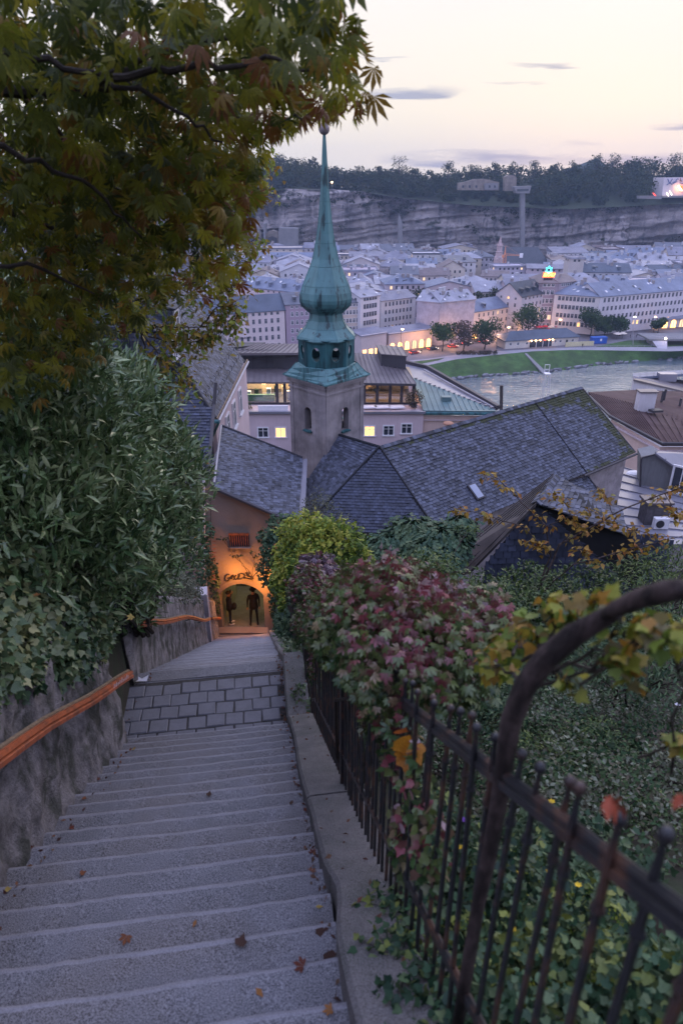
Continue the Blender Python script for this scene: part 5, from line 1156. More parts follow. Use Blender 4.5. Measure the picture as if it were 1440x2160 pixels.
MB().tube([P(1350, 966, 37.9), P(1383, 958, 37.9), P(1484, 1029, 36)], .07, 4).build('verge', G['clad_dark'], t)
MB().tube([P(1352, 966, 37.8), P(1351, 975, 37.8), P(1347, 1100, 37.8)], .06, 5).build('downpipe', G['clad_dark'], t)
wf = (P(1440, 1052, 36.5)-P(1353, 1052, 38)); wf.z = 0; wf.normalize(); wnn = Vector((wf.y, -wf.x, 0)); win_on(t, 1435, 1013, P(1353, 1052, 38), wnn, .9, 1.5, 0, 1, 1)
t = thing('flat_metal_roof', 'flat grey sheet metal roof with standing seams below the attic building', 'roof', P(1380, 1110, 34) - Z*6)
q = [P(1300, 1160, 30), P(1490, 1160, 30), P(1490, 1046, 38), P(1300, 990, 42)]; 
zz = q[0].z; q = [PZ(1290, 1150, zz), PZ(1500, 1150, zz), PZ(1500, 1046, zz), PZ(1310, 985, zz)]; ro = slab_roof(t, 'roof', G['metal_light'], q, .2); seams(ro, [q[0], q[3], q[2], q[1]][::1], 9, G['metal_light'])
MB().add([Vector((p.x, p.y, z)) for z in (30, zz-.2) for p in q], [(0,1,5,4),(1,2,6,5),(2,3,7,6),(3,0,4,7)]).build('wall', G['church_wall'], t)
ct_ = thing('roof_chimney', 'square dark brick chimney with flat cap on the metal roof at right', 'chimney', P(1374, 1100, 33)); p = PZ(1374, 1100, zz); 
MB().obox(p + Z*.55, (.62, 0, 0), (0, .45, 0), (0, 0, .7)).build('stack', mat('chimney_brick', (.10, .09, .10), .9, .4, 5, .6, 14), ct_); MB().obox(p + Z*1.3, (.72, 0, 0), (0, .55, 0), (0, 0, .06)).build('cap', G['metal_roof'], ct_)
for dx in (-.3, .1, .4): MB().lathe([(.12, 0), (.1, .08)], 10, p + Vector((dx, 0, 1.36))).build('flue', G['clad_dark'], ct_)
ac = thing('air_conditioner', 'white air conditioning unit with round fan grille in front of the brick chimney', 'air conditioner', p + Vector((.05, -.8, 0))); q_ = p + Vector((.05, -.85, .35)); MB().obox(q_, (.38, 0, 0), (0, .16, 0), (0, 0, .3)).build('case', G['white_paint'], ac); o = MB(); 
o.lathe([(.22, 0), (.22, .02)], 16, (0, 0, 0)); fo = o.build('fan_grille', G['frame_dark'], ac, local=True); fo.location = q_ - off(ac) + Vector((-.1, -.165, 0)); fo.rotation_euler = (math.pi/2, 0, 0)
c = PZ(1338, 1000, zz); MB().ball(c, .55, 12, 6, sq=(1, .8, .35)).buildtop('roof_dome_light', G['white_paint'], c, 'small white domed rooflight on the metal roof beside the church wall', 'rooflight')
# ================================================================ slates
def slates(parent, q, w, h, m, name='slates', t=.022, inside=None, singles=0, mossf=None, jit=.06, sname='slate', under=True, up=None):
    """courses of thick slates over the quad q = eaveL, eaveR, topR, topL. Real thin boxes, each with its own tone"""
    a, b, c, d = q; W_ = max((b-a).length, (c-d).length); H_ = max((d-a).length, (c-b).length); nr = max(1, int(H_/h)); nc = max(1, int(W_/w))
    nn = (b-a).cross(d-a); nn = nn.normalized() if nn.length > 1e-6 else (c-a).cross(d-a).normalized()
    if up is not None:
        if nn.dot(up) < 0: nn = -nn
    elif nn.z < 0: nn = -nn
    V = []; F = []; A_ = []; Mm = []; sing = []
    for r in range(nr):
        v0 = r/nr; v1 = min(1, (r+1.35)/nr); e0, e1 = a.lerp(d, v0), b.lerp(c, v0); f0, f1 = a.lerp(d, v1), b.lerp(c, v1); L_ = (e1-e0).length; k = max(1, int(L_/w)); ph = (r % 2)*.5 + random.uniform(-.08, .08)
        for i in range(-1, k+1):
            s0, s1 = (i+ph+.03)/k, (i+ph+.97)/k; s0 = max(s0, 0); s1 = min(s1, 1)
            if s1-s0 < .15/k: continue
            p0, p1, p2, p3 = e0.lerp(e1, s0), e0.lerp(e1, s1), f0.lerp(f1, s1), f0.lerp(f1, s0)
            ce = (p0+p1+p2+p3)*.25
            if inside and not inside(ce): continue
            lift = nn*(t*(1+random.uniform(-.3, .5))); sag = (p0-p3).normalized()*random.uniform(-1, 1)*h*jit
            tone = random.random(); tone = tone*.7 + .3*(.5+.5*mnoise.noise(ce*.9)); tone = random.uniform(.95, 1.15) if random.random() < .06 else tone
            top = [p0+lift*1.6+sag, p1+lift*1.6+sag, p2+nn*.003, p3+nn*.003]; bot = [p0+sag, p1+sag]
            n0 = len(V); V += top + bot; F += [(n0, n0+1, n0+2, n0+3), (n0+4, n0+5, n0+1, n0), (n0+5, n0+2, n0+1), (n0+4, n0, n0+3)]; A_ += [tone]*6; mv = mossf(ce) if mossf else 0; Mm += [mv]*6
            sing.append((ce, n0))
    if under: MB().poly([p - nn*.012 for p in (a, b, c, d)]).build('roof_boarding', G['underlay'], parent)
    o0 = off(parent)
    chosen = set()
    if singles:
        vis = []
        for ce, n0 in sing:
            dd = ce - Vector((0, 0, EYE)); zc = dd.y*CP - dd.z*SP; vis.append((zc, n0))
        vis.sort(); chosen = {n0 for _, n0 in vis[:singles]}
        for n0 in chosen:
            pts = V[n0:n0+6]; c0 = pts[0]; me = bpy.data.meshes.new(sname); me.from_pydata([tuple(p - c0) for p in pts], [], [(0, 1, 2, 3), (4, 5, 1, 0), (5, 2, 1), (4, 0, 3)]); me.materials.append(m)
            at = me.attributes.new('v', 'FLOAT', 'POINT'); at.data.foreach_set('value', A_[n0:n0+6]); o = bpy.data.objects.new(sname, me); COL.objects.link(o); o.parent = parent; o.location = c0 - o0
    Vn, Fn, An, Mn, mp = [], [], [], [], {}
    for ce, n0 in sing:
        if n0 in chosen: continue
        k = len(Vn); Vn += [tuple(p - o0) for p in V[n0:n0+6]]; An += A_[n0:n0+6]; Mn += Mm[n0:n0+6]; Fn += [(k, k+1, k+2, k+3), (k+4, k+5, k+1, k), (k+5, k+2, k+1), (k+4, k, k+3)]
    if not Fn: return None
    me = bpy.data.meshes.new(name); me.from_pydata(Vn, [], Fn); me.materials.append(m)
    at = me.attributes.new('v', 'FLOAT', 'POINT'); at.data.foreach_set('value', An); at = me.attributes.new('m', 'FLOAT', 'POINT'); at.data.foreach_set('value', Mn)
    o = bpy.data.objects.new(name, me); COL.objects.link(o); o.parent = parent; o['kind'] = 'stuff'; return o
def segdist(p, a, b):
    ab = b-a; t_ = max(0, min(1, (p-a).dot(ab)/ab.length_squared)); return (p - a - ab*t_).length
def ridge_tiles(parent, a, b, m, w=.26, r=.12, name='ridge_tile'):
    n_ = max(1, int((b-a).length/w)); d = (b-a).normalized(); sd = d.cross(Z).normalized()
    for i in range(n_):
        c = a + (b-a)*((i+.5)/n_); ml = MB()
        for s in (-1, 1): ml.obox(c + sd*s*r*.55 + Z*(.015+random.uniform(0, .012)), d*(w*.5), sd*r*.6 - Z*s*0 + Vector((0, 0, -r*.38*s*s))*1.0 if False else (sd*r*.58 - Z*r*.4*s), Z*.012)
        ml.build(name, m, parent, attr=True)
# ================================================================ CHURCH
Ax = P(800, 944, 29); V_r = Ax.z; Re = P(1225, 815, 38.7); Re.z = V_r
rd_ = (Re-Ax).normalized(); pr_ = Vector((rd_.y, -rd_.x, 0)); zE = 65-13.84
ch = thing('church', 'small hillside church with large mossy slate roof, dark apse roof and stone walls', 'church', Vector((4, 30, 48)))
E0 = Vector((Ax.x, Ax.y, 0)) + pr_*3.95; E0 = Vector((E0.x, E0.y, zE)); E1 = Vector((Re.x, Re.y, 0)) + pr_*3.95; E1 = Vector((E1.x, E1.y, zE))
bkE0 = Vector((Ax.x, Ax.y, zE)) - pr_*3.95; bkE1 = Vector((Re.x, Re.y, zE)) - pr_*3.95
E2 = Vector((-1.75, 26.3, zE)); E3 = Vector((-1.95, 29.0, zE+.6))
def nave_moss(p):
    d1 = segdist(p, Ax, Re); d2 = segdist(p, Re, E1); s = (p-Ax).dot(rd_)/15.5
    v = max(0, 1-d1/(.35+.9*max(0, s-.2)))*1.0 + max(0, 1-d2/1.5)*.75 + (max(0, 1-d1/2.2)*.5 if s > .72 else 0) + max(0, 1-segdist(p, E1, E0.lerp(E1, .72))/.45)*.6; return min(1, v)
slates(ch, [E0, E1, Re, Ax], .215, .155, G['slate'], mossf=nave_moss)
slates(ch, [bkE1, bkE0, Ax, Re], .4, .3, G['slate'])
# vertical joint strip on the roof, gutter, verge
js = E0.lerp(E1, .70); jt = Ax.lerp(Re, .72); nrm = (E1-E0).cross(Ax-E0).normalized()
MB().tube([js+nrm*.04, jt+nrm*.04], .035, 4).build('roof_joint', G['underlay'], ch)
js = E0.lerp(E1, .0); MB().tube([E0+nrm*.05, Ax+nrm*.05], .04, 4).build('hip_joint', G['underlay'], ch)
MB().tube([E0.lerp(E1, .68)+pr_*.1-Z*.05, E1+pr_*.1+rd_*.1-Z*.05], .07, 6).build('gutter', G['clad_dark'], ch)
MB().tube([E1+rd_*.06, Re+rd_*.06+Z*.03, bkE1+rd_*.06], .05, 4).build('verge', G['clad_dark'], ch)
ridge_tiles(ch, Ax, Re, G['slate'], .2, .13)
# apse facets
def tri_in(a, b, c):
    n_ = (b-a).cross(c-a)
    def f(p):
        return all(((q2-q1).cross(p-q1)).dot(n_) > -1e-6 for q1, q2 in ((a, b), (b, c), (c, a)))
    return f
def facet(a, b, top, w, h, m):
    """triangular facet a, b (eave), top"""
    u = (b-a); L_ = u.length; foot = a + u*((top-a).dot(u)/L_**2); up_ = top-foot; q = [a - u*1, b + u*1, b + u*1 + up_, a - u*1 + up_]
    slates(ch, q, w, h, m, inside=tri_in(a, b, top), under=False); MB().poly([a, b, top]).build('roof_boarding', G['underlay'], ch)
facet(E2, E0, Ax, .2, .14, G['slate_dark'])
Tw = Vector((-.7, 31.7, 0)); Wl = P(716, 917, 30.6)
q = [E2, Ax, Vector((Wl.x, Wl.y, V_r+.0)), E3]
Wt = Vector((Wl.x-.1, Wl.y, V_r+.02))
slates(ch, [E3, E2, Ax, Wt], .2, .15, G['slate'])
MB().tube([E2+Z*.04, Ax+Z*.06], .05, 4).build('hip_joint', G['slate'], ch); MB().tube([Ax+Z*.05, Wt+Z*.05], .06, 5).build('ridge_joint', G['slate'], ch)
slates(ch, [Wt - pr_*1.0 + Vector((0, 2.6, -1.6)), Ax + Vector((0, 2.6, -1.6)), Ax, Wt], .3, .25, G['slate'])
# walls
inn = -pr_*.35
wl = [E0 + inn, E1 + inn - rd_*.15, bkE1 - inn - rd_*.15, bkE0 - inn]
mb = MB(); zb = 30
for a, b in zip(wl, wl[1:]+wl[:1]): mb.poly([Vector((a.x, a.y, zb)), Vector((b.x, b.y, zb)), b-Z*.1, a-Z*.1])
mb.poly([wl[1]-Z*.1, wl[2]-Z*.1, Re - rd_*.15 - Z*.1]); mb.build('wall', G['church_wall'], ch)
mb = MB()
for a, b in ((E0, E2), (E2, E3)):
    a, b = a+Vector((-.1, .3, 0)), b+Vector((.2, .3, 0)); mb.poly([Vector((a.x, a.y, zb)), Vector((b.x, b.y, zb)), b-Z*.15, a-Z*.15])
mb.build('apse_wall', G['church_wall'], ch)
# lower transept slope in front of the nave eave
T0, T1 = P(1150, 1030, 30.6), P(1237, 1004, 33.0); T2, T3 = P(1330, 1125, 30.2), P(1150, 1150, 27)
slates(ch, [T3, T2, T1, T0], .22, .16, G['slate']); MB().tube([T1+Z*.05, T2+Z*.05], .05, 4).build('verge', G['clad_dark'], ch)
MB().poly([T2-Z*.1, T1-Z*.1, Vector((T1.x, T1.y, 40)), Vector((T2.x, T2.y, 40))]).build('wall', G['church_wall'], ch)
# skylight on the nave
sk_ = P(1001, 1039, 1); o_ = Vector((0, 0, EYE)); d = pdir(1001, 1039); s_ = (E0-o_).dot(nrm)/d.dot(nrm); c = o_ + d*s_; sl = (Ax-E0).normalized(); 
st_ = MB(); st_.obox(c + nrm*.07, rd_*.26, sl*.42, nrm*.07); so = st_.build('skylight_frame', G['clad_dark'], ch); MB().obox(c + nrm*.145, rd_*.2, sl*.36, nrm*.01).build('skylight_pane', mat('skylight_glass', (.25, .28, .38), .15, .1, 1, 0, spec=.8), so)
# --- tower
tw = thing('church_tower', 'church tower with square plastered belfry, octagonal lantern and green copper onion spire', 'church tower', Vector((Tw.x, Tw.y, 50)))
def zof(y, D=31.7): return P(690, y, D).z
def rof(hw): return hw/1440*33.7
c0 = Vector((Tw.x, Tw.y, 0)); hd = rof(74.5)  # half diagonal
def sq(h, z): return [c0 + Vector((dx*h, dy*h, z)) for dx, dy in ((0, -1), (1, 0), (0, 1), (-1, 0))]
zT = P(689, 815, 31.7-hd).z + .05; zB = 50.5
# shaft as four walls with arched openings
def arch_wall(parent, name, m, A, B, z0, z1, cx, w, oz0, spring, th, seg=10, mats=None):
    """wall A-B (outer face) with one arched opening, thickness th inward"""
    A, B = Vector((A.x, A.y, 0)), Vector((B.x, B.y, 0)); u = (B-A).normalized(); L_ = (B-A).length; n = Vector((u.y, -u.x, 0)); mb = MB()
    def pt(s, z, k): return A + u*s + Z*z - n*(th*k)
    l, r = cx-w/2, cx+w/2; arc = [(cx + w/2*math.cos(math.pi - math.pi*i/seg), spring + w/2*math.sin(math.pi*i/seg)) for i in range(seg+1)]
    for k in (0, 1):
        mb.poly([pt(0, z0, k), pt(l, z0, k), pt(l, z1, k), pt(0, z1, k)]); mb.poly([pt(r, z0, k), pt(L_, z0, k), pt(L_, z1, k), pt(r, z1, k)])
        if oz0 > z0+1e-3: mb.poly([pt(l, z0, k), pt(r, z0, k), pt(r, oz0, k), pt(l, oz0, k)])
        for (x0, y0), (x1, y1) in zip(arc, arc[1:]): mb.poly([pt(x0, y0, k), pt(x1, y1, k), pt(x1, z1, k), pt(x0, z1, k)])
    out = [(l, oz0)] + arc + [(r, oz0)]
    for (x0, y0), (x1, y1) in zip(out, out[1:]): mb.poly([pt(x0, y0, 0), pt(x0, y0, 1), pt(x1, y1, 1), pt(x1, y1, 0)])
    if oz0 > z0+1e-3: mb.poly([pt(l, oz0, 0), pt(r, oz0, 0), pt(r, oz0, 1), pt(l, oz0, 1)])
    return mb.build(name, m, parent)
cor = sq(hd, 0); Ls = (cor[1]-cor[0]).length
zo0, zsp = zof(907, 30.9), zof(868, 30.9)
for i in range(4):
    A_, B_ = cor[i], cor[(i+1) % 4]; 
    arch_wall(tw, 'shaft_wall', G['tower_render'], A_, B_, zB-2, zT, Ls*.5, .46, zo0, zsp, .34)
    u = (B_-A_).normalized(); n = Vector((u.y, -u.x, 0)); m_ = (A_+B_)*.5
    # lesenes at the corners, cornice bands, sill
    for s in (.12, Ls-.12): MB().obox(A_ + u*s + n*.015 + Z*((zB+zT)/2-.5), u*.12, n*.018, Z*((zT-zB)/2+.4)).build('corner_strip', G['tower_render'], tw)
    MB().obox(m_ + n*.05 + Z*(zT-.12), u*(Ls/2+.05), n*.07, Z*.10).build('cornice', G['tower_render'], tw); MB().obox(m_ + n*.09 + Z*(zT-.03), u*(Ls/2+.09), n*.10, Z*.05).build('cornice', G['tower_render'], tw); MB().obox(m_ + n*.03 + Z*(zT-.48), u*(Ls/2+.03), n*.03, Z*.035).build('string_course', G['tower_render'], tw)
    MB().obox(m_ + n*.02 + Z*(zo0-.02), u*.27, n*.10, Z*.035).build('sill', G['copper_dark'], tw)
    MB().obox(m_ - n*.22 + Z*((zo0+zsp)/2+.1), u*.012, n*.012, Z*.55).build('louvre_post', G['larch'], tw)
MB().add(sq(hd-.1, zT-.05), [(0, 1, 2, 3)]).build('floor', G['underlay'], tw)
MB().add(sq(hd-.1, zo0-.25), [(0, 1, 2, 3)]).build('floor', G['underlay'], tw)
MB().add(sq(hd+.06, zB+1.0) + sq(hd+.06, zB+.85) + sq(hd+.01, zB+1.15), [(4, 5, 1, 0), (5, 6, 2, 1), (6, 7, 3, 2), (7, 4, 0, 3), (0, 1, 9, 8), (1, 2, 10, 9), (2, 3, 11, 10), (3, 0, 8, 11)]).build('lead_apron', G['copper_dark'], tw)
# skirt roof: square eave to octagon
def octo(r, z, rot=math.pi/8): return [c0 + Vector((r*math.cos(rot + k*math.pi/4 - math.pi/2), r*math.sin(rot + k*math.pi/4 - math.pi/2), z)) for k in range(8)]
he = rof(88); zE_ = P(689, 815, 31.7-he).z + .02; zOc = zof(764)
eq = []
s4 = sq(he, zE_)
for i in range(4): eq += [s4[i].lerp(s4[(i+1) % 4], 0.0), s4[i].lerp(s4[(i+1) % 4], .5)]
# profile in 3 rings with concave flare
def ring(t_):
    o = octo(rof(56)/math.cos(math.pi/8), zOc, 0)
    res = []
    for k in range(8):
        e = eq[k]; q = o[k]; z = zE_ + (zOc-zE_)*(t_**1.5); p = e.lerp(q, t_); res.append(Vector((p.x, p.y, z)))
    return res
rings = [ring(t_) for t_ in (0, .3, .65, 1)]
mb = MB(); mb.add([p for r in rings for p in r], [(i*8+j, i*8+(j+1) % 8, (i+1)*8+(j+1) % 8, (i+1)*8+j) for i in range(3) for j in range(8)]); mb.add([p for p in rings[0]] + [p - Z*.05 for p in rings[0]], [(j, 8+j, 8+(j+1) % 8, (j+1) % 8) for j in range(8)]); mb.add([p - Z*.05 for p in rings[0]], [tuple(range(7, -1, -1))])
skr = mb.build('skirt_roof', G['copper'], tw)
for j in range(8):
    MB().tube([r[j]+Z*.01 for r in rings], .018, 4).build('seam', G['copper'], skr)
    for s in (.33, .66): MB().tube([r[j].lerp(r[(j+1) % 8], s)+Z*.01 for r in rings], .010, 4).build('seam', G['copper_dark'], skr)
# lantern: eight panels with oval openings
rL = rof(50)/math.cos(math.pi/8)*1.0; zL0, zL1 = zof(768)-.02, zof(707)
o8 = octo(rL, 0, 0)
def oval_wall(parent, A, B, z0, z1, m, cz, rx, rz_, th=.07, seg=16):
    A, B = Vector((A.x, A.y, 0)), Vector((B.x, B.y, 0)); u = (B-A).normalized(); L_ = (B-A).length; n = Vector((u.y, -u.x, 0)); cx = L_/2; mb = MB()
    def pt(s, z, k): return A + u*s + Z*z - n*(th*k)
    def outer(a):
        c, s = math.cos(a), math.sin(a); k = min((L_/2)/abs(c) if abs(c) > 1e-6 else 9e9, ((z1-cz) if s > 0 else (cz-z0))/abs(s) if abs(s) > 1e-6 else 9e9); return cx + c*k, cz + s*k
    angs = sorted(set([2*math.pi*i/seg for i in range(seg)] + [math.atan2(dz, dx) % (2*math.pi) for dx in (-L_/2, L_/2) for dz in (z0-cz, z1-cz)]))
    for i, a in enumerate(angs):
        b = angs[(i+1) % len(angs)]; i0, i1 = (cx+rx*math.cos(a), cz+rz_*math.sin(a)), (cx+rx*math.cos(b), cz+rz_*math.sin(b)); q0, q1 = outer(a), outer(b)
        for k in (0, 1): mb.poly([pt(*i0, k), pt(*q0, k), pt(*q1, k), pt(*i1, k)])
        mb.poly([pt(*i0, 0), pt(*i1, 0), pt(*i1, 1), pt(*i0, 1)])
    mb.build('lantern_panel', m, parent)
    fr = MB(); fr.tube([A + u*(cx+rx*1.08*math.cos(2*math.pi*i/seg)) + Z*(cz+rz_*1.08*math.sin(2*math.pi*i/seg)) + n*.008 for i in range(seg+1)], .014, 4, cap=False); fr.build('opening_frame', G['copper'], parent)
for j in range(8): 
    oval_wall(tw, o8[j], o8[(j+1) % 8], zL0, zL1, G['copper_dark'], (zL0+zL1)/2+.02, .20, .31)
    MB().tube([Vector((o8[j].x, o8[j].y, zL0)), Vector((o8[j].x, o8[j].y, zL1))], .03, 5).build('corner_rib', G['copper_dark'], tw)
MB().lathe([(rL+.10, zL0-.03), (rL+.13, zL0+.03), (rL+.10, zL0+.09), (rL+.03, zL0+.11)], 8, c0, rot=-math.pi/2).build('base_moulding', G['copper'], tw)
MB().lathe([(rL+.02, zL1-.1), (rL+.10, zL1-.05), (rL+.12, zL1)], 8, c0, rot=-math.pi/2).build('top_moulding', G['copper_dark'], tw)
MB().lathe([(.13, zL0-.1), (.2, zL0+.2), (.13, zL0+.5), (.02, zL0+.56)], 10, c0).build('bell', G['copper_dark'], tw)
MB().add(octo(rL-.02, zL0-.01, 0), [tuple(range(8))]).build('floor', G['underlay'], tw)
# onion spire: profile from the photograph
pf = [(709, 59.5), (704, 57), (698, 51), (688, 42), (673, 34.5), (660, 32.5), (657, 33.5), (654, 37), (648, 43), (642, 48.5), (634, 51.5), (627, 52.3), (614, 50.5), (597, 45), (580, 38), (562, 31), (545, 25.5), (527, 22), (493, 16.2), (458, 12.5), (423, 9.5), (390, 7.2), (355, 5.4), (319, 4.0), (285, 2.4)]
prof = [(rof(hw)/math.cos(math.pi/16), zof(y)) for y, hw in pf]
mb = MB(); mb.lathe(prof, 8, c0, rot=math.pi/8 - math.pi/2 + math.pi/8*0); spo = mb.build('onion_spire', G['copper'], tw)
mb = MB(); mb.lathe([(prof[0][0]-.02, prof[0][1]-.05), prof[0]], 8, c0, rot=math.pi/8 - math.pi/2); mb.build('spire_eave', G['copper'], spo)
for k in range(8):
    a = math.pi/8 - math.pi/2 + k*math.pi/4; MB().tube([c0 + Vector((r*math.cos(a), r*math.sin(a), z)) for r, z in prof], [.017]*10 + [.014]*8 + [.009]*7, 4).build('ridge_seam', G['copper'], spo)
for yy in (648, 600, 560, 512, 470, 425, 380, 688):
    r = np.interp(yy, [p[0] for p in pf][::-1], [p[1] for p in pf][::-1]); r = rof(r)/math.cos(math.pi/16); z = zof(yy)
    for k in range(8):
        zz_ = z + (.06 if k % 2 else -.06); a0 = math.pi/8 - math.pi/2 + k*math.pi/4; rr = rof(np.interp(yy, [p[0] for p in pf][::-1], [p[1] for p in pf][::-1]))/math.cos(math.pi/16)
        MB().tube([c0 + Vector((rr*math.cos(a0), rr*math.sin(a0), z)), c0 + Vector((rr*math.cos(a0+math.pi/4), rr*math.sin(a0+math.pi/4), z))], .007, 4).build('cross_seam', G['copper_dark'], spo)
MB().ball(c0 + Z*zof(272), rof(9.6), 14, 9).build('ball', G['gilt'], tw)
ztip = zof(262); MB().tube([c0+Z*(ztip-.1), c0+Z*(ztip+1.15)], .016, 6).build('finial_rod', G['iron'], tw); MB().tube([c0+Z*(ztip+.75)-Vector((.22, 0, 0)), c0+Z*(ztip+.75)+Vector((.22, 0, 0))], .014, 5).build('cross_arm', G['iron'], tw)
mb = MB(); mb.obox(c0+Z*(ztip+1.0)+Vector((.12, 0, 0)), (.14, 0, .02), (0, .01, 0), (0, 0, .05)); mb.build('vane', G['iron'], tw)
# ================================================================ GATE HOUSE and roof beside the church
gh = thing('gate_house', 'old rendered gate house across the stairs with arched passage lit orange, slate roof', 'gate house', Vector((-3.9, 23, 48.4)))
gA, gB, gC, gD = P(452, 1021, 23), P(628, 1100, 23), P(638, 967, 29.4), P(467, 899, 29.5)
gB2 = Vector((gB.x, gB.y, gB.z)); slates(gh, [gB2, gC, gD, gA][0:4] if False else [gB + Vector((0, -.25, 0)), gC, gD, gA + Vector((0, -.25, 0))], .20, .15, G['slate'], mossf=lambda p: 0)
MB().tube([gA + Vector((-.05, -.28, .0)), gB + Vector((0, -.28, .0))], .075, 6).build('gutter', G['clad_dark'], gh); MB().tube([gD+Z*.05, gC+Z*.05], .05, 5).build('top_flashing', G['clad_dark'], gh)
MB().tube([gA+Z*.04, gD+Z*.04], .05, 5).build('ridge_flashing', G['metal_light'], gh)
vg = [gB + Vector((-.08, -.1, -.02)), gC + Vector((-.12, 0, -.02))]; MB().slab([vg[0], vg[0]+Vector((.34, 0, 0)), vg[1]+Vector((.34, 0, 0)), vg[1]], .04).build('valley_gutter', G['metal_light'], gh)
xl, xr = -5.30, -1.6
fx0, fx1 = P(466, 1290, 23).x, P(559, 1290, 23).x; zfl = EYE-16.62; zspr = P(510, 1252, 23).z; ztop = P(510, 1228, 23).z
def seg_arch_wall(mb, x0, x1, y, zb_, topf, l, r, zs, zt, th):
    seg = 12; arc = [(l + (r-l)*i/seg, zs + (zt-zs)*math.sin(math.pi*i/seg)**.75) for i in range(seg+1)]
    for k in (0, th):
        mb.poly([(x0, y+k, zb_), (l, y+k, zb_), (l, y+k, topf(l)), (x0, y+k, topf(x0))]); mb.poly([(r, y+k, zb_), (x1, y+k, zb_), (x1, y+k, topf(x1)), (r, y+k, topf(r))])
        for (a, z0), (b, z1) in zip(arc, arc[1:]): mb.poly([(a, y+k, z0), (b, y+k, z1), (b, y+k, topf(b)), (a, y+k, topf(a))])
    out = [(l, zb_)] + arc + [(r, zb_)]
    for (a, z0), (b, z1) in zip(out, out[1:]): mb.poly([(a, y, z0), (a, y+th, z0), (b, y+th, z1), (b, y, z1)])
topf = lambda x: gA.z - .1 + (gB.z-gA.z)*(x-gA.x)/(gB.x-gA.x)
mb = MB(); seg_arch_wall(mb, xl, xr, 23.0, zfl-1, topf, fx0, fx1, zspr, ztop, .55); mb.build('front_wall', G['gate_render'], gh)
mb = MB(); seg_arch_wall(mb, fx0-.17, fx1+.17, 22.93, zfl-.3, lambda x: zspr + (ztop+.16-zspr+.0)*math.sin(math.pi*min(1, max(0, (x-fx0+.17)/(fx1-fx0+.34))))**.6 + .0, fx0+.02, fx1-.02, zspr-.02, ztop-.03, .10); mb.build('arch_surround', G['gate_render'], gh)
# passage: side walls, vault, floor, back stone wall across the lane
pz = G['passage'] = mat('passage_stone', (.26, .25, .20), .9, .3, 2, .6, 14, coords='World')
G['lane_wall'] = mat('lane_stone', (.20, .18, .12), .9, .6, 2.5, .8, 12, coords='World', col2=(.12, .12, .07), c2scale=1.5)
MB().poly([(fx0, 23.5, zfl-.5), (fx0, 27, zfl-1.3), (fx0, 27, ztop+.4), (fx0, 23.5, ztop+.4)]).build('side_wall', pz, gh); MB().poly([(fx1, 23.5, zfl-.5), (fx1, 27, zfl-1.3), (fx1, 27, ztop+.4), (fx1, 23.5, ztop+.4)]).build('side_wall', pz, gh)
MB().poly([(fx0-.3, 23.4, ztop+.1), (fx1+.3, 23.4, ztop+.1), (fx1+.3, 27, ztop-.35), (fx0-.3, 27, ztop-.35)]).build('vault', pz, gh)
MB().poly([(fx0-.3, 22.6, zfl), (fx1+.3, 22.6, zfl), (fx1+.3, 28.2, zfl-1.2), (fx0-.3, 28.2, zfl-1.2)]).build('passage_floor', G['granite'], gh)
MB().obox(((fx0+fx1)/2, 22.75, zfl+.03), ((fx1-fx0)/2+.1, 0, 0), (0, .2, 0), (0, 0, .06)).build('threshold', G['gate_render'], gh)
# lane wall of stone courses, each stone a piece
lw = MB(); lw.box(fx0-.6, fx1+.9, 28.1, 28.3, zfl-1.5, zfl+3.0); lwo = lw.build('lane_wall', G['lane_wall'], gh)
z = zfl-1.3; r_ = 0
while z < zfl+2.6:
    h = random.uniform(.17, .26); x = fx0-.6 - random.uniform(0, .3)
    while x < fx1+.9:
        w = random.uniform(.25, .55); MB().obox((x+w/2, 28.08, z+h/2), (w/2-.012, 0, random.uniform(-.01, .01)), (0, .05, 0), (0, 0, h/2-.012)).build('stone', G['lane_wall'], lwo); x += w
    z += h
# window with bars above the arch
wx0, wx1, wz0, wz1 = P(484, 1140, 23).x, P(526, 1140, 23).x, P(500, 1152, 23).z, P(500, 1127, 23).z
MB().box(wx0, wx1, 22.9, 22.99, wz1, wz1+.07).build('window_hood', G['rust'], gh); MB().box(wx0-.05, wx1+.05, 22.86, 22.99, wz0-.06, wz0).build('window_sill', G['gate_render'], gh)
wf_ = MB().box(wx0, wx1, 22.965, 22.995, wz0, wz1).build('window', G['glass'], gh)
for i in range(9): x = wx0 + (wx1-wx0)*(i+.5)/9; MB().tube([(x, 22.93, wz0), (x, 22.93, wz1)], .014, 5).build('window_bar', G['rust'], wf_)
# ladder like downpipe strip and white pipe
MB().tube([P(430, 1010, 22.8), P(431, 1200, 22.8)], .05, 7).build('white_pipe', G['white_paint'], gh); MB().tube([P(444, 1050, 22.8), P(446, 1210, 22.8)], .012, 4).build('cable', G['ink'], gh)
for k in range(14): a = P(452, 1118+k*8, 22.85); MB().box(a.x-.06, a.x+.06, 22.83, 22.86, a.z, a.z+.02).build('rung', G['rust'], gh)
MB().box(-8.5, xl, 23.0, 23.5, zfl-1, gA.z-.2).build('side_wall_white', G['church_wall'], gh)
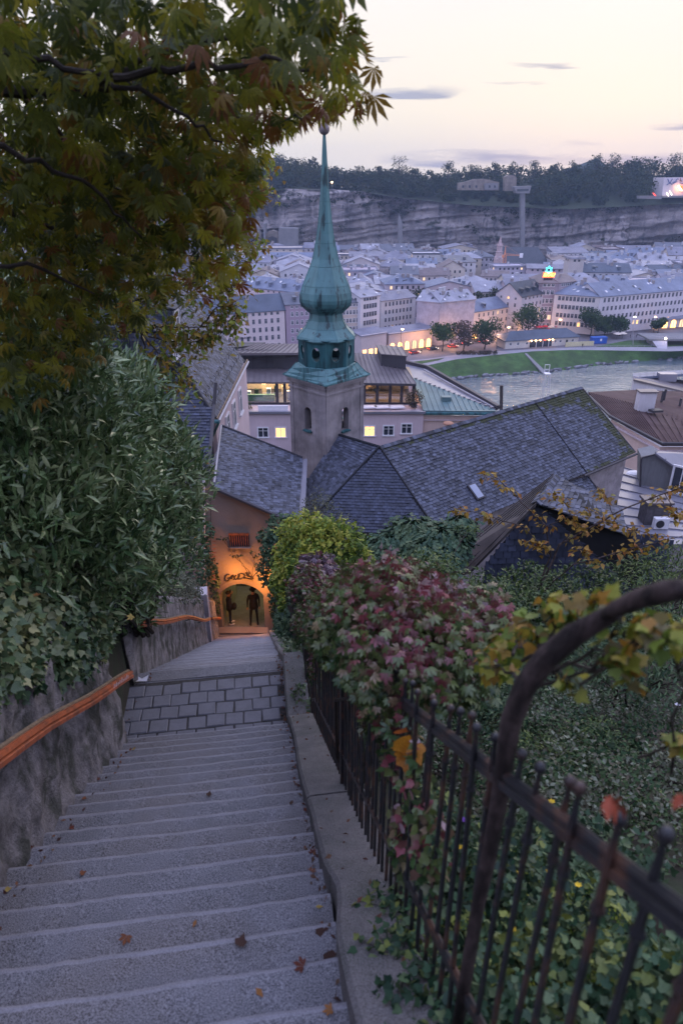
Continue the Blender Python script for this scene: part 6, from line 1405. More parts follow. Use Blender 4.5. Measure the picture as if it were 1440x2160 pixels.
# graffiti
gr = thing('graffiti', 'black spray painted tag in loose capital letters above the arch', 'graffiti', P(503, 1216, 22.98))
def gst(name, pts, r=.028): MB().tube([P(x, y, 22.965) for x, y in pts], r, 5).build(name, G['ink'], gr)
def gz(lst): return [(440+x/9.6, 1180+y/9.6) for x, y in lst]
gst('letter', gz([(425, 310), (385, 300), (345, 335), (332, 385), (345, 425), (375, 432), (408, 415), (420, 385), (385, 380), (400, 372), (440, 370)]))
gst('letter', gz([(440, 370), (470, 335), (500, 315), (470, 390), (430, 395), (460, 350), (510, 340), (525, 400), (500, 405)]))
gst('letter', gz([(555, 320), (530, 350), (525, 395), (550, 408), (580, 385), (600, 330), (585, 400)]))
gst('letter', gz([(600, 400), (600, 300), (660, 282), (715, 300), (728, 335), (700, 370), (640, 390), (590, 395), (620, 340), (625, 300)]))
gst('letter', gz([(755, 265), (770, 305), (800, 310), (825, 290), (825, 265), (812, 255)])); gst('letter', gz([(770, 325), (810, 345), (870, 350), (900, 372), (890, 398), (840, 395), (780, 380), (700, 378)]))
# lantern that lights the gate wall (bracket on the wall behind the shrub)
ln = thing('wall_lantern', 'sodium wall lantern on a bracket lighting the gate wall, behind the dark shrub', 'lantern', Vector((-2.5, 22.4, 51.9))); MB().tube([(-2.2, 22.98, 51.3), (-2.3, 22.5, 51.4), (-2.5, 22.15, 51.3)], .02, 5).build('bracket', G['iron'], ln); MB().lathe([(.05, -.16), (.10, .1), (.13, .12), (.02, .22)], 6, (-2.5, 22.15, 51.1)).build('lamp_glass', G['lamp'], ln)
plight('lantern_light', (-2.8, 22.45, 50.75), 85, (1, .33, .05), .1); plight('lantern_light', (-4.1, 22.4, 51.15), 48, (1, .33, .05), .12)
plight('passage_light', ((fx0+fx1)/2+.2, 27.3, ztop-.35), 60, (1, .80, .36), .15)
# ================================================================ LEFT OLD HOUSE
lh = thing('old_town_house', 'old house with steep slate roof, two dormers and pale pink wall, left behind the trees', 'house', Vector((-9, 34, 45)))
ez = 65-10.0; c1_, c2_ = Vector((-5.75, 30, ez)), Vector((-5.85, 41, ez)); c0_ = Vector((-18, 30, ez)); c3_ = Vector((-18, 41, ez)); rz0, rz1 = Vector((-11.2, 35.2, ez+6.2)), Vector((-11.3, 43, ez+6.2))
slates(lh, [c1_, c2_, rz1, rz0], .26, .19, G['slate']); 
def facet2(parent, a, b, top, w, h, m):
    u = (b-a); L_ = u.length; foot = a + u*((top-a).dot(u)/L_**2); up_ = top-foot; q = [a - u*.2, b + u*.2, b + u*.2 + up_, a - u*.2 + up_]
    slates(parent, q, w, h, m, inside=tri_in(a, b, top), under=False); MB().poly([a, b, top]).build('roof_boarding', G['underlay'], parent)
facet2(lh, c0_, c1_, rz0, .26, .19, G['slate_dark'])
MB().tube([c1_+Z*.05, rz0+Z*.05], .06, 5).build('hip', G['slate'], lh)
MB().box(-5.98, -5.78, 30, 41, 40, ez-.15).build('wall', G['pink_render'], lh); MB().box(-18, -6.0, 30.25, 30.4, 40, ez-.15).build('wall', G['church_wall'], lh)
MB().obox((-5.68, 35.5, ez-.02), (.03, 0, 0), (0, 5.6, 0), (0, 0, .10)).build('fascia_board', G['railtop'], lh); MB().tube([(-5.6, 29.9, ez-.06), (-5.62, 41, ez-.06)], .07, 6).build('gutter', G['frame_grey'], lh)
MB().tube([(-18, 29.85, ez-.08), (-5.6, 29.85, ez-.08)], .10, 6).build('gutter', G['copper_dark'], lh); MB().tube([(-5.6, 29.85, ez-.1), (-6.0, 30.0, ez-.9), (-6.1, 30.0, ez-1.4), (-6.1, 29.9, ez-5)], .06, 6).build('downpipe', G['copper_dark'], lh)
for y in (33.0, 35.2, 37.6): 
    for z in (ez-1.5,): w_o = inst('window', winmesh(.8, 1.3, 0, 1), lh, Vector((-5.76, y, z)) - off(lh), (0, 0, math.pi/2))
for k in range(22):  # snow hooks
    y = 30.8 + k*.46; zz_ = ez+.55; MB().tube([(-6.05-.35*(k % 2), y, zz_-.2+.3*(k % 2)), (-6.0-.35*(k % 2), y, zz_+.02+.3*(k % 2)), (-6.12-.35*(k % 2), y, zz_+.10+.3*(k % 2))], .018, 4).build('snow_hook', G['underlay'], lh)
sl_ = (rz0-Vector((c1_.x, rz0.y, ez))).normalized()
for y, s in ((31.9, 1.9), (35.0, 2.4)):
    b0 = Vector((-5.9 - s, y, ez + s*1.12)); dm = MB(); x0_, x1_ = b0.x-2.2, b0.x; zb_, zt_ = b0.z-.1, b0.z+1.5
    dm.box(x0_, x1_, y-.6, y+.6, zb_, zt_); do = dm.build('dormer', G['slate_dark'], lh)
    MB().slab([(x1_+.2, y-.75, zt_), (x1_+.2, y+.75, zt_), (x0_-.6, y+.75, zt_+.55), (x0_-.6, y-.75, zt_+.55)], .08).build('dormer_roof', G['slate_dark'], do)
    for side, yy in ((0, y-.62),):
        slates(lh, [Vector((x1_, yy, zb_+.0)), Vector((x0_+.4, yy, zb_)), Vector((x0_+.4, yy, zt_)), Vector((x1_, yy, zt_))], .2, .16, G['slate'], under=False, up=Vector((0, -1, 0)))
    inst('window', winmesh(.75, 1.0, 0, 1), lh, Vector((x1_+.02, y, (zb_+zt_)/2+.05)) - off(lh), (0, 0, math.pi/2))
# lower lean-to roof and wall
lr_ = thing('lean_to', 'lower slate lean to roof between the old house and the gate house', 'lean to', Vector((-7, 26, 50)))
a, b, c, d = Vector((-9.5, 25.3, 54.4)), P(441, 993, 25.3), P(457, 918, 28.6), Vector((-9.5, 28.6, 56.0)); b.z = 54.4; c.z = 56.0
b.x = P(441, 993, 25.3).x; slates(lr_, [a, b, c, d], .24, .18, G['slate_dark']); MB().tube([a - Z*.05 + Vector((0, -.1, 0)), b - Z*.05 + Vector((0, -.1, 0))], .08, 6).build('gutter', G['clad_dark'], lr_)
MB().tube([b + Z*.1, c + Z*.1, c + Vector((.1, .3, 1.0))], .08, 6).build('downpipe', G['clad_dark'], lr_); MB().box(-9.5, b.x-.1, 25.5, 25.7, 46, 54.3).build('wall', G['white_render'], lr_); MB().box(b.x-.15, b.x, 25.5, 29, 46, 54.2).build('wall', G['white_render'], lr_)
MB().poly([(-9, 29.8, 54), (-5.9, 29.8, 54), (-5.9, 29.8, 55.2), (-9, 29.8, 55.2)]).build('wall', G['white_render'], lr_)
# ================================================================ GARDEN HOUSE with shingled gable (slates as pieces)
gd = thing('garden_house', 'small dark shingled house with steep boarded left slope and slate right slope, below the railings', 'garden house', Vector((5.5, 17, 52)))
F_, B_ = P(1130, 1062, 17), P(1172, 1004, 18.9); B_.z = F_.z; Rf = P(1322, 1130, 16.8); Rb = Rf + (B_-F_)*.9 + Vector((-.5, 0, 0))
L1, L2 = P(1008, 1188, 17.6), P(885, 1232, 18.6); Lb = P(905, 1205, 20)
q = [L1, F_, B_, Lb]
MB().slab([P(990, 1205, 17.6), F_ + Vector((-.05, -.1, .05)), B_ + Vector((-.05, .1, .05)), P(885, 1215, 20.0)], .12).build('boarded_slope', G['larch'], gd)
# board joints of the left slope
la, lb_, lc, ld = P(990, 1205, 17.6), F_ + Vector((-.05, -.1, .07)), B_ + Vector((-.05, .1, .07)), P(885, 1215, 20.0)
for i in range(1, 9): s = i/9; MB().tube([la.lerp(ld, s)+Z*.02, lb_.lerp(lc, s)+Z*.02], .012, 4).build('board_joint', G['underlay'], gd)
slates(gd, [Rf, Rb, B_, F_], .22, .17, G['slate'], singles=110, mossf=lambda p: 0); ridge_tiles(gd, F_, B_, G['slate'], .16, .12)
gl_, gr_ = Vector((L1.x+.1, 17.15, F_.z-4.2)), Vector((9.6, 17.35, F_.z-4.2))
fp = F_ + Vector((0, .12, -.05)); Rp = Rf + Vector((.2, .1, -.05))
def gable_in(p):
    if p.x < fp.x: return p.z < fp.z - (fp.x-p.x)*1.75
    return p.z < fp.z + (p.x-fp.x)*(Rp.z-fp.z)/(Rp.x-fp.x)
slates(gd, [gl_, gr_, gr_ + Z*4.2, gl_ + Z*4.2], .24, .2, G['slate_dark'], singles=170, inside=gable_in, under=False, up=Vector((0, -1, 0)), name='gable_slates')
MB().poly([gl_+Vector((0, .06, 0)), gr_+Vector((0, .06, 0)), Rp+Vector((0, .06, 0)), fp+Vector((0, .06, 0)), Vector((gl_.x, gl_.y+.06, fp.z-(fp.x-gl_.x)*1.75))]).build('gable_wall', G['underlay'], gd)
# ================================================================ HILLSIDE, STAIRS, WALLS
def hillz(l, s):
    f = EYE - floorV(max(s, -3)) if s < 22.9 else EYE-16.64 - (s-22.9)*.22
    n_ = .18*mnoise.noise(Vector((l*.5, s*.5, 0)))
    if l < -1.75: 
        return f + (1.75 if s < 24 else -.5) + min(-(l+1.75)*.45, 9) + n_ + (0 if s < 24 else -1)
    if l < .5: return f - .75
    k = min(1, (l-.5)/.5); return f - .18 - .12*k - (l-.5)*.06 + n_*k
mb = MB(); ls = [-40, -25, -15, -9, -6, -4.5, -3.5, -2.8, -2.2, -1.95, -1.8, -1.72, -1.0, .2, .5, .62, .8, 1.1, 1.5, 2, 2.6, 3.3, 4.2, 5.5, 7.5, 10, 15, 25, 45]
ss = [-12, -8, -5, -3, -2, -1] + [i*.5 for i in range(47)] + [24, 26, 29, 33, 38, 45, 55, 70, 90, 120, 160, 200]
vs = []
for s in ss:
    for l in ls:
        z = hillz(l, s); 
        if s > 23.2: z = max(2.0 if s < 190 else -6, 47.8 - (s-23)*.26)
        if s < -1: z = hillz(l, -1) + (-1-s)*.6
        if s >= 200: z = -8
        p = S(l, s, 0); vs.append((p.x, p.y, z))
w = len(ls); mb.add(vs, [(i*w+j, i*w+j+1, (i+1)*w+j+1, (i+1)*w+j) for i in range(len(ss)-1) for j in range(w-1)])
mb.build('hillside', G['soil'], kind='structure', smooth=True)
FR = dict(loc=(0, 0, EYE), rz=PHI)
def sframe(name, label, cat, group=None): return thing(name, label, cat, (0, 0, EYE), PHI, group)
st = bpy.data.objects.new('stairway', None); COL.objects.link(st); st.location = (0, 0, EYE); st.rotation_euler = (0, 0, PHI); st['kind'] = 'structure'
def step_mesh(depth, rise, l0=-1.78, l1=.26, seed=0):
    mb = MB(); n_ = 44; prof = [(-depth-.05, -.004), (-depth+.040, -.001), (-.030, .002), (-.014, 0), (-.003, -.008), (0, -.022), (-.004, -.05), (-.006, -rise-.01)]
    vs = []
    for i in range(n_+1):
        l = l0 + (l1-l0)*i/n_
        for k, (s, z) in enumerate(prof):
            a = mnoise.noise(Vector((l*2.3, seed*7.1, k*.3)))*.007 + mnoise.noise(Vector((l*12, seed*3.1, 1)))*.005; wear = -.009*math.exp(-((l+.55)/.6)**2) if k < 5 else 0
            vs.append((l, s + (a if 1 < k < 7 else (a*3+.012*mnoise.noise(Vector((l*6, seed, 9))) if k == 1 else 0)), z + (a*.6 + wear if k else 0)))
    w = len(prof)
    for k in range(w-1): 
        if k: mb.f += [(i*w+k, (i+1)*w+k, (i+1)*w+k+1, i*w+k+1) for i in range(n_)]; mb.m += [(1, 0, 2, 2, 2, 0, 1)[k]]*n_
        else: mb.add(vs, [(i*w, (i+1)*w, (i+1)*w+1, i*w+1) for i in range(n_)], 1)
    mb.add([(l1, -depth-.05, 0), (l1, 0, 0), (l1, 0, -rise), (l1, -depth-.05, -rise)], [(0, 1, 2, 3)]); return mb.mesh('step', [G['granite'], G['granite_dirt'], G['granite_edge']], smooth=False)  # granite_dirt: tread-back dirt, darkened further to paint in the riser's shade
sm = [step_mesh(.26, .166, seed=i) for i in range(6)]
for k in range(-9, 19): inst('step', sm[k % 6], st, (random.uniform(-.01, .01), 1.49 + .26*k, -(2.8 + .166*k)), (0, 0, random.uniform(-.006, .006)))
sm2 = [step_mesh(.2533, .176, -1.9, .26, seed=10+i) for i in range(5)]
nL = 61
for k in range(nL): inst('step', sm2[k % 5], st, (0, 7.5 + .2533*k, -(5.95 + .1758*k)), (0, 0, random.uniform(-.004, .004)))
# landing: bed, setts, end slab
MB().box(-2.8, .26, 6.12, 7.30, -6.2, -5.947).build('landing_bed', G['joint'], st, local=True)
sett = []
for k in range(5):
    mb = MB(); r = random.Random(k); a, b, h = .1115, .1065, .05
    c = [(-a+r.uniform(0, .006), -b+r.uniform(0, .008)), (a-r.uniform(0, .006), -b+r.uniform(0, .008)), (a-r.uniform(0, .006), b-r.uniform(0, .008)), (-a+r.uniform(0, .006), b-r.uniform(0, .008))]
    vs = [(x, y, -.06) for x, y in c] + [(x*1.0, y*1.0, -.012) for x, y in c] + [(x*.90, y*.90, 0) for x, y in c]
    mb.add(vs, [(0,1,5,4),(1,2,6,5),(2,3,7,6),(3,0,4,7),(4,5,9,8),(5,6,10,9),(6,7,11,10),(7,4,8,11),(8,9,10,11)]); sett.append(mb.mesh('sett', G['sett']))
for r in range(5):
    for c in range(10):
        l = .155 - c*.226 - (.11 if r % 2 else 0); 
        if l < -1.98: continue
        inst('sett', sett[(r*3+c) % 5], st, (l + random.uniform(-.006, .006), 6.27 + r*.216 + random.uniform(-.006, .006), -5.935 + random.uniform(-.008, .006)), (random.uniform(-.02, .02), random.uniform(-.02, .02), random.uniform(-.03, .03) + (math.pi if c % 2 else 0)))
MB().box(-1.75, .25, 7.33, 7.52, -6.1, -5.945).build('edge_slab', G['granite'], st, local=True)
MB().box(-2.9, .25, 22.6, 23.2, -16.8, -16.62).build('foot_slab', G['granite'], st, local=True)
# rough walls
def rough_wall(name, label, l, s0, s1, top, m, th=.45, zoff=.5, du=.045, end0=True, amp=.06, capo=None, curve=None):
    t = sframe(name, label, 'wall'); mb = MB(); ns = int((s1-s0)/du); nv = 34; vs = []
    for i in range(ns+1):
        s = s0 + (s1-s0)*i/ns; f = floorV(s)+zoff; tp = top(s); ll = l + (curve(s) if curve else 0)
        for j in range(nv+1):
            V = f + (tp-f)*j/nv; p = Vector((s*1.4, V*1.4, l)); b = mnoise.fractal(p, .8, 2.1, 5)*amp + mnoise.noise(p*4)*amp*.55 + mnoise.noise(p*9)*amp*.33; ll2 = ll + b + (j/nv-.5)*-.05
            if i == 0 and end0: ll2 -= .05
            if j == nv: ll2 -= .04
            vs.append((ll2, s, -V))
    w = nv+1; mb.add(vs, [(i*w+j, i*w+j+1, (i+1)*w+j+1, (i+1)*w+j) for i in range(ns) for j in range(nv)])
    k = len(mb.v) - (ns+1)*w; tp_ = [(i*w+nv) for i in range(ns+1)]; nb = len(mb.v); bk = []
    mb.add([(vs[i*w+nv][0]-th, vs[i*w+nv][1], vs[i*w+nv][2]) for i in range(ns+1)], [])
    mb.f += [(i*w+nv, nb+i, nb+i+1, (i+1)*w+nv) for i in range(ns)]; mb.m += [0]*ns
    for e in (0, ns):   # end faces
        n0 = len(mb.v); mb.add([(vs[e*w+j][0]-th*1.6, vs[e*w+j][1] + (mnoise.noise(Vector((j*.3, e, 2)))*.02), vs[e*w+j][2]) for j in range(w)], []); mb.f += [(e*w+j, e*w+j+1, n0+j+1, n0+j) for j in range(nv)]; mb.m += [0]*nv
    mb.build('wall_face', m, t, local=True, smooth=True); return t
uw = rough_wall('stair_wall', 'rough rendered stair wall with peeling grey plaster at the upper flight, under ivy', -1.60, -1.6, 6.12, lambda s: floorV(s)-1.72 - .12*math.sin(s*1.3), G['render_wall'], curve=lambda s: .0 + .03*math.sin(s*1.1) - .02*max(0, s-4))
lw_ = rough_wall('stair_wall', 'streaked grey stair wall beside the lower flight, leading to the gate', -1.66, 7.28, 22.8, lambda s: floorV(s)-1.30-.03*(s-7.3), G['render_wall'], curve=lambda s: -.0055*(s-7.3) + .0, amp=.03, du=.08)
# recess between the two walls
rc = sframe('wall_recess', 'dark narrow recess between the two stair walls beside the landing', 'recess'); MB().box(-2.75, -2.6, 6.0, 7.5, -6.2, -3.6).build('back_wall', G['granite_dark'], rc, local=True); MB().box(-2.75, -1.74, 5.95, 6.06, -6.2, -4.3).build('side_wall', G['granite_dark'], rc, local=True); MB().box(-2.75, -1.72, 7.36, 7.5, -6.2, -4.75).build('side_wall', G['granite_dark'], rc, local=True)
# handrails
def rail(label, pts, group='orange brown handrails on the stair wall', sec=.045):
    t = sframe('handrail', label, 'handrail', group); pts = [Vector(p) for p in pts]
    prof = [(-.030, .045), (.034, .050), (.040, .018), (.022, .006), (.040, -.008), (.036, -.040), (-.030, -.040)]
    vs = []; 
    for p in pts: vs += [(p.x + a*1.15, p.y, p.z + b*1.05) for a, b in prof]
    n_ = len(prof); mb = MB(); mb.add(vs, [(i*n_+j, i*n_+(j+1) % n_, (i+1)*n_+(j+1) % n_, (i+1)*n_+j) for i in range(len(pts)-1) for j in range(n_)] + [tuple(range(n_)), tuple((len(pts)-1)*n_+j for j in range(n_-1, -1, -1))]); mb.build('rail', G['rust'], t, local=True)
    mb = MB(); mb.tube([p + Vector((.0, 0, .052)) for p in pts], .018, 5); mb.build('rail_top', G['railtop'], t, local=True)
    for p in pts[1:-1:3] if len(pts) > 4 else pts[1:-1]: MB().tube([p + Vector((-.02, 0, -.03)), p + Vector((-.10, 0, -.06)), p + Vector((-.14, 0, -.05))], .012, 5).build('bracket', G['iron'], t, local=True)
    return t
def up_rail(s): return (-1.44 - .012*math.sin(s*2), s, -(1.846 + .64*s - .93 + .012*math.sin(s*3.1)))
rl = rail('orange handrail on the upper stair wall with white scribbles near its lower end', [up_rail(s) for s in np.linspace(-1.2, 6.02, 16)])
# white scribbled marks on the rail end
for k in range(9):
    s = 5.15 + k*.07; a = Vector(up_rail(s)); MB().tube([a + Vector((.052, 0, -.01)), a + Vector((.054, .02 + .02*math.sin(k*2.1), .014 + .012*math.cos(k*1.7))), a + Vector((.053, .045, -.012))], .0022, 4).build('scribble', G['white_paint'], rl, local=True)
lp_ = [(-1.52 - .0052*(s-7.3) , s, -(floorV(s) - .86 - .015*(s-7.3)*0 + .05*math.sin(s*.9))) for s in np.linspace(7.35, 17.6, 14)]; rail('orange handrail on the lower stair wall, wavy, ending at the grey pier', lp_)
lp_ = [(-1.60 , s, -(floorV(s) - .88)) for s in np.linspace(18.6, 22.7, 6)]; rail('short last piece of orange handrail beside the lit arch', lp_)
pi = sframe('wall_pier', 'pale grey upright pier at the end of the lower stair wall', 'pier'); MB().box(-2.2, -1.62, 18.0, 18.5, -(floorV(18)+.6), -(floorV(18)-1.75)).build('shaft', G['church_wall'], pi, local=True)
# ------------------------------------------------ kerb and fence on the right
kb = sframe('kerb_wall', 'low sloping stone kerb wall between the stairs and the iron fence', 'kerb wall')
def kerbV(s): return floorV(s) - .13
s = -1.6; rr = random.Random(3); i = 0
while s < 22.4:
    e = s + rr.uniform(1.1, 1.6)*(1 if s < 12 else 1.6); n_ = 10; vs = []; bulge = rr.uniform(-.008, .008)
    for k in range(n_+1):
        q = s + .006 + (e-s-.012)*k/n_; dv = kerbV(q) + bulge; w0 = .235 + .010*math.sin(q*2.7) + (.05*math.exp(-((q-2.15)/.25)**2)); n1 = mnoise.noise(Vector((q*4, 1, 1)))*.007; w1 = .66 if q < 8 else .58
        vs += [(w0, q, -(floorV(q)+.5)), (w0 + n1*.5, q, -(dv+.03)), (w0+.02+n1, q, -(dv+.004)), ((w0+w1)/2, q, -(dv + n1*.5)), (w1-.03, q, -(dv+.006+n1)), (w1, q, -(dv+.04)), (w1, q, -(floorV(q)+.5))]
    w = 7; MB().add(vs, [(a*w+j, (a+1)*w+j, (a+1)*w+j+1, a*w+j+1) for a in range(n_) for j in range(6)] + [tuple(range(6, -1, -1)), tuple(n_*w+j for j in range(7))]).build('kerb_stone', G['kerb'], kb, local=True); s = e; i += 1
fc_ = sframe('iron_fence', 'black wrought iron fence with ball tipped bars running down beside the stairs', 'fence')
lf = .52; bar = MB(); bar.tube([(0, 0, 0), (0, 0, 1.27)], [.0085, .0085], 6); bar.tube([(0, 0, 1.27), (0, 0, 1.30), (0, 0, 1.33)], [.008, .006, .005], 6); bar.ball((0, 0, 1.343), .0125, 8, 6, sq=(1, 1, 1.2)); bar.lathe([(.0085, 1.12), (.014, 1.135), (.0085, 1.15)], 6)
bm = bar.mesh('bar', G['iron']); s = -.85
while s < 20.5:
    if abs(s-6.3) > 99: pass
    inst('bar', bm, fc_, (lf + random.uniform(-.003, .003), s, -(floorV(s)-.06)), (random.uniform(-.012, .012), random.uniform(-.012, .012), 0)); s += .0935 if s < 11 else .12
def rail_pts(dv): return [(lf, s, -(floorV(s)-dv)) for s in list(np.arange(-1.2, 6.2, .5)) + [6.17, 6.6, 7.1, 7.5] + list(np.arange(8, 20.6, .5))]
for dv, r, nm in ((1.286, .0175, 'top_rail'), (.42, .012, 'lower_rail'), (.395, .010, 'lower_rail')):
    MB().tube(rail_pts(dv), r, 6).build(nm, G['iron'], fc_, local=True)
MB().tube([(p[0]+.0, p[1], p[2]+.025) for p in rail_pts(1.286)], .012, 6).build('rail_cap', G['iron'], fc_, local=True)
for s in (3.6, 6.9, 9.4, 12.4): MB().box(lf-.022, lf+.022, s-.022, s+.022, -(floorV(s)+.1), -(floorV(s)-1.42)).build('post', G['iron'], fc_, local=True)
# bent timber post leaning over the fence
bp_ = thing('bent_post', 'thick dark bent timber post curving out over the iron fence at right', 'bent post', P(1000, 1960, 1.16))
pts = [P(965, 2170, 1.18), P(990, 2010, 1.16), P(1010, 1900, 1.16), P(1032, 1800, 1.15), P(1052, 1690, 1.14), P(1064, 1600, 1.13), P(1078, 1520, 1.12), P(1105, 1450, 1.11), P(1150, 1388, 1.09), P(1210, 1338, 1.07), P(1262, 1305, 1.05), P(1300, 1290, 1.03)]
mb = MB(); rr = [.018, .018, .019, .020, .021, .022, .0235, .024, .024, .023, .020, .016]; mb.tube(pts, rr, 10); 
for v in range(len(mb.v)): q = Vector(mb.v[v]); nz3 = mnoise.noise(q*26)*.006; mb.v[v] = (q.x+nz3, q.y+nz3, q.z+nz3)
mb.build('post', G['bark2'], bp_, smooth=True)
mb = MB(); mb.tube([P(1272, 1300, 1.04), P(1300, 1283, 1.0), P(1350, 1262, .95), P(1400, 1248, .90), P(1436, 1243, .87), P(1450, 1245, .86)], [.010, .015, .018, .0185, .016, .004], 10); mb.build('post_end', G['bark2'], bp_, smooth=True)
# red blooms/ fruit on the bars
G['red_leaf'] = mat('rust_red_leaf', (.34, .07, .03), .6, .3, 30, .3)
for px, py, D, r, lb in ((1292, 1690, .70, .017, 'withered rust red leaf caught on the ball of a fence bar'), (1443, 1685, .66, .012, 'small orange leaf at the right picture edge by the fence')):
    c = P(px, py, D); t = thing('caught_leaf', lb, 'leaf', c); 
    for k in range(5): a = k*1.256; tv, tf = TPL['simple']; me = npmesh('leaf_blade', tv*r*2.1, tf, None, G['red_leaf']); inst('leaf_blade', me, t, (math.cos(a)*r*.3, math.sin(a)*r*.3, r*.4), (random.uniform(-1.2, -.4), random.uniform(-.4, .4), a))
# fallen leaves: things one can count on the steps
G['dead'] = [mat('dead_leaf_%d' % i, c, .8, .3, 30, .4) for i, c in enumerate([(.13, .035, .02), (.20, .07, .03), (.30, .13, .04), (.07, .035, .025), (.38, .27, .07)])]
def curled(tpl, m):
    tv, tf = TPL[tpl]; v = tv.copy(); v[:, 2] = .35*(v[:, 1]-.5)**2 + .5*v[:, 0]**2 + v[:, 2]*.5; return npmesh('fallen_leaf', v, tf, None, m)
dl = [[curled(t_, m) for t_ in ('simple', 'ivy', 'palm5')] for m in G['dead']]
def nosing(s):
    """tread height under s"""
    if s < 6.17: k = math.ceil((s-1.49)/.26 - 1e-6); return 2.8 + .166*k
    if s < 7.5: return 5.935
    k = math.ceil((s-7.5)/.2533); return 5.95 + .1758*k
fall = [(415, 1941, 2, .05), (505, 1998, 3, .075), (540, 2085, 2, .06), (12, 1880, 4, .05), (170, 1845, 1, .05), (268, 1975, 1, .06), (175, 1684, 1, .05), (205, 1645, 0, .05), (285, 1580, 4, .05), (440, 1680, 3, .06), (612, 1700, 3, .08), (640, 1705, 0, .07), (620, 1580, 0, .05), (660, 1800, 0, .05), (655, 1840, 1, .05), (665, 1915, 4, .05), (672, 1960, 3, .06), (690, 2010, 3, .08), (640, 2040, 0, .06), (700, 2130, 2, .05), (300, 1432, 3, .05),
        (150, 1745, 0, .05), (70, 1790, 0, .05), (595, 1540, 1, .05), (608, 1470, 1, .05), (615, 1440, 0, .05), (612, 1500, 1, .05)]
where = {0: 'dark red', 1: 'russet', 2: 'tan', 3: 'dark brown', 4: 'yellow'}
flb = set()
def fallen(p, c, r, lb):
    k = random.randrange(3); o = bpy.data.objects.new('fallen_leaf', dl[c][k]); COL.objects.link(o); o.location = p; o.rotation_euler = (random.uniform(-.25, .25), random.uniform(-.25, .25), random.uniform(0, 6.28)); o.scale = (r*.8, r*.8, r*.8); tag(o, lb, 'leaf', 'fallen leaves on the stairs')
def ray_step(px, py):
    d = pdir(px, py); o = Vector((0, 0, EYE)); t_ = .5
    while t_ < 30:
        p = o + d*t_; s = -p.x*SF + p.y*CF
        if EYE - p.z >= nosing(s) - .004: return p, s, p.x*CF + p.y*SF
        t_ += .004
    return None
names = ['upper half of the upper flight', 'middle of the upper flight', 'near the landing']
for i, (px, py, c, r) in enumerate(fall):
    g = ray_step(px, py)
    if not g: continue
    p, s, l = g; p.z = EYE - nosing(s) + .006; kstep = int(round((s-1.49)/.26)) + 3
    side = 'by the rough wall' if l < -1.15 else 'by the kerb' if l > -.12 else 'in mid tread'
    ordn = ['first', 'second', 'third', 'fourth', 'fifth', 'sixth', 'seventh', 'eighth', 'ninth', 'tenth', 'eleventh', 'twelfth', 'thirteenth', 'fourteenth', 'fifteenth', 'sixteenth', 'seventeenth', 'eighteenth', 'nineteenth', 'twentieth', 'twenty first', 'twenty second', 'twenty third'][max(0, min(22, kstep-2))]
    lb = f'{where[c]} fallen leaf {side}, on the {ordn} step from the bottom edge' if s < 6.1 else f'{where[c]} fallen leaf {side}, on the paved landing'
    if lb in flb: lb = lb.replace('fallen leaf', 'curled leaf')
    if lb in flb: lb = lb.replace('curled leaf', 'small crumpled leaf')
    flb.add(lb); fallen(p, c, r, lb)
# leaf litter gathered along the two edges (uncountable)
V, F, mi = [], [], []; cen = []
for k in range(560):
    side = random.random() < .62; s = random.uniform(.6, 9) if random.random() < .8 else random.uniform(6.2, 7.4); l = (.235 - abs(random.gauss(0, .035)) if side else -1.53 + abs(random.gauss(0, .05)))
    if 6.2 < s < 7.3 and not side: l = random.uniform(-2.4, -1.6)
    kt = k % 6 == 0
    p = S(random.uniform(.27, .5), s, kerbV(s) - .006) if kt else S(l, s, nosing(s) - .008); cen.append(tuple(p))
cen = np.array(cen); V, F, v, _ = leafarr(cen, .036, 'simple', vrand(len(cen)), (0, .5)); lm_ = leafmat('litter', [(.06, .025, .02), (.12, .04, .025), (.18, .07, .03), (.08, .05, .03)], .8, 0); o = bpy.data.objects.new('leaf_litter', npmesh('leaf_litter', V, F, v, lm_)); COL.objects.link(o); o['kind'] = 'stuff'
# crumpled white paper on the landing
g = ray_step(297, 1436); p = Vector(g[0]); p.z = EYE-5.93; mb = MB(); mb.add([(-.09, -.04, 0), (0, -.06, .03), (.09, -.03, .01), (-.08, .05, .04), (.01, .03, .0), (.10, .05, .045)], [(0, 1, 4, 3), (1, 2, 5, 4)]); o = mb.mesh('paper_scrap', G['white_paint']); o = bpy.data.objects.new('paper_scrap', o); COL.objects.link(o); o.location = p + Vector((0, 0, .01)); tag(o, 'crumpled white paper lying in the left corner of the landing', 'paper')
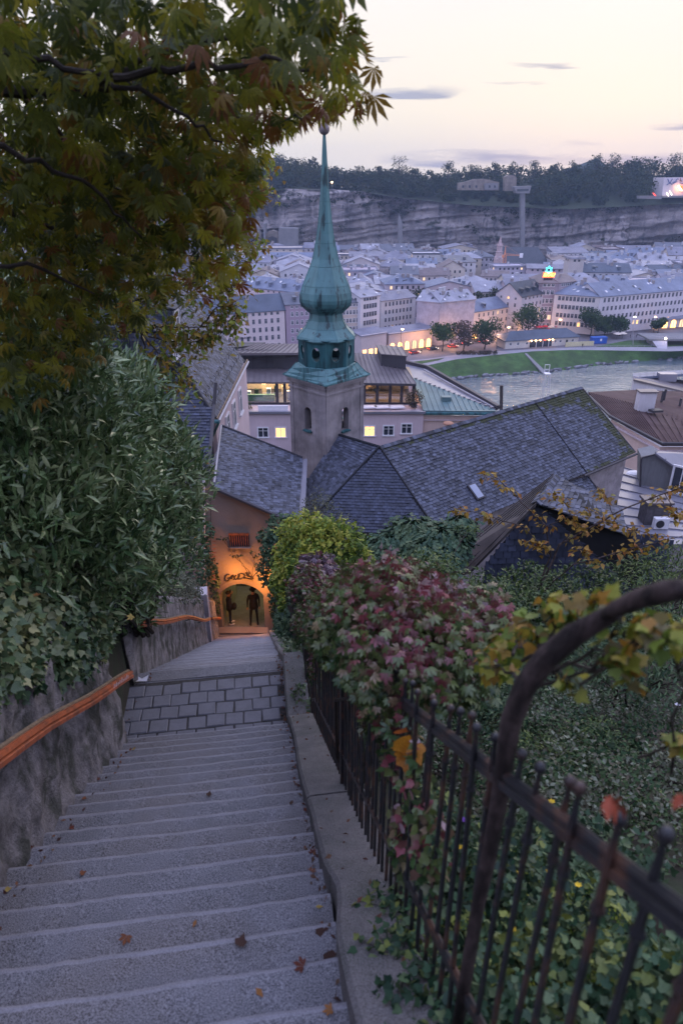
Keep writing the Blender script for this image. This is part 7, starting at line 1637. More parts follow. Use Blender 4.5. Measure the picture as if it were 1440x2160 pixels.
# ------------------------------------------------ people in the passage
def person(label, pose, base, rz, top_m, h=1.74):
    import bmesh
    t = thing('person', label, 'person', base, rz); k = h/1.75
    J = dict(pel=(0, 0, .95), wst=(0, .01, 1.10), ch=(0, .0, 1.32), nk=(0, 0, 1.48), hb=(0, -.01, 1.56), hd=(0, -.015, 1.66))
    if pose == 'stand':
        J.update(hl=(.09, 0, .92), kl=(.11, -.02, .50), al=(.12, .02, .09), fl=(.13, -.14, .035), hr=(-.09, 0, .92), kr=(-.15, -.06, .50), ar=(-.17, -.0, .09), fr=(-.20, -.15, .035), sl=(.18, 0, 1.42), el=(.24, .02, 1.14), wl=(.23, -.06, .88), sr=(-.18, 0, 1.42), er=(-.25, .02, 1.14), wr=(-.27, -.02, .88))
    else:
        J.update(hl=(.09, 0, .92), kl=(.10, 0, .50), al=(.11, .02, .09), fl=(.13, -.13, .035), hr=(-.09, 0, .92), kr=(-.10, -.02, .50), ar=(-.10, .02, .09), fr=(-.12, -.13, .035), sl=(.18, -.02, 1.42), el=(.42, -.10, 1.52), wl=(.22, -.12, 1.66), sr=(-.17, 0, 1.42), er=(-.30, -.06, 1.55), wr=(-.10, -.14, 1.66))
    E = [('pel', 'wst'), ('wst', 'ch'), ('ch', 'nk'), ('nk', 'hb'), ('hb', 'hd'), ('pel', 'hl'), ('hl', 'kl'), ('kl', 'al'), ('al', 'fl'), ('pel', 'hr'), ('hr', 'kr'), ('kr', 'ar'), ('ar', 'fr'), ('ch', 'sl'), ('sl', 'el'), ('el', 'wl'), ('ch', 'sr'), ('sr', 'er'), ('er', 'wr')]
    Rd = dict(pel=(.155, .12), wst=(.14, .105), ch=(.165, .12), nk=(.058, .06), hb=(.075, .085), hd=(.082, .10), hl=(.095, .09), kl=(.06, .062), al=(.042, .045), fl=(.042, .03), sl=(.075, .07), el=(.048, .048), wl=(.03, .026))
    for a in ('h', 'k', 'a', 'f', 's', 'e', 'w'): Rd[a+'r'] = Rd[a+'l']
    names_ = list(J); idx = {n_: i for i, n_ in enumerate(names_)}
    edges = [(idx[a], idx[b]) for a, b in E]; verts = [tuple(c*k for c in J[n_]) for n_ in names_]; rad = [Rd[n_] for n_ in names_]
    for sd, w_, e_ in (('l', 'wl', 'el'), ('r', 'wr', 'er')):   # palm and five fingers
        W0, E0_ = Vector(J[w_]), Vector(J[e_]); d = (W0-E0_).normalized(); sidev = d.cross(Vector((0, 1, 0))).normalized(); pm_ = W0 + d*.05; verts.append(tuple(pm_*k)); rad.append((.028, .02)); ip = len(verts)-1; edges.append((idx[w_], ip))
        for f_ in range(4):
            r0 = pm_ + sidev*(.022*(f_-1.5)) + d*.035; t0_ = r0 + d*(.045 - .006*abs(f_-1.5)) + Vector((0, -.012, 0)); n0 = len(verts); verts += [tuple(r0*k), tuple(t0_*k)]; rad += [(.010, .010), (.007, .007)]; edges += [(ip, n0), (n0, n0+1)]
        tb = W0 + sidev*.035 + d*.03; tt_ = tb + sidev*.02 + d*.035; n0 = len(verts); verts += [tuple(tb*k), tuple(tt_*k)]; rad += [(.011, .011), (.008, .008)]; edges += [(ip, n0), (n0, n0+1)]
    me = bpy.data.meshes.new('body'); me.from_pydata(verts, edges, []); o = bpy.data.objects.new('body', me); COL.objects.link(o)
    md = o.modifiers.new('skin', 'SKIN'); md.use_smooth_shade = True
    for i, r in enumerate(rad): me.skin_vertices[0].data[i].radius = (r[0]*k, r[1]*k)
    me.skin_vertices[0].data[0].use_root = True
    s2 = o.modifiers.new('sub', 'SUBSURF'); s2.levels = 1; s2.render_levels = 1
    bpy.context.view_layer.update(); ev = o.evaluated_get(bpy.context.evaluated_depsgraph_get()); m2 = bpy.data.meshes.new_from_object(ev); bpy.data.objects.remove(o); bpy.data.meshes.remove(me)
    # nose and ears, drawn out of the head surface
    for v in m2.vertices:
        c = v.co/k
        if abs(c.x) < .02 and c.y < -.08 and 1.60 < c.z < 1.68: v.co.y -= .018*k
        if abs(c.x) > .07 and abs(c.y+.01) < .03 and 1.60 < c.z < 1.68: v.co.x *= 1.12
    m2.materials.clear(); m2.materials.append(G['cloth_black']); m2.materials.append(G['skin']); m2.materials.append(top_m)
    for pl in m2.polygons:
        c = pl.center/k; sk_in = c.z > 1.50 and abs(c.x) < .14 and pose == 'stand' or (c.z > 1.50 and abs(c.x) < .12)
        hand = any((c - Vector(J[w_])).length < .13 and (c-Vector(J[w_])).dot(Vector(J[w_])-Vector(J[e_])) > 0 for w_, e_ in (('wl', 'el'), ('wr', 'er')))
        pl.material_index = 1 if (sk_in or hand) else 2 if c.z > .86 or abs(c.x) > .2 else 0; pl.use_smooth = True
    bo = bpy.data.objects.new('body', m2); COL.objects.link(bo); bo.parent = t
    MB().ball((0, .012*k, 1.675*k), .098*k, 12, 8, sq=(.92, 1.08, 1.0)).build('hair', G['hair'], t, local=True, smooth=True)
    # jacket hem, as clothing over hips
    mb = MB(); mb.lathe([(.19*k, .80*k), (.185*k, .95*k), (.16*k, 1.15*k), (.17*k, 1.32*k), (.10*k, 1.45*k)], 14, (0, 0, 0)); jk = mb.build('jacket', top_m, t, local=True, smooth=True); jk.scale = (1.0, .78, 1)
    for a, f_ in (('al', 'fl'), ('ar', 'fr')):
        c = (Vector(J[a])+Vector(J[f_]))*.5*k; mb = MB(); mb.ball((0, 0, 0), .1, 10, 6, sq=(.48, 1.35, .42)); so_ = mb.build('shoe', G['shoe_white'] if pose != 'stand' else G['ink'], t, local=True, smooth=True); so_.location = (c.x, c.y-.0, .042*k)
    return t
pA = P(538, 1318, 23.62); person('person in black jacket and trousers with hat, standing at the right of the lit arch', 'stand', (pA.x, 23.62, zfl-.21), 0.2, G['cloth_black'], 1.72)
pB = P(485, 1322, 23.35); pb_ = person('person holding a camera up to the face with both arms, left side of the arch', 'photo', (pB.x+.0, 23.6, zfl-.2), R(100), G['cloth_navy'], 1.6)
bg = MB(); bg.ball((0, 0, 0), .17, 10, 6, sq=(.6, 1, .9)); bo = bg.build('shoulder_bag', G['cloth_black'], None, smooth=True); bo.location = (pB.x+.20, 23.62, zfl+.66); tag(bo, 'dark round bag carried at the hip of the person with the camera', 'bag')
hat = MB(); hat.lathe([(.15, 0), (.15, .015), (.10, .02), (.09, .10), (.03, .12)], 14, (0, 0, 0)); ho = hat.build('hat', G['ink'], None); ho.location = (pA.x, 23.62, zfl-.21+1.69); tag(ho, 'dark narrow brimmed hat on the standing person in the arch', 'hat')
# small walkers on the promenade and square
wk = None
for i, (px, py, lb) in enumerate([(1328, 712, 'walker on the upper ramp left of the pale mast'), (1341, 712, 'walker right of the pale mast on the ramp'), (1227, 733, 'dark figure beside the yellow hoarding'), (1359, 714, 'figure at the left end of the bridge railing'), (1364, 713, 'second figure at the left end of the bridge railing'), (888, 746, 'figure beside the red car'), (858, 733, 'figure under the arched shops'), (838, 733, 'figure beside the dark lamp mast'), (1375, 713, 'figure standing on the bridge end near the lawn'), (1391, 713, 'figure on the bridge end by the light'), (1118, 734, 'figure in front of the kiosk canopy')]):
    b = PZ(px, py, .03)
    if wk is None: wk = person(lb, 'stand', b, random.uniform(0, 6), G['cloth_navy'], 1.75); o = wk
    else: o = copy_tree(wk); o.location = b; o.rotation_euler = (0, 0, random.uniform(0, 6))
    tag(o, lb, 'person', 'people on the promenade')
# ================================================================ VEGETATION NEAR THE STAIRS
LM = {
 'ivy': leafmat('ivy_leaves', [(.025, .06, .028), (.05, .10, .042), (.085, .145, .06), (.14, .19, .09), (.21, .22, .09)], .42, .15),
 'laurel': leafmat('laurel_leaves', [(.03, .065, .028), (.065, .12, .045), (.11, .175, .07), (.18, .25, .11), (.28, .33, .17)], .26, .12, .6),
 'chestnut': leafmat('chestnut_leaves', [(.03, .045, .012), (.07, .085, .014), (.13, .145, .016), (.24, .22, .02), (.18, .09, .02), (.15, .05, .02)], .55, .42, .35),
 'creeper': leafmat('creeper_leaves', [(.03, .07, .02), (.05, .10, .03), (.12, .15, .04), (.08, .12, .04), (.18, .13, .07), (.15, .05, .055), (.22, .035, .05), (.34, .25, .27)], .38, .2, .6),
 'purple': leafmat('purple_creeper', [(.05, .07, .03), (.09, .055, .07), (.14, .09, .12), (.20, .15, .20), (.13, .045, .06)], .38, .15, .6),
 'thuja': leafmat('thuja_sprays', [(.035, .075, .012), (.08, .14, .018), (.16, .22, .025), (.28, .30, .035), (.36, .33, .05)], .6, .25, .3),
 'juniper': leafmat('juniper_sprays', [(.014, .040, .026), (.026, .065, .038), (.045, .095, .05), (.07, .11, .05)], .6, .15, .3),
 'dark': leafmat('dark_shrub', [(.014, .038, .02), (.03, .065, .03), (.05, .09, .042), (.09, .135, .06)], .6, .15, .25),
 'heather': leafmat('heather_shrub', [(.016, .04, .018), (.035, .075, .028), (.065, .105, .042), (.10, .085, .06), (.19, .21, .15)], .65, .15, .15),
 'green': leafmat('garden_green', [(.02, .042, .014), (.04, .075, .02), (.075, .12, .03), (.12, .16, .035)], .5, .2, .4),
 'yellow': leafmat('yellow_sapling_leaves', [(.16, .10, .02), (.28, .17, .03), (.38, .24, .04), (.30, .12, .03), (.22, .20, .04)], .5, .35, .3),
 'vine': leafmat('vine_leaves', [(.07, .12, .02), (.16, .22, .03), (.28, .27, .03), (.34, .18, .03), (.12, .16, .09)], .45, .35, .4),
 'grey': leafmat('grey_green', [(.05, .06, .04), (.09, .10, .06), (.13, .13, .09)], .6, .15, .3),
 'cover': leafmat('ground_ivy', [(.014, .04, .022), (.03, .075, .035), (.055, .11, .05), (.10, .15, .07), (.19, .22, .05)], .5, .15, .3),
}
def plant(name, label, cat, bl, dens, size, tpl, lm, v=(0, 1, 1), pitch=(.2, .6), spread=1.0, thick=.45, single=0, lo=-1.0, branches=True, shade=.12, group=None, base=None, out=True, nm='foliage', vn=.0, br=.012):
    bl = [((Vector(c)), r) for c, r in bl]; c0 = sum((c for c, _ in bl), Vector())/len(bl); zb = min(c.z - (r[2] if hasattr(r, '__len__') else r) for c, r in bl); b = Vector(base) if base is not None else Vector((c0.x, c0.y, zb-.1))
    t = thing(name, label, cat, b, 0, group)
    if branches:
        mb = MB()
        for c, r in bl:
            rr = r if hasattr(r, '__len__') else (r, r, r); twig(mb, b + Vector((random.uniform(-.1, .1), random.uniform(-.1, .1), 0)), c, br*1.5, br*.7, .08, 5, 5)
            for k in range(5):
                a = random.uniform(0, 6.28); e = c + Vector((math.cos(a)*rr[0], math.sin(a)*rr[1], random.uniform(-.2, .8)*rr[2]))*.85; twig(mb, c.lerp(b, .25), e, br*.6, br*.15, .1, 4, 4)
        mb.build('branches', G['bark'], t)
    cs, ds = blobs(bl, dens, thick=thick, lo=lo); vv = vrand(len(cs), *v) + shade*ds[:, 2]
    if vn:  # clump-wise colour
        vv = vv + np.array([mnoise.noise(Vector(p)*1.7 + Vector((3, 1, 2)))*vn for p in cs])
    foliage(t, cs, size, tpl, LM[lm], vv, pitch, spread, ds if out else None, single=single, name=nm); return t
# ---------------- left: ivy over the wall
ivb = []
for s in np.arange(1.3, 6.6, .34):
    top = 1.95; k = (s-1.3)/5
    for l, dz, r in ((-1.80, 1.62, (.26, .34, .34)), (-2.15, 2.15, (.42, .42, .44)), (-2.6, 2.6, (.5, .5, .5)), (-1.72, 1.35, (.14, .26, .26))):
        p = S(l + random.uniform(-.06, .06), s, floorV(s) - dz - random.uniform(-.1, .14)); ivb.append((p, r))
plant('ivy', 'thick ivy cascading over the top of the upper stair wall at left', 'ivy', ivb, 420, .075, 'ivy', 'ivy', (.15, 1, 1), (.75, .45), single=220, vn=.5)
iv2 = [(S(-1.60, s, floorV(s)-dz), (.07, .16, .30)) for s, dz in ((1.9, 1.0), (2.3, .7), (2.7, .95), (2.1, .35), (1.5, .7), (1.2, .3))]
plant('wall_ivy', 'sparse ivy strands climbing the rough wall below the orange handrail', 'ivy', iv2, 160, .05, 'ivy', 'ivy', (0, .6, 1), (.9, .4), single=60, branches=False)
# ---------------- laurel
lb = [(P(60, 950, 5.6), (.9, 1.0, .8)), (P(150, 1060, 6.0), (.85, .9, .7)), (P(210, 910, 7.2), (.75, 1.0, .9)), (P(100, 840, 6.8), (1.0, 1.0, .85)), (P(312, 1010, 7.8), (.7, .8, .7)), (P(225, 850, 8.6), (.6, .9, .6)), (P(20, 1100, 4.8), (.6, .7, .6)), (P(265, 1120, 7.2), (.7, .7, .5)), (P(350, 1120, 8.6), (.55, .6, .6)), (P(160, 830, 8.0), (.85, .9, .6)), (P(335, 925, 8.8), (.3, .4, .35)), (P(235, 1185, 6.2), (.55, .6, .5)), (P(150, 1180, 5.6), (.6, .6, .5)), (P(290, 1190, 7.6), (.5, .6, .5)), (P(375, 965, 8.8), (.3, .4, .35)), (P(385, 1050, 9), (.3, .4, .4)), (P(0, 760, 5.6), (.8, .8, .7))]
lb += [(P(x, y, d), (r, r, r)) for x, y, d, r in ((375, 930, 9, .2), (395, 1100, 9, .22), (290, 1225, 7.6, .32), (262, 1290, 6.9, .26), (300, 1290, 7.5, .2), (310, 870, 9, .25))]
plant('laurel_bush', 'large glossy cherry laurel bush with long upright leaves on the bank at left', 'bush', lb, 330, .155, 'long', 'laurel', (.15, 1, 1), (-.75, .6), single=240, thick=.5, vn=.4, br=.02)
for (x0, y0, d0), (x1, y1, d1) in (((330, 1000, 7.6), (440, 950, 8.2)), ((300, 900, 8.2), (412, 838, 8.8)), ((340, 880, 8.4), (395, 800, 9)), ((350, 1060, 7.9), (455, 985, 8.4))):
    pass
tb = thing('laurel_shoot', 'long laurel shoots reaching right over the gate house roof', 'shoot', P(330, 1000, 7.8)); mb = MB(); cs = []
for (x0, y0, d0), (x1, y1, d1) in (((310, 1010, 7.6), (436, 952, 8.2)), ((290, 900, 8.2), (405, 840, 8.8)), ((340, 1080, 7.8), (440, 975, 8.3)), ((300, 980, 7.7), (412, 905, 8.5)), ((330, 1130, 8), (425, 1060, 8.4))):
    a, b = P(x0, y0, d0), P(x1, y1, d1); pts = twig(mb, a, b, .010, .004, .05, 7, 5)
    for i in range(26):
        t_ = .25 + .75*i/25; q = a.lerp(b, t_); cs.append(tuple(q + Vector((random.uniform(-.03, .03), random.uniform(-.03, .03), random.uniform(-.02, .04)))))
mb.build('stems', G['bark'], tb); foliage(tb, np.array(cs), .14, 'long', LM['laurel'], vrand(len(cs), .4, 1), (-.5, .45), single=60)
for px, py, D, lbx in ((222, 923, 5.6, 'single orange leaf in the laurel, upper left'), (147, 912, 5.7, 'small yellow leaf caught in the left part of the laurel'), (300, 1258, 4.2, 'yellow leaf lying on the ivy'), (110, 1215, 4.4, 'dull orange leaf on the left part of the ivy'), (276, 974, 6.8, 'yellow leaf in the middle of the laurel')):
    c = P(px, py, D); fallen(c - Vector((0, .25, 0)), 4 if 'yellow' in lbx else 2, .06, lbx); bpy.context.scene.collection.objects[-1]['group'] = 'stray leaves in the bushes'
# ---------------- hedge over the lower wall
hb = [(S(-1.95 - .008*(s-8), s, floorV(s) - 1.55 - .02*(s-8)), (.36, .5, .42 + .012*(s-8))) for s in np.arange(8.2, 17.5, .75)] + [(S(-2.5, s, floorV(s) - 2.1), (.6, .7, .6)) for s in np.arange(8.5, 17, 1.1)]
plant('trailing_hedge', 'fine leafed hedge with reddish tips hanging over the lower stair wall', 'hedge', hb, 190, .075, 'dia', 'grey', (0, 1, 1), (.7, .5), thick=.45, single=60, vn=.4)
plant('wall_bush', 'dark green bush hanging on the house wall left of the arch', 'bush', [(P(418, 1160, 21.5), (.45, .4, .7)), (P(430, 1120, 21.8), (.35, .3, .5)), (P(448, 1215, 22.4), (.22, .25, .9)), (P(455, 1270, 22.7), (.14, .12, .6)), (P(400, 1215, 20), (.6, .5, .6))], 110, .11, 'ivy', 'dark', (0, .9, 1), (.7, .5))
plant('gate_vine', 'thin vine twigs crossing the orange lit wall from the right, above the graffiti', 'vine', [(P(540, 1165, 22.7), (.35, .10, .25)), (P(552, 1200, 22.7), (.28, .10, .4)), (P(575, 1150, 22.4), (.35, .2, .5)), (P(500, 1172, 22.85), (.25, .05, .06)), (P(470, 1135, 22.85), (.18, .05, .06))], 45, .09, 'ivy', 'dark', (0, .8, 1), (.8, .4), br=.008)
# ---------------- right of the kerb, far to near
plant('holly', 'dark evergreen bush covering the right edge of the lit gate wall', 'bush', [(P(590, 1165, 20.5), (.75, .6, .75)), (P(578, 1205, 20.8), (.55, .5, .7)), (P(610, 1240, 19.5), (.6, .5, .8)), (P(600, 1115, 21), (.7, .6, .5)), (P(588, 1280, 20.3), (.35, .4, .7)), (P(565, 1130, 21.6), (.38, .3, .3))], 130, .12, 'ivy', 'dark', (0, .9, 1.2), (.5, .6), vn=.4)
plant('small_grey_tree', 'small grey green tree with fine leaves before the church valley', 'tree', [(P(672, 1062, 21), (.5, .5, .5)), (P(690, 1085, 20.5), (.6, .5, .5)), (P(652, 1080, 21), (.4, .4, .45)), (P(722, 1105, 20), (.35, .35, .4)), (P(745, 1120, 19.5), (.4, .4, .35))], 110, .075, 'dia', 'grey', (0, 1, 1), (.2, .8), thick=.7)
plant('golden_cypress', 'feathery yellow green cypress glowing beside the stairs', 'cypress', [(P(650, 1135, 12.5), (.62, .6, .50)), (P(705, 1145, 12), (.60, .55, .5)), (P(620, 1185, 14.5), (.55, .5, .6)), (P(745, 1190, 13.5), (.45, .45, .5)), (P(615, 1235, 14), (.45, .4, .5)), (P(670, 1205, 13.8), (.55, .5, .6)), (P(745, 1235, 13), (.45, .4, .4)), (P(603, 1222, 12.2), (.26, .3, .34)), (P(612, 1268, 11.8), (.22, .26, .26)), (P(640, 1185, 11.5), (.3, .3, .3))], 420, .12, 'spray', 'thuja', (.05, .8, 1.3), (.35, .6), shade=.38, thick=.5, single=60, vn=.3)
jb = [(P(870, 1135, 17), (.85, .8, .55)), (P(930, 1145, 16.5), (.8, .7, .5)), (P(820, 1165, 16.5), (.7, .6, .55)), (P(885, 1185, 16), (1.0, .8, .6)), (P(960, 1115, 17), (.5, .5, .35)), (P(800, 1210, 15.5), (.7, .6, .5))]
plant('juniper', 'blue green spreading juniper with drooping feathery sprays below the church roof', 'juniper', jb, 330, .22, 'spray', 'juniper', (0, .9, 1), (.55, .3), spread=.5, shade=.3, thick=.5, vn=.3)
plant('garden_shrub', 'light green leafy shrub at the foot of the boarded roof slope', 'shrub', [(P(900, 1195, 14), (.5, .5, .35)), (P(935, 1185, 15), (.4, .4, .25)), (P(985, 1118, 16.4), (.3, .2, .16)), (P(850, 1215, 13), (.5, .5, .4))], 150, .09, 'simple', 'green', (.3, 1, 1), (.3, .7))
plant('garden_shrub', 'large grey green shrub in front of the dark shingled gable', 'shrub', [(P(1020, 1262, 9.6), (.5, .6, .42)), (P(1090, 1275, 9.0), (.6, .6, .45)), (P(1160, 1262, 9.4), (.55, .6, .4)), (P(1220, 1260, 8.6), (.7, .6, .5)), (P(1040, 1300, 8.2), (.7, .6, .5)), (P(1130, 1320, 7.8), (.7, .6, .5)), (P(980, 1310, 8.6), (.45, .5, .4)), (P(1110, 1225, 10), (.4, .5, .25))], 330, .07, 'simple', 'green', (0, .75, 1.4), (.2, .8), vn=.5, single=60)
plant('garden_shrub', 'bright green shrub at the right picture edge under the yellow sapling', 'shrub', [(P(1400, 1225, 9.0), (.7, .6, .45)), (P(1330, 1230, 8.4), (.6, .5, .4)), (P(1440, 1260, 7.8), (.7, .6, .55)), (P(1290, 1290, 8), (.5, .5, .35)), (P(1450, 1190, 9.5), (.6, .6, .4))], 230, .085, 'long', 'green', (.1, .9, 1.1), (.2, .7), vn=.4)
plant('rhododendron', 'dark whorled leaf bush at the right edge behind the bent post', 'bush', [(P(1330, 1390, 6.0), (.5, .45, .36)), (P(1400, 1430, 5.6), (.45, .4, .32)), (P(1300, 1450, 5.8), (.45, .4, .3)), (P(1430, 1350, 6.2), (.5, .4, .4)), (P(1230, 1380, 6.6), (.45, .4, .35))], 210, .095, 'long', 'dark', (.2, 1, 1), (.1, .7), vn=.4, single=60)
# carpets of low shrubs on the slope
def carpet(label, l0, l1, s0, s1, h, n, size, tpl, lm, v, name='low_shrub', **k):
    bl = []
    for i in range(n):
        l, s = random.uniform(l0, l1), random.uniform(s0, s1); z = hillz(l, s); q = S(l, s, 0); r = h*random.uniform(.7, 1.2); bl.append((Vector((q.x, q.y, z + r*.45)), (r*1.15, r*1.15, r*.8)))
    return plant(name, label, 'shrub', bl, k.pop('dens', 250), size, tpl, lm, v, lo=-.3, base=bl[0][0] - Vector((0, 0, h*.6)), **k)
carpet('grey tipped heath shrubs spread over the slope just behind the fence', 1.0, 3.0, 2.8, 5.2, .42, 13, .042, 'dia', 'heather', (0, 1, 1.1), dens=620, vn=1.0, single=80)
carpet('purplish fine leafed shrubs on the slope at the right edge', 2.3, 4.6, 3.0, 6.0, .45, 13, .045, 'dia', 'heather', (.2, 1, .9), dens=500, vn=1.0)
carpet('dark green shrubs filling the middle of the garden slope', 1.0, 3.4, 5.0, 8.5, .55, 14, .06, 'simple', 'dark', (0, 1, 1), dens=330, vn=.6)
carpet('mixed dark shrubs farther down the garden slope', 1.2, 7, 8.0, 14, .8, 22, .085, 'simple', 'dark', (0, 1, 1), dens=150, vn=.6)
carpet('bushes filling the slope below the garden house', 2.0, 12, 12, 15.5, .7, 20, .12, 'simple', 'green', (0, .6, 1), dens=80, vn=.5)
carpet('bright green leafy clumps among the heath shrubs behind the fence', 1.1, 3.2, 3.0, 6.5, .30, 7, .06, 'long', 'green', (.2, 1, 1), dens=420, vn=.4)
carpet('dark leafy plants under the fence at right, nearest the lens', 1.1, 2.6, .6, 2.9, .30, 14, .045, 'ivy', 'dark', (.1, 1, 1), dens=420, vn=.6, single=80)
# ground ivy on both sides of the fence foot
gi = []
for s, l, r in [(1.0, .44, .14), (1.3, .43, .13), (1.6, .45, .13), (1.9, .48, .12), (.7, .42, .15), (.45, .45, .17), (.85, .38, .1), (1.15, .38, .08), (.6, .36, .1), (1.15, .62, .16), (1.35, .55, .15), (1.6, .60, .17), (1.85, .62, .16), (2.1, .68, .15), (1.0, .78, .2), (1.3, .85, .2), (1.7, .85, .2), (2.1, .9, .2), (2.5, .95, .2), (.75, .6, .16), (.55, .72, .2), (2.9, .95, .18), (1.9, 1.1, .22), (1.5, 1.15, .22), (1.1, 1.2, .22), (.7, 1.1, .22)]:
    gi.append((S(l, s, floorV(s) - .02 - r*.35), (r*1.15, r*1.2, r)))
plant('ground_ivy', 'dark ivy with pale flower heads creeping over the kerb at the fence foot', 'ivy', gi, 1150, .036, 'ivy', 'cover', (0, 1, 1.2), (.5, .6), single=240, thick=.5, vn=.7, branches=False)
gk = [(S(.60 + random.uniform(-.03, .08), s, floorV(s) - .12), (.12, .2, .16)) for s in np.arange(6.3, 12, .4)] + [(S(.40 + random.uniform(-.05, .05), s, floorV(s) - .12), (.10, .16, .12)) for s in (6.6, 7.6, 8.3, 9.0, 10.2, 11.5)]
plant('kerb_ivy', 'green ivy growing along the far part of the kerb beside the landing', 'ivy', gk, 420, .05, 'ivy', 'ivy', (0, .8, 1), (.5, .6), branches=False)
plant('fence_climber', 'dense dark climber covering the farthest length of the fence near the arch', 'climber', [(S(.62, s, floorV(s) - .5 - .12*math.sin(s*3)), (.24, .45, .45)) for s in np.arange(10.5, 19.5, .7)], 190, .085, 'ivy', 'dark', (0, 1, 1), (.7, .5), vn=.5)
fh = thing('ivy_flower_heads', 'round yellow green flower heads standing among the ground ivy behind the fence', 'flower heads', S(.9, 1.2, floorV(1.2))); fc2 = []
for k in range(110):
    s_, l_ = random.uniform(.5, 2.3), random.uniform(.62, 1.35); c = np.array(S(l_, s_, floorV(s_) - random.uniform(.12, .26))); d_ = rng.normal(size=(16, 3)); d_ /= np.linalg.norm(d_, axis=1)[:, None]; fc2.append(c + d_*.018)
foliage(fh, np.concatenate(fc2), .016, 'dia', LM['thuja'], vrand(1760, .1, .9), (0, 1.2), name='umbels')
# virginia creeper over the fence
cb = [(S(.60 + random.uniform(-.05, .05), s, floorV(s) - h), (.26, .34, r)) for s, h, r in ((2.25, 1.50, .22), (2.55, 1.62, .26), (2.95, 1.66, .28), (3.4, 1.62, .30), (3.9, 1.58, .32), (4.5, 1.50, .34), (5.1, 1.42, .33), (5.8, 1.38, .3), (6.5, 1.30, .28), (7.3, 1.25, .26))]
cb += [(S(.92, s, floorV(s) - h), (.26, .32, .26)) for s, h in ((2.5, 1.5), (3.1, 1.6), (3.8, 1.55), (4.6, 1.5))]
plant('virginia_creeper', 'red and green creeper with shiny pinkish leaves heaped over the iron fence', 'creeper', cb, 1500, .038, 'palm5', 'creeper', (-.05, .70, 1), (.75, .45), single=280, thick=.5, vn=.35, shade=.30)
hang = [(S(.53, s, floorV(s) - h), (.06, .10, .20)) for s, h in ((1.75, .95), (2.05, 1.05), (2.35, 1.15), (2.7, 1.1), (1.55, .75), (1.9, .6), (5.6, .9), (6.1, .8))]
plant('hanging_creeper', 'green and crimson creeper strands hanging down through the fence bars', 'creeper', hang, 800, .040, 'ivy', 'creeper', (0, .9, 1), (1.0, .4), single=60, branches=False)
plant('purple_creeper', 'purple leafed creeper mound on the fence behind the red one', 'creeper', [(P(672, 1205, 9.0), (.30, .4, .28)), (P(700, 1245, 8.4), (.26, .35, .28)), (P(650, 1260, 9), (.2, .3, .25))], 420, .075, 'palm5', 'purple', (0, 1, 1), (.7, .5), vn=.4, single=60, shade=.25)
c = P(860, 1560, 1.9); tv_ = thing('orange_leaf_cluster', 'cluster of orange creeper leaves hanging on the fence bars', 'leaf cluster', c)
foliage(tv_, np.array([tuple(c + Vector((random.uniform(-.045, .045), random.uniform(-.03, .03), random.uniform(-.05, .04)))) for _ in range(11)]), .075, 'ivy', leafmat('orange_leaves', [(.42, .15, .02), (.50, .22, .02), (.36, .08, .02)], .5, .3), vrand(11), (1.0, .4), single=11)
# vine on the bent post
vb = [(P(1185, 1290, 1.45), (.06, .06, .05)), (P(1300, 1370, 1.15), (.045, .05, .04)), (P(1260, 1275, 1.2), (.04, .05, .03)), (P(1130, 1330, 1.5), (.06, .06, .04)), (P(1200, 1440, 1.25), (.025, .03, .025)), (P(1360, 1310, 1.1), (.04, .05, .03)), (P(1090, 1350, 1.7), (.07, .07, .05)), (P(1410, 1345, 1.05), (.03, .03, .03)), (P(1330, 1410, 1.15), (.02, .03, .04)), (P(1040, 1400, 1.8), (.07, .07, .06))]
plant('post_vine', 'yellow green vine leaves twined round the bent post, out of focus', 'vine', vb, 1300, .036, 'ivy', 'vine', (0, 1, 1), (.7, .6), single=110, thick=.8, br=.004, base=P(1120, 1420, 1.5))
plant('edge_vine', 'few yellow vine leaves at the right picture edge', 'vine', [(P(1440, 1560, 1.2), (.02, .03, .03)), (P(1445, 1330, 1.15), (.03, .03, .03))], 500, .04, 'ivy', 'vine', (.3, .7, 1), (.6, .6), single=12, thick=.8, br=.003)
# flowers
G['petal_yellow'] = mat('petal_yellow', (.75, .5, .02), .6, .1, 9, 0); G['petal_violet'] = mat('petal_violet', (.22, .08, .45), .6, .1, 9, 0); G['petal_white'] = mat('petal_white', (.7, .68, .75), .6, .1, 9, 0)
for px, py, D, m, lb in ((1162, 1692, 2.3, 'petal_yellow', 'yellow flower pair seen between the two spikes right of the bent post'), (968, 1788, 1.9, 'petal_yellow', 'yellow flower low behind the fence left of the bent post'), (1096, 1843, 1.75, 'petal_yellow', 'yellow flower just right of the post foot'), (1157, 1840, 1.8, 'petal_yellow', 'small yellow flower, second right of the post foot'), (1218, 1868, 1.75, 'petal_yellow', 'yellow flower, rightmost of the low ones'), (977, 1731, 2.1, 'petal_violet', 'small violet flower behind the fence bars'), (1428, 1488, 4.0, 'petal_white', 'pale violet flower head at the right edge'), (1080, 1962, 1.45, 'petal_yellow', 'orange yellow bloom low in the ivy')):
    c = P(px, py, D); r = .0075*D**.6; t = thing('flower', lb, 'flower', c - Vector((0, 0, .15)), 0, 'flowers behind the fence'); MB().tube([c - Vector((0, 0, .15)), c], .0025, 4).build('stem', LM['green'], t)
    for k in range(6): a = k*1.047; MB().add([c, c + Vector((math.cos(a)*r, math.sin(a)*r*.8, r*.5)), c + Vector((math.cos(a+.5)*r*1.5, math.sin(a+.5)*r*1.2, r*.7)), c + Vector((math.cos(a+1)*r, math.sin(a+1)*r*.8, r*.5))], [(0, 1, 2, 3)]).build('petal', G[m], t)
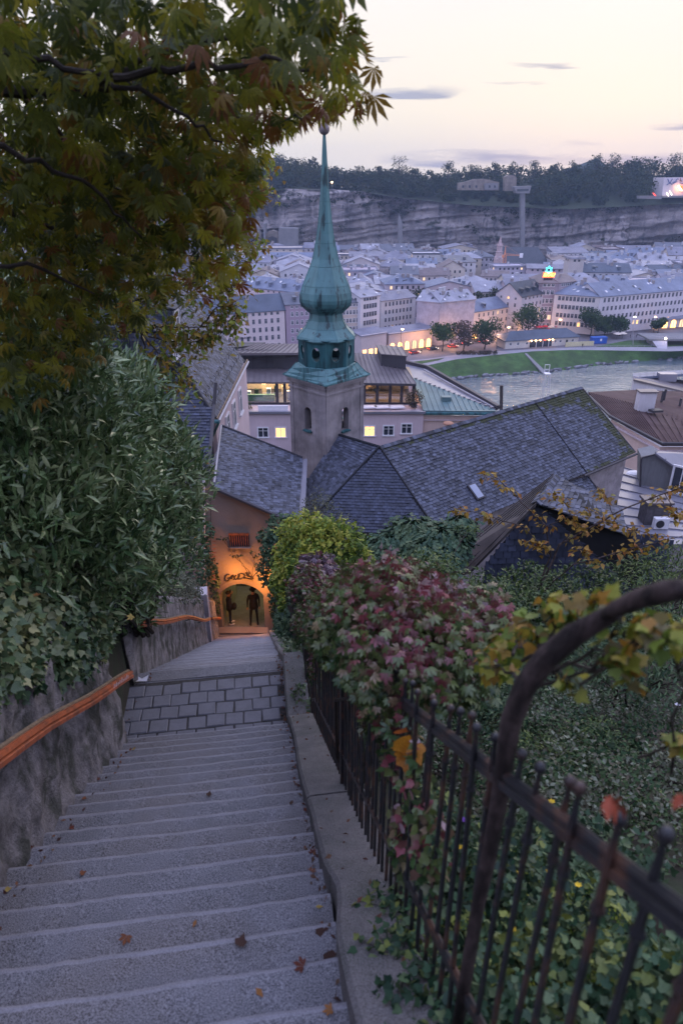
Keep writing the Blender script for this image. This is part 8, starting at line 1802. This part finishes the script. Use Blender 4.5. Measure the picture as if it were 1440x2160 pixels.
# ---------------- yellow sapling at right
ys = thing('yellow_sapling', 'slender tree with sparse yellow leaf sprays before the dark gable at right', 'sapling', P(1130, 1380, 8.6)); mb = MB(); root = P(1120, 1330, 8.6); cs = []; nodes_ = []
def limb(pts, r0, leaves=True, dn=30):
    ps = [P(x, y, d) for x, y, d in pts]; n_ = len(ps)-1; full = []
    for a, b in zip(ps, ps[1:]):
        for k in range(4): full.append(a.lerp(b, k/4) + Vector((random.uniform(-1, 1), random.uniform(-1, 1), random.uniform(-1, 1)))*.012)
    full.append(ps[-1]); mb.tube(full, [r0*(1-.8*i/len(full)) + .0015 for i in range(len(full))], 5)
    return full
LMB = [([(1120, 1380, 8.6), (1130, 1260, 8.8), (1180, 1150, 9), (1290, 1085, 9.2), (1400, 1040, 9.4), (1460, 1020, 9.4)], .022), ([(1130, 1260, 8.8), (1160, 1170, 9), (1150, 1110, 9.2), (1100, 1060, 9.6), (1050, 1010, 9.8), (1022, 996, 9.8)], .014), ([(1160, 1170, 9), (1100, 1110, 9.2), (1020, 1085, 9.4), (945, 1068, 9.6)], .010),
       ([(1180, 1150, 9), (1215, 1110, 9), (1190, 1060, 9.2), (1170, 1040, 9.4)], .008), ([(1180, 1150, 9), (1230, 1120, 9.2), (1260, 1100, 9.2), (1320, 1110, 9.2), (1380, 1130, 9)], .009), ([(1290, 1085, 9.2), (1280, 1050, 9.4), (1250, 1020, 9.6)], .006), ([(1150, 1110, 9.2), (1200, 1090, 9), (1240, 1075, 9)], .006), ([(1130, 1260, 8.8), (1210, 1190, 8.6), (1290, 1170, 8.6), (1360, 1150, 8.6), (1440, 1130, 8.6)], .011), ([(1400, 1040, 9.4), (1420, 1075, 9.2), (1440, 1090, 9)], .006), ([(1160, 1170, 9), (1140, 1150, 8.9), (1110, 1140, 8.9)], .005), ([(1210, 1190, 8.6), (1230, 1160, 8.6), (1220, 1140, 8.7)], .005)]
for pts, r in LMB:
    full = limb(pts, r); st_ = int(len(full)*.38)
    for p in full[st_:]:
        if random.random() < .36: continue
        for k in range(13):
            cs.append(tuple(p + Vector((random.gauss(0, .075), random.gauss(0, .06), random.gauss(-.01, .03)))))
mb.build('branches', G['bark2'], ys); cs = np.array(cs); foliage(ys, cs, .105, 'simple', LM['yellow'], vrand(len(cs)), (.45, .4), single=200)
# ---------------- chestnut overhead
cht = thing('chestnut_tree', 'overhanging horse chestnut with browning drooping hand shaped leaves at upper left', 'tree', P(-700, 1200, 4.5)); mb = MB()
def bough(pts, r0, r1, m=mb):
    ps = [P(*q) for q in pts]; full = []
    for a, b in zip(ps, ps[1:]):
        for k in range(5): full.append(a.lerp(b, k/5) + Vector((random.uniform(-1, 1), random.uniform(-1, 1), random.uniform(-1, 1)))*.018)
    full.append(ps[-1]); m.tube(full, [r0 + (r1-r0)*i/len(full) for i in range(len(full)+0)], 7)
    return full
B = []
B += bough([(-350, 140, 3.8), (-60, 180, 3.7), (120, 192, 3.7), (280, 188, 3.8), (420, 190, 4.0), (560, 205, 4.3)], .036, .006)
B += bough([(-300, 100, 4.2), (40, 205, 4.4), (110, 260, 4.6), (180, 340, 4.8), (250, 395, 5.0), (330, 430, 5.4)], .026, .006)
B += bough([(-300, 420, 4.6), (-20, 430, 4.6), (110, 480, 4.8), (220, 520, 5.2), (380, 560, 5.6)], .03, .005)
B += bough([(180, 190, 3.7), (330, 110, 3.6), (480, 70, 3.5), (640, 50, 3.5), (730, 90, 3.5)], .015, .004)
B += bough([(330, 188, 3.9), (460, 240, 4.0), (560, 260, 4.0), (660, 240, 3.9), (740, 210, 3.8)], .012, .003)
B += bough([(-250, 640, 5.4), (20, 650, 5.4), (160, 690, 5.6), (280, 700, 6.0)], .022, .004)
B += bough([(200, 350, 4.8), (330, 330, 4.8), (440, 350, 4.6), (500, 400, 4.5)], .010, .003)
for pts in ([(-200, 60, 3.1), (60, 120, 3.15), (240, 175, 3.2), (380, 230, 3.3), (470, 300, 3.5)], [(-200, 260, 3.3), (60, 330, 3.4), (200, 400, 3.6), (300, 500, 3.9)], [(240, 175, 3.2), (400, 140, 3.2), (560, 130, 3.2), (680, 150, 3.3)], [(-150, 560, 3.9), (60, 560, 4.0), (200, 620, 4.3)]): bough(pts, .017, .004)
mb.build('boughs', G['bark'], cht)
def cluster(px, py, D, rx, ry, n, dd=.6):
    """leaves hung in a cloud round a point of the crown"""
    c = np.array(P(px, py, D)); k = D*1.0/1440; q = rng.normal(0, 1, (n, 3)); q /= np.maximum(1, np.linalg.norm(q, axis=1)/1.7)[:, None]
    return c + q*np.array([rx*k*.72, dd, ry*k*.72])
CL = [(60, 60, 3.6, 170, 90, 90), (220, 60, 3.5, 150, 80, 80), (380, 45, 3.5, 150, 70, 70), (530, 40, 3.4, 110, 60, 50), (650, 35, 3.3, 70, 60, 30), (80, 190, 4.0, 150, 110, 85), (250, 170, 4.0, 150, 100, 80), (400, 150, 3.9, 130, 80, 64), (520, 140, 3.8, 90, 60, 34), (620, 150, 3.7, 80, 60, 26), (700, 110, 3.5, 45, 40, 14), (735, 178, 3.6, 45, 28, 15), (645, 195, 3.7, 75, 24, 24), (560, 225, 3.9, 90, 45, 34),
      (60, 320, 4.4, 130, 110, 85), (200, 300, 4.5, 130, 100, 85), (330, 290, 4.5, 120, 90, 75), (440, 300, 4.6, 80, 70, 46), (60, 460, 4.8, 130, 110, 90), (200, 440, 4.9, 130, 100, 90), (330, 420, 4.9, 110, 90, 75), (430, 400, 4.7, 80, 70, 50), (490, 440, 4.4, 35, 40, 16), (60, 600, 5.0, 130, 100, 80), (200, 570, 5.2, 120, 90, 75), (300, 530, 5.4, 100, 70, 40), (400, 540, 5.4, 60, 50, 18), (450, 600, 5.4, 40, 30, 8), (40, 720, 4.8, 110, 70, 50), (150, 680, 5.6, 100, 55, 34), (270, 640, 5.8, 80, 50, 14), (20, 790, 4.2, 90, 50, 26), (-60, 150, 4.0, 130, 160, 40), (-60, 500, 4.6, 130, 160, 40), (470, 370, 4.6, 50, 50, 22), (480, 510, 4.8, 40, 50, 14)]
cc, vv = [], []
for px, py, D, rx, ry, n in CL:
    q = cluster(px, py, D, rx, ry, int(n*(2.6 if py > 350 else 2.2 if py > 250 else 1.7 if px < 250 else 1.25))); cc.append(q); t0 = random.uniform(-.12, .12) + (.14 if px > 380 else 0) - (.12 if py < 150 else 0); vv.append(np.clip(rng.beta(1.6, 2.4, len(q)) + t0 + .1*(rng.uniform(0, 1, len(q)) < .12), 0, 1))
tips = [(770, 85, 3.3), (745, 75, 3.3), (790, 215, 3.35), (775, 235, 3.35), (810, 225, 3.4), (740, 252, 3.5), (640, 280, 3.6), (598, 290, 3.7), (570, 268, 3.8), (752, 150, 3.4), (720, 60, 3.3), (540, 440, 4.2), (520, 470, 4.2), (505, 480, 4.2), (530, 410, 4.2), (548, 480, 4.2), (510, 400, 4.3), (740, 20, 3.3), (700, 10, 3.3)]
cc.append(np.array([tuple(P(x-22, y-22, d)) for x, y, d in tips])); vv.append(rng.uniform(.3, .9, len(tips)))
cc = np.concatenate(cc); vv = np.concatenate(vv); foliage(cht, cc, .076, 'palm7', LM['chestnut'], vv, (.95, .45), single=290, name='crown')
# finer, farther tree behind, twigs with small yellowing leaves
ft = thing('twiggy_tree', 'thin twigged tree with small yellowing leaves hanging before the old house', 'tree', P(250, 900, 11)); mb = MB(); cs = []
tw_l = [[(100, 720, 9), (260, 640, 9.5), (400, 600, 10), (500, 560, 10.5), (545, 500, 11)], [(150, 760, 9), (300, 690, 9.5), (420, 690, 10), (490, 680, 10)], [(200, 700, 9.5), (330, 620, 10), (450, 590, 10.5), (500, 600, 10.5)], [(250, 690, 9.5), (350, 720, 10), (420, 720, 10), (470, 700, 10)], [(150, 600, 9), (300, 540, 9.5), (430, 480, 10), (520, 400, 10.5), (560, 390, 11)], [(300, 540, 9.5), (420, 540, 10), (490, 530, 10)], [(260, 640, 9.5), (340, 760, 9.5), (380, 800, 9.6), (350, 850, 9.6)], [(420, 690, 10), (460, 650, 10), (500, 640, 10)], [(200, 460, 9), (350, 420, 9.5), (470, 350, 10), (560, 330, 10.5)], [(300, 690, 9.5), (310, 790, 9.6), (300, 840, 9.6)]]
for pts in tw_l:
    full = bough(pts, .012, .002, mb)
    for p in full[4:]:
        for k in range(3):
            e = p + Vector((random.uniform(-.35, .35), random.uniform(-.3, .3), random.uniform(-.32, .22))); mb.tube([p, p.lerp(e, .5) + Vector((0, 0, .03)), e], [.004, .003, .0015], 4)
            for j in range(9): cs.append(tuple(p.lerp(e, random.uniform(.2, 1.05)) + Vector((random.gauss(0, .05), random.gauss(0, .05), random.gauss(0, .05)))))
mb.build('twigs', G['bark'], ft); cs = np.array(cs); foliage(ft, cs, .10, 'simple', LM['vine'], vrand(len(cs), .1, .95), (.5, .6), single=60, name='crown')
plant('hillside_tree', 'darker leafy tree mass behind the chestnut at the left edge', 'tree', [(P(-20, 420, 9), (1.8, 1.4, 1.6)), (P(60, 600, 8.8), (1.4, 1.2, 1.0)), (P(230, 400, 10.5), (1.2, 1.1, 1.1)), (P(200, 610, 9.5), (1.1, 1.0, .7))], 55, .12, 'simple', 'green', (0, .8, 1.5), (.4, .7), thick=.75, br=.03)
# ================================================================ HAZE
hm = bpy.data.materials.new('haze'); hm.use_nodes = True; N_ = hm.node_tree.nodes; N_.clear(); pv = N_.new('ShaderNodeVolumePrincipled'); pv.inputs['Color'].default_value = (.50, .66, 1.0, 1); pv.inputs['Density'].default_value = .00021; pv.inputs['Anisotropy'].default_value = .2
ou = N_.new('ShaderNodeOutputMaterial'); hm.node_tree.links.new(pv.outputs[0], ou.inputs['Volume'])
mb = MB(); mb.box(-1450, 1450, -50, 1550, -62, 118); hz_ = mb.build('haze', hm); hz_['kind'] = 'stuff'
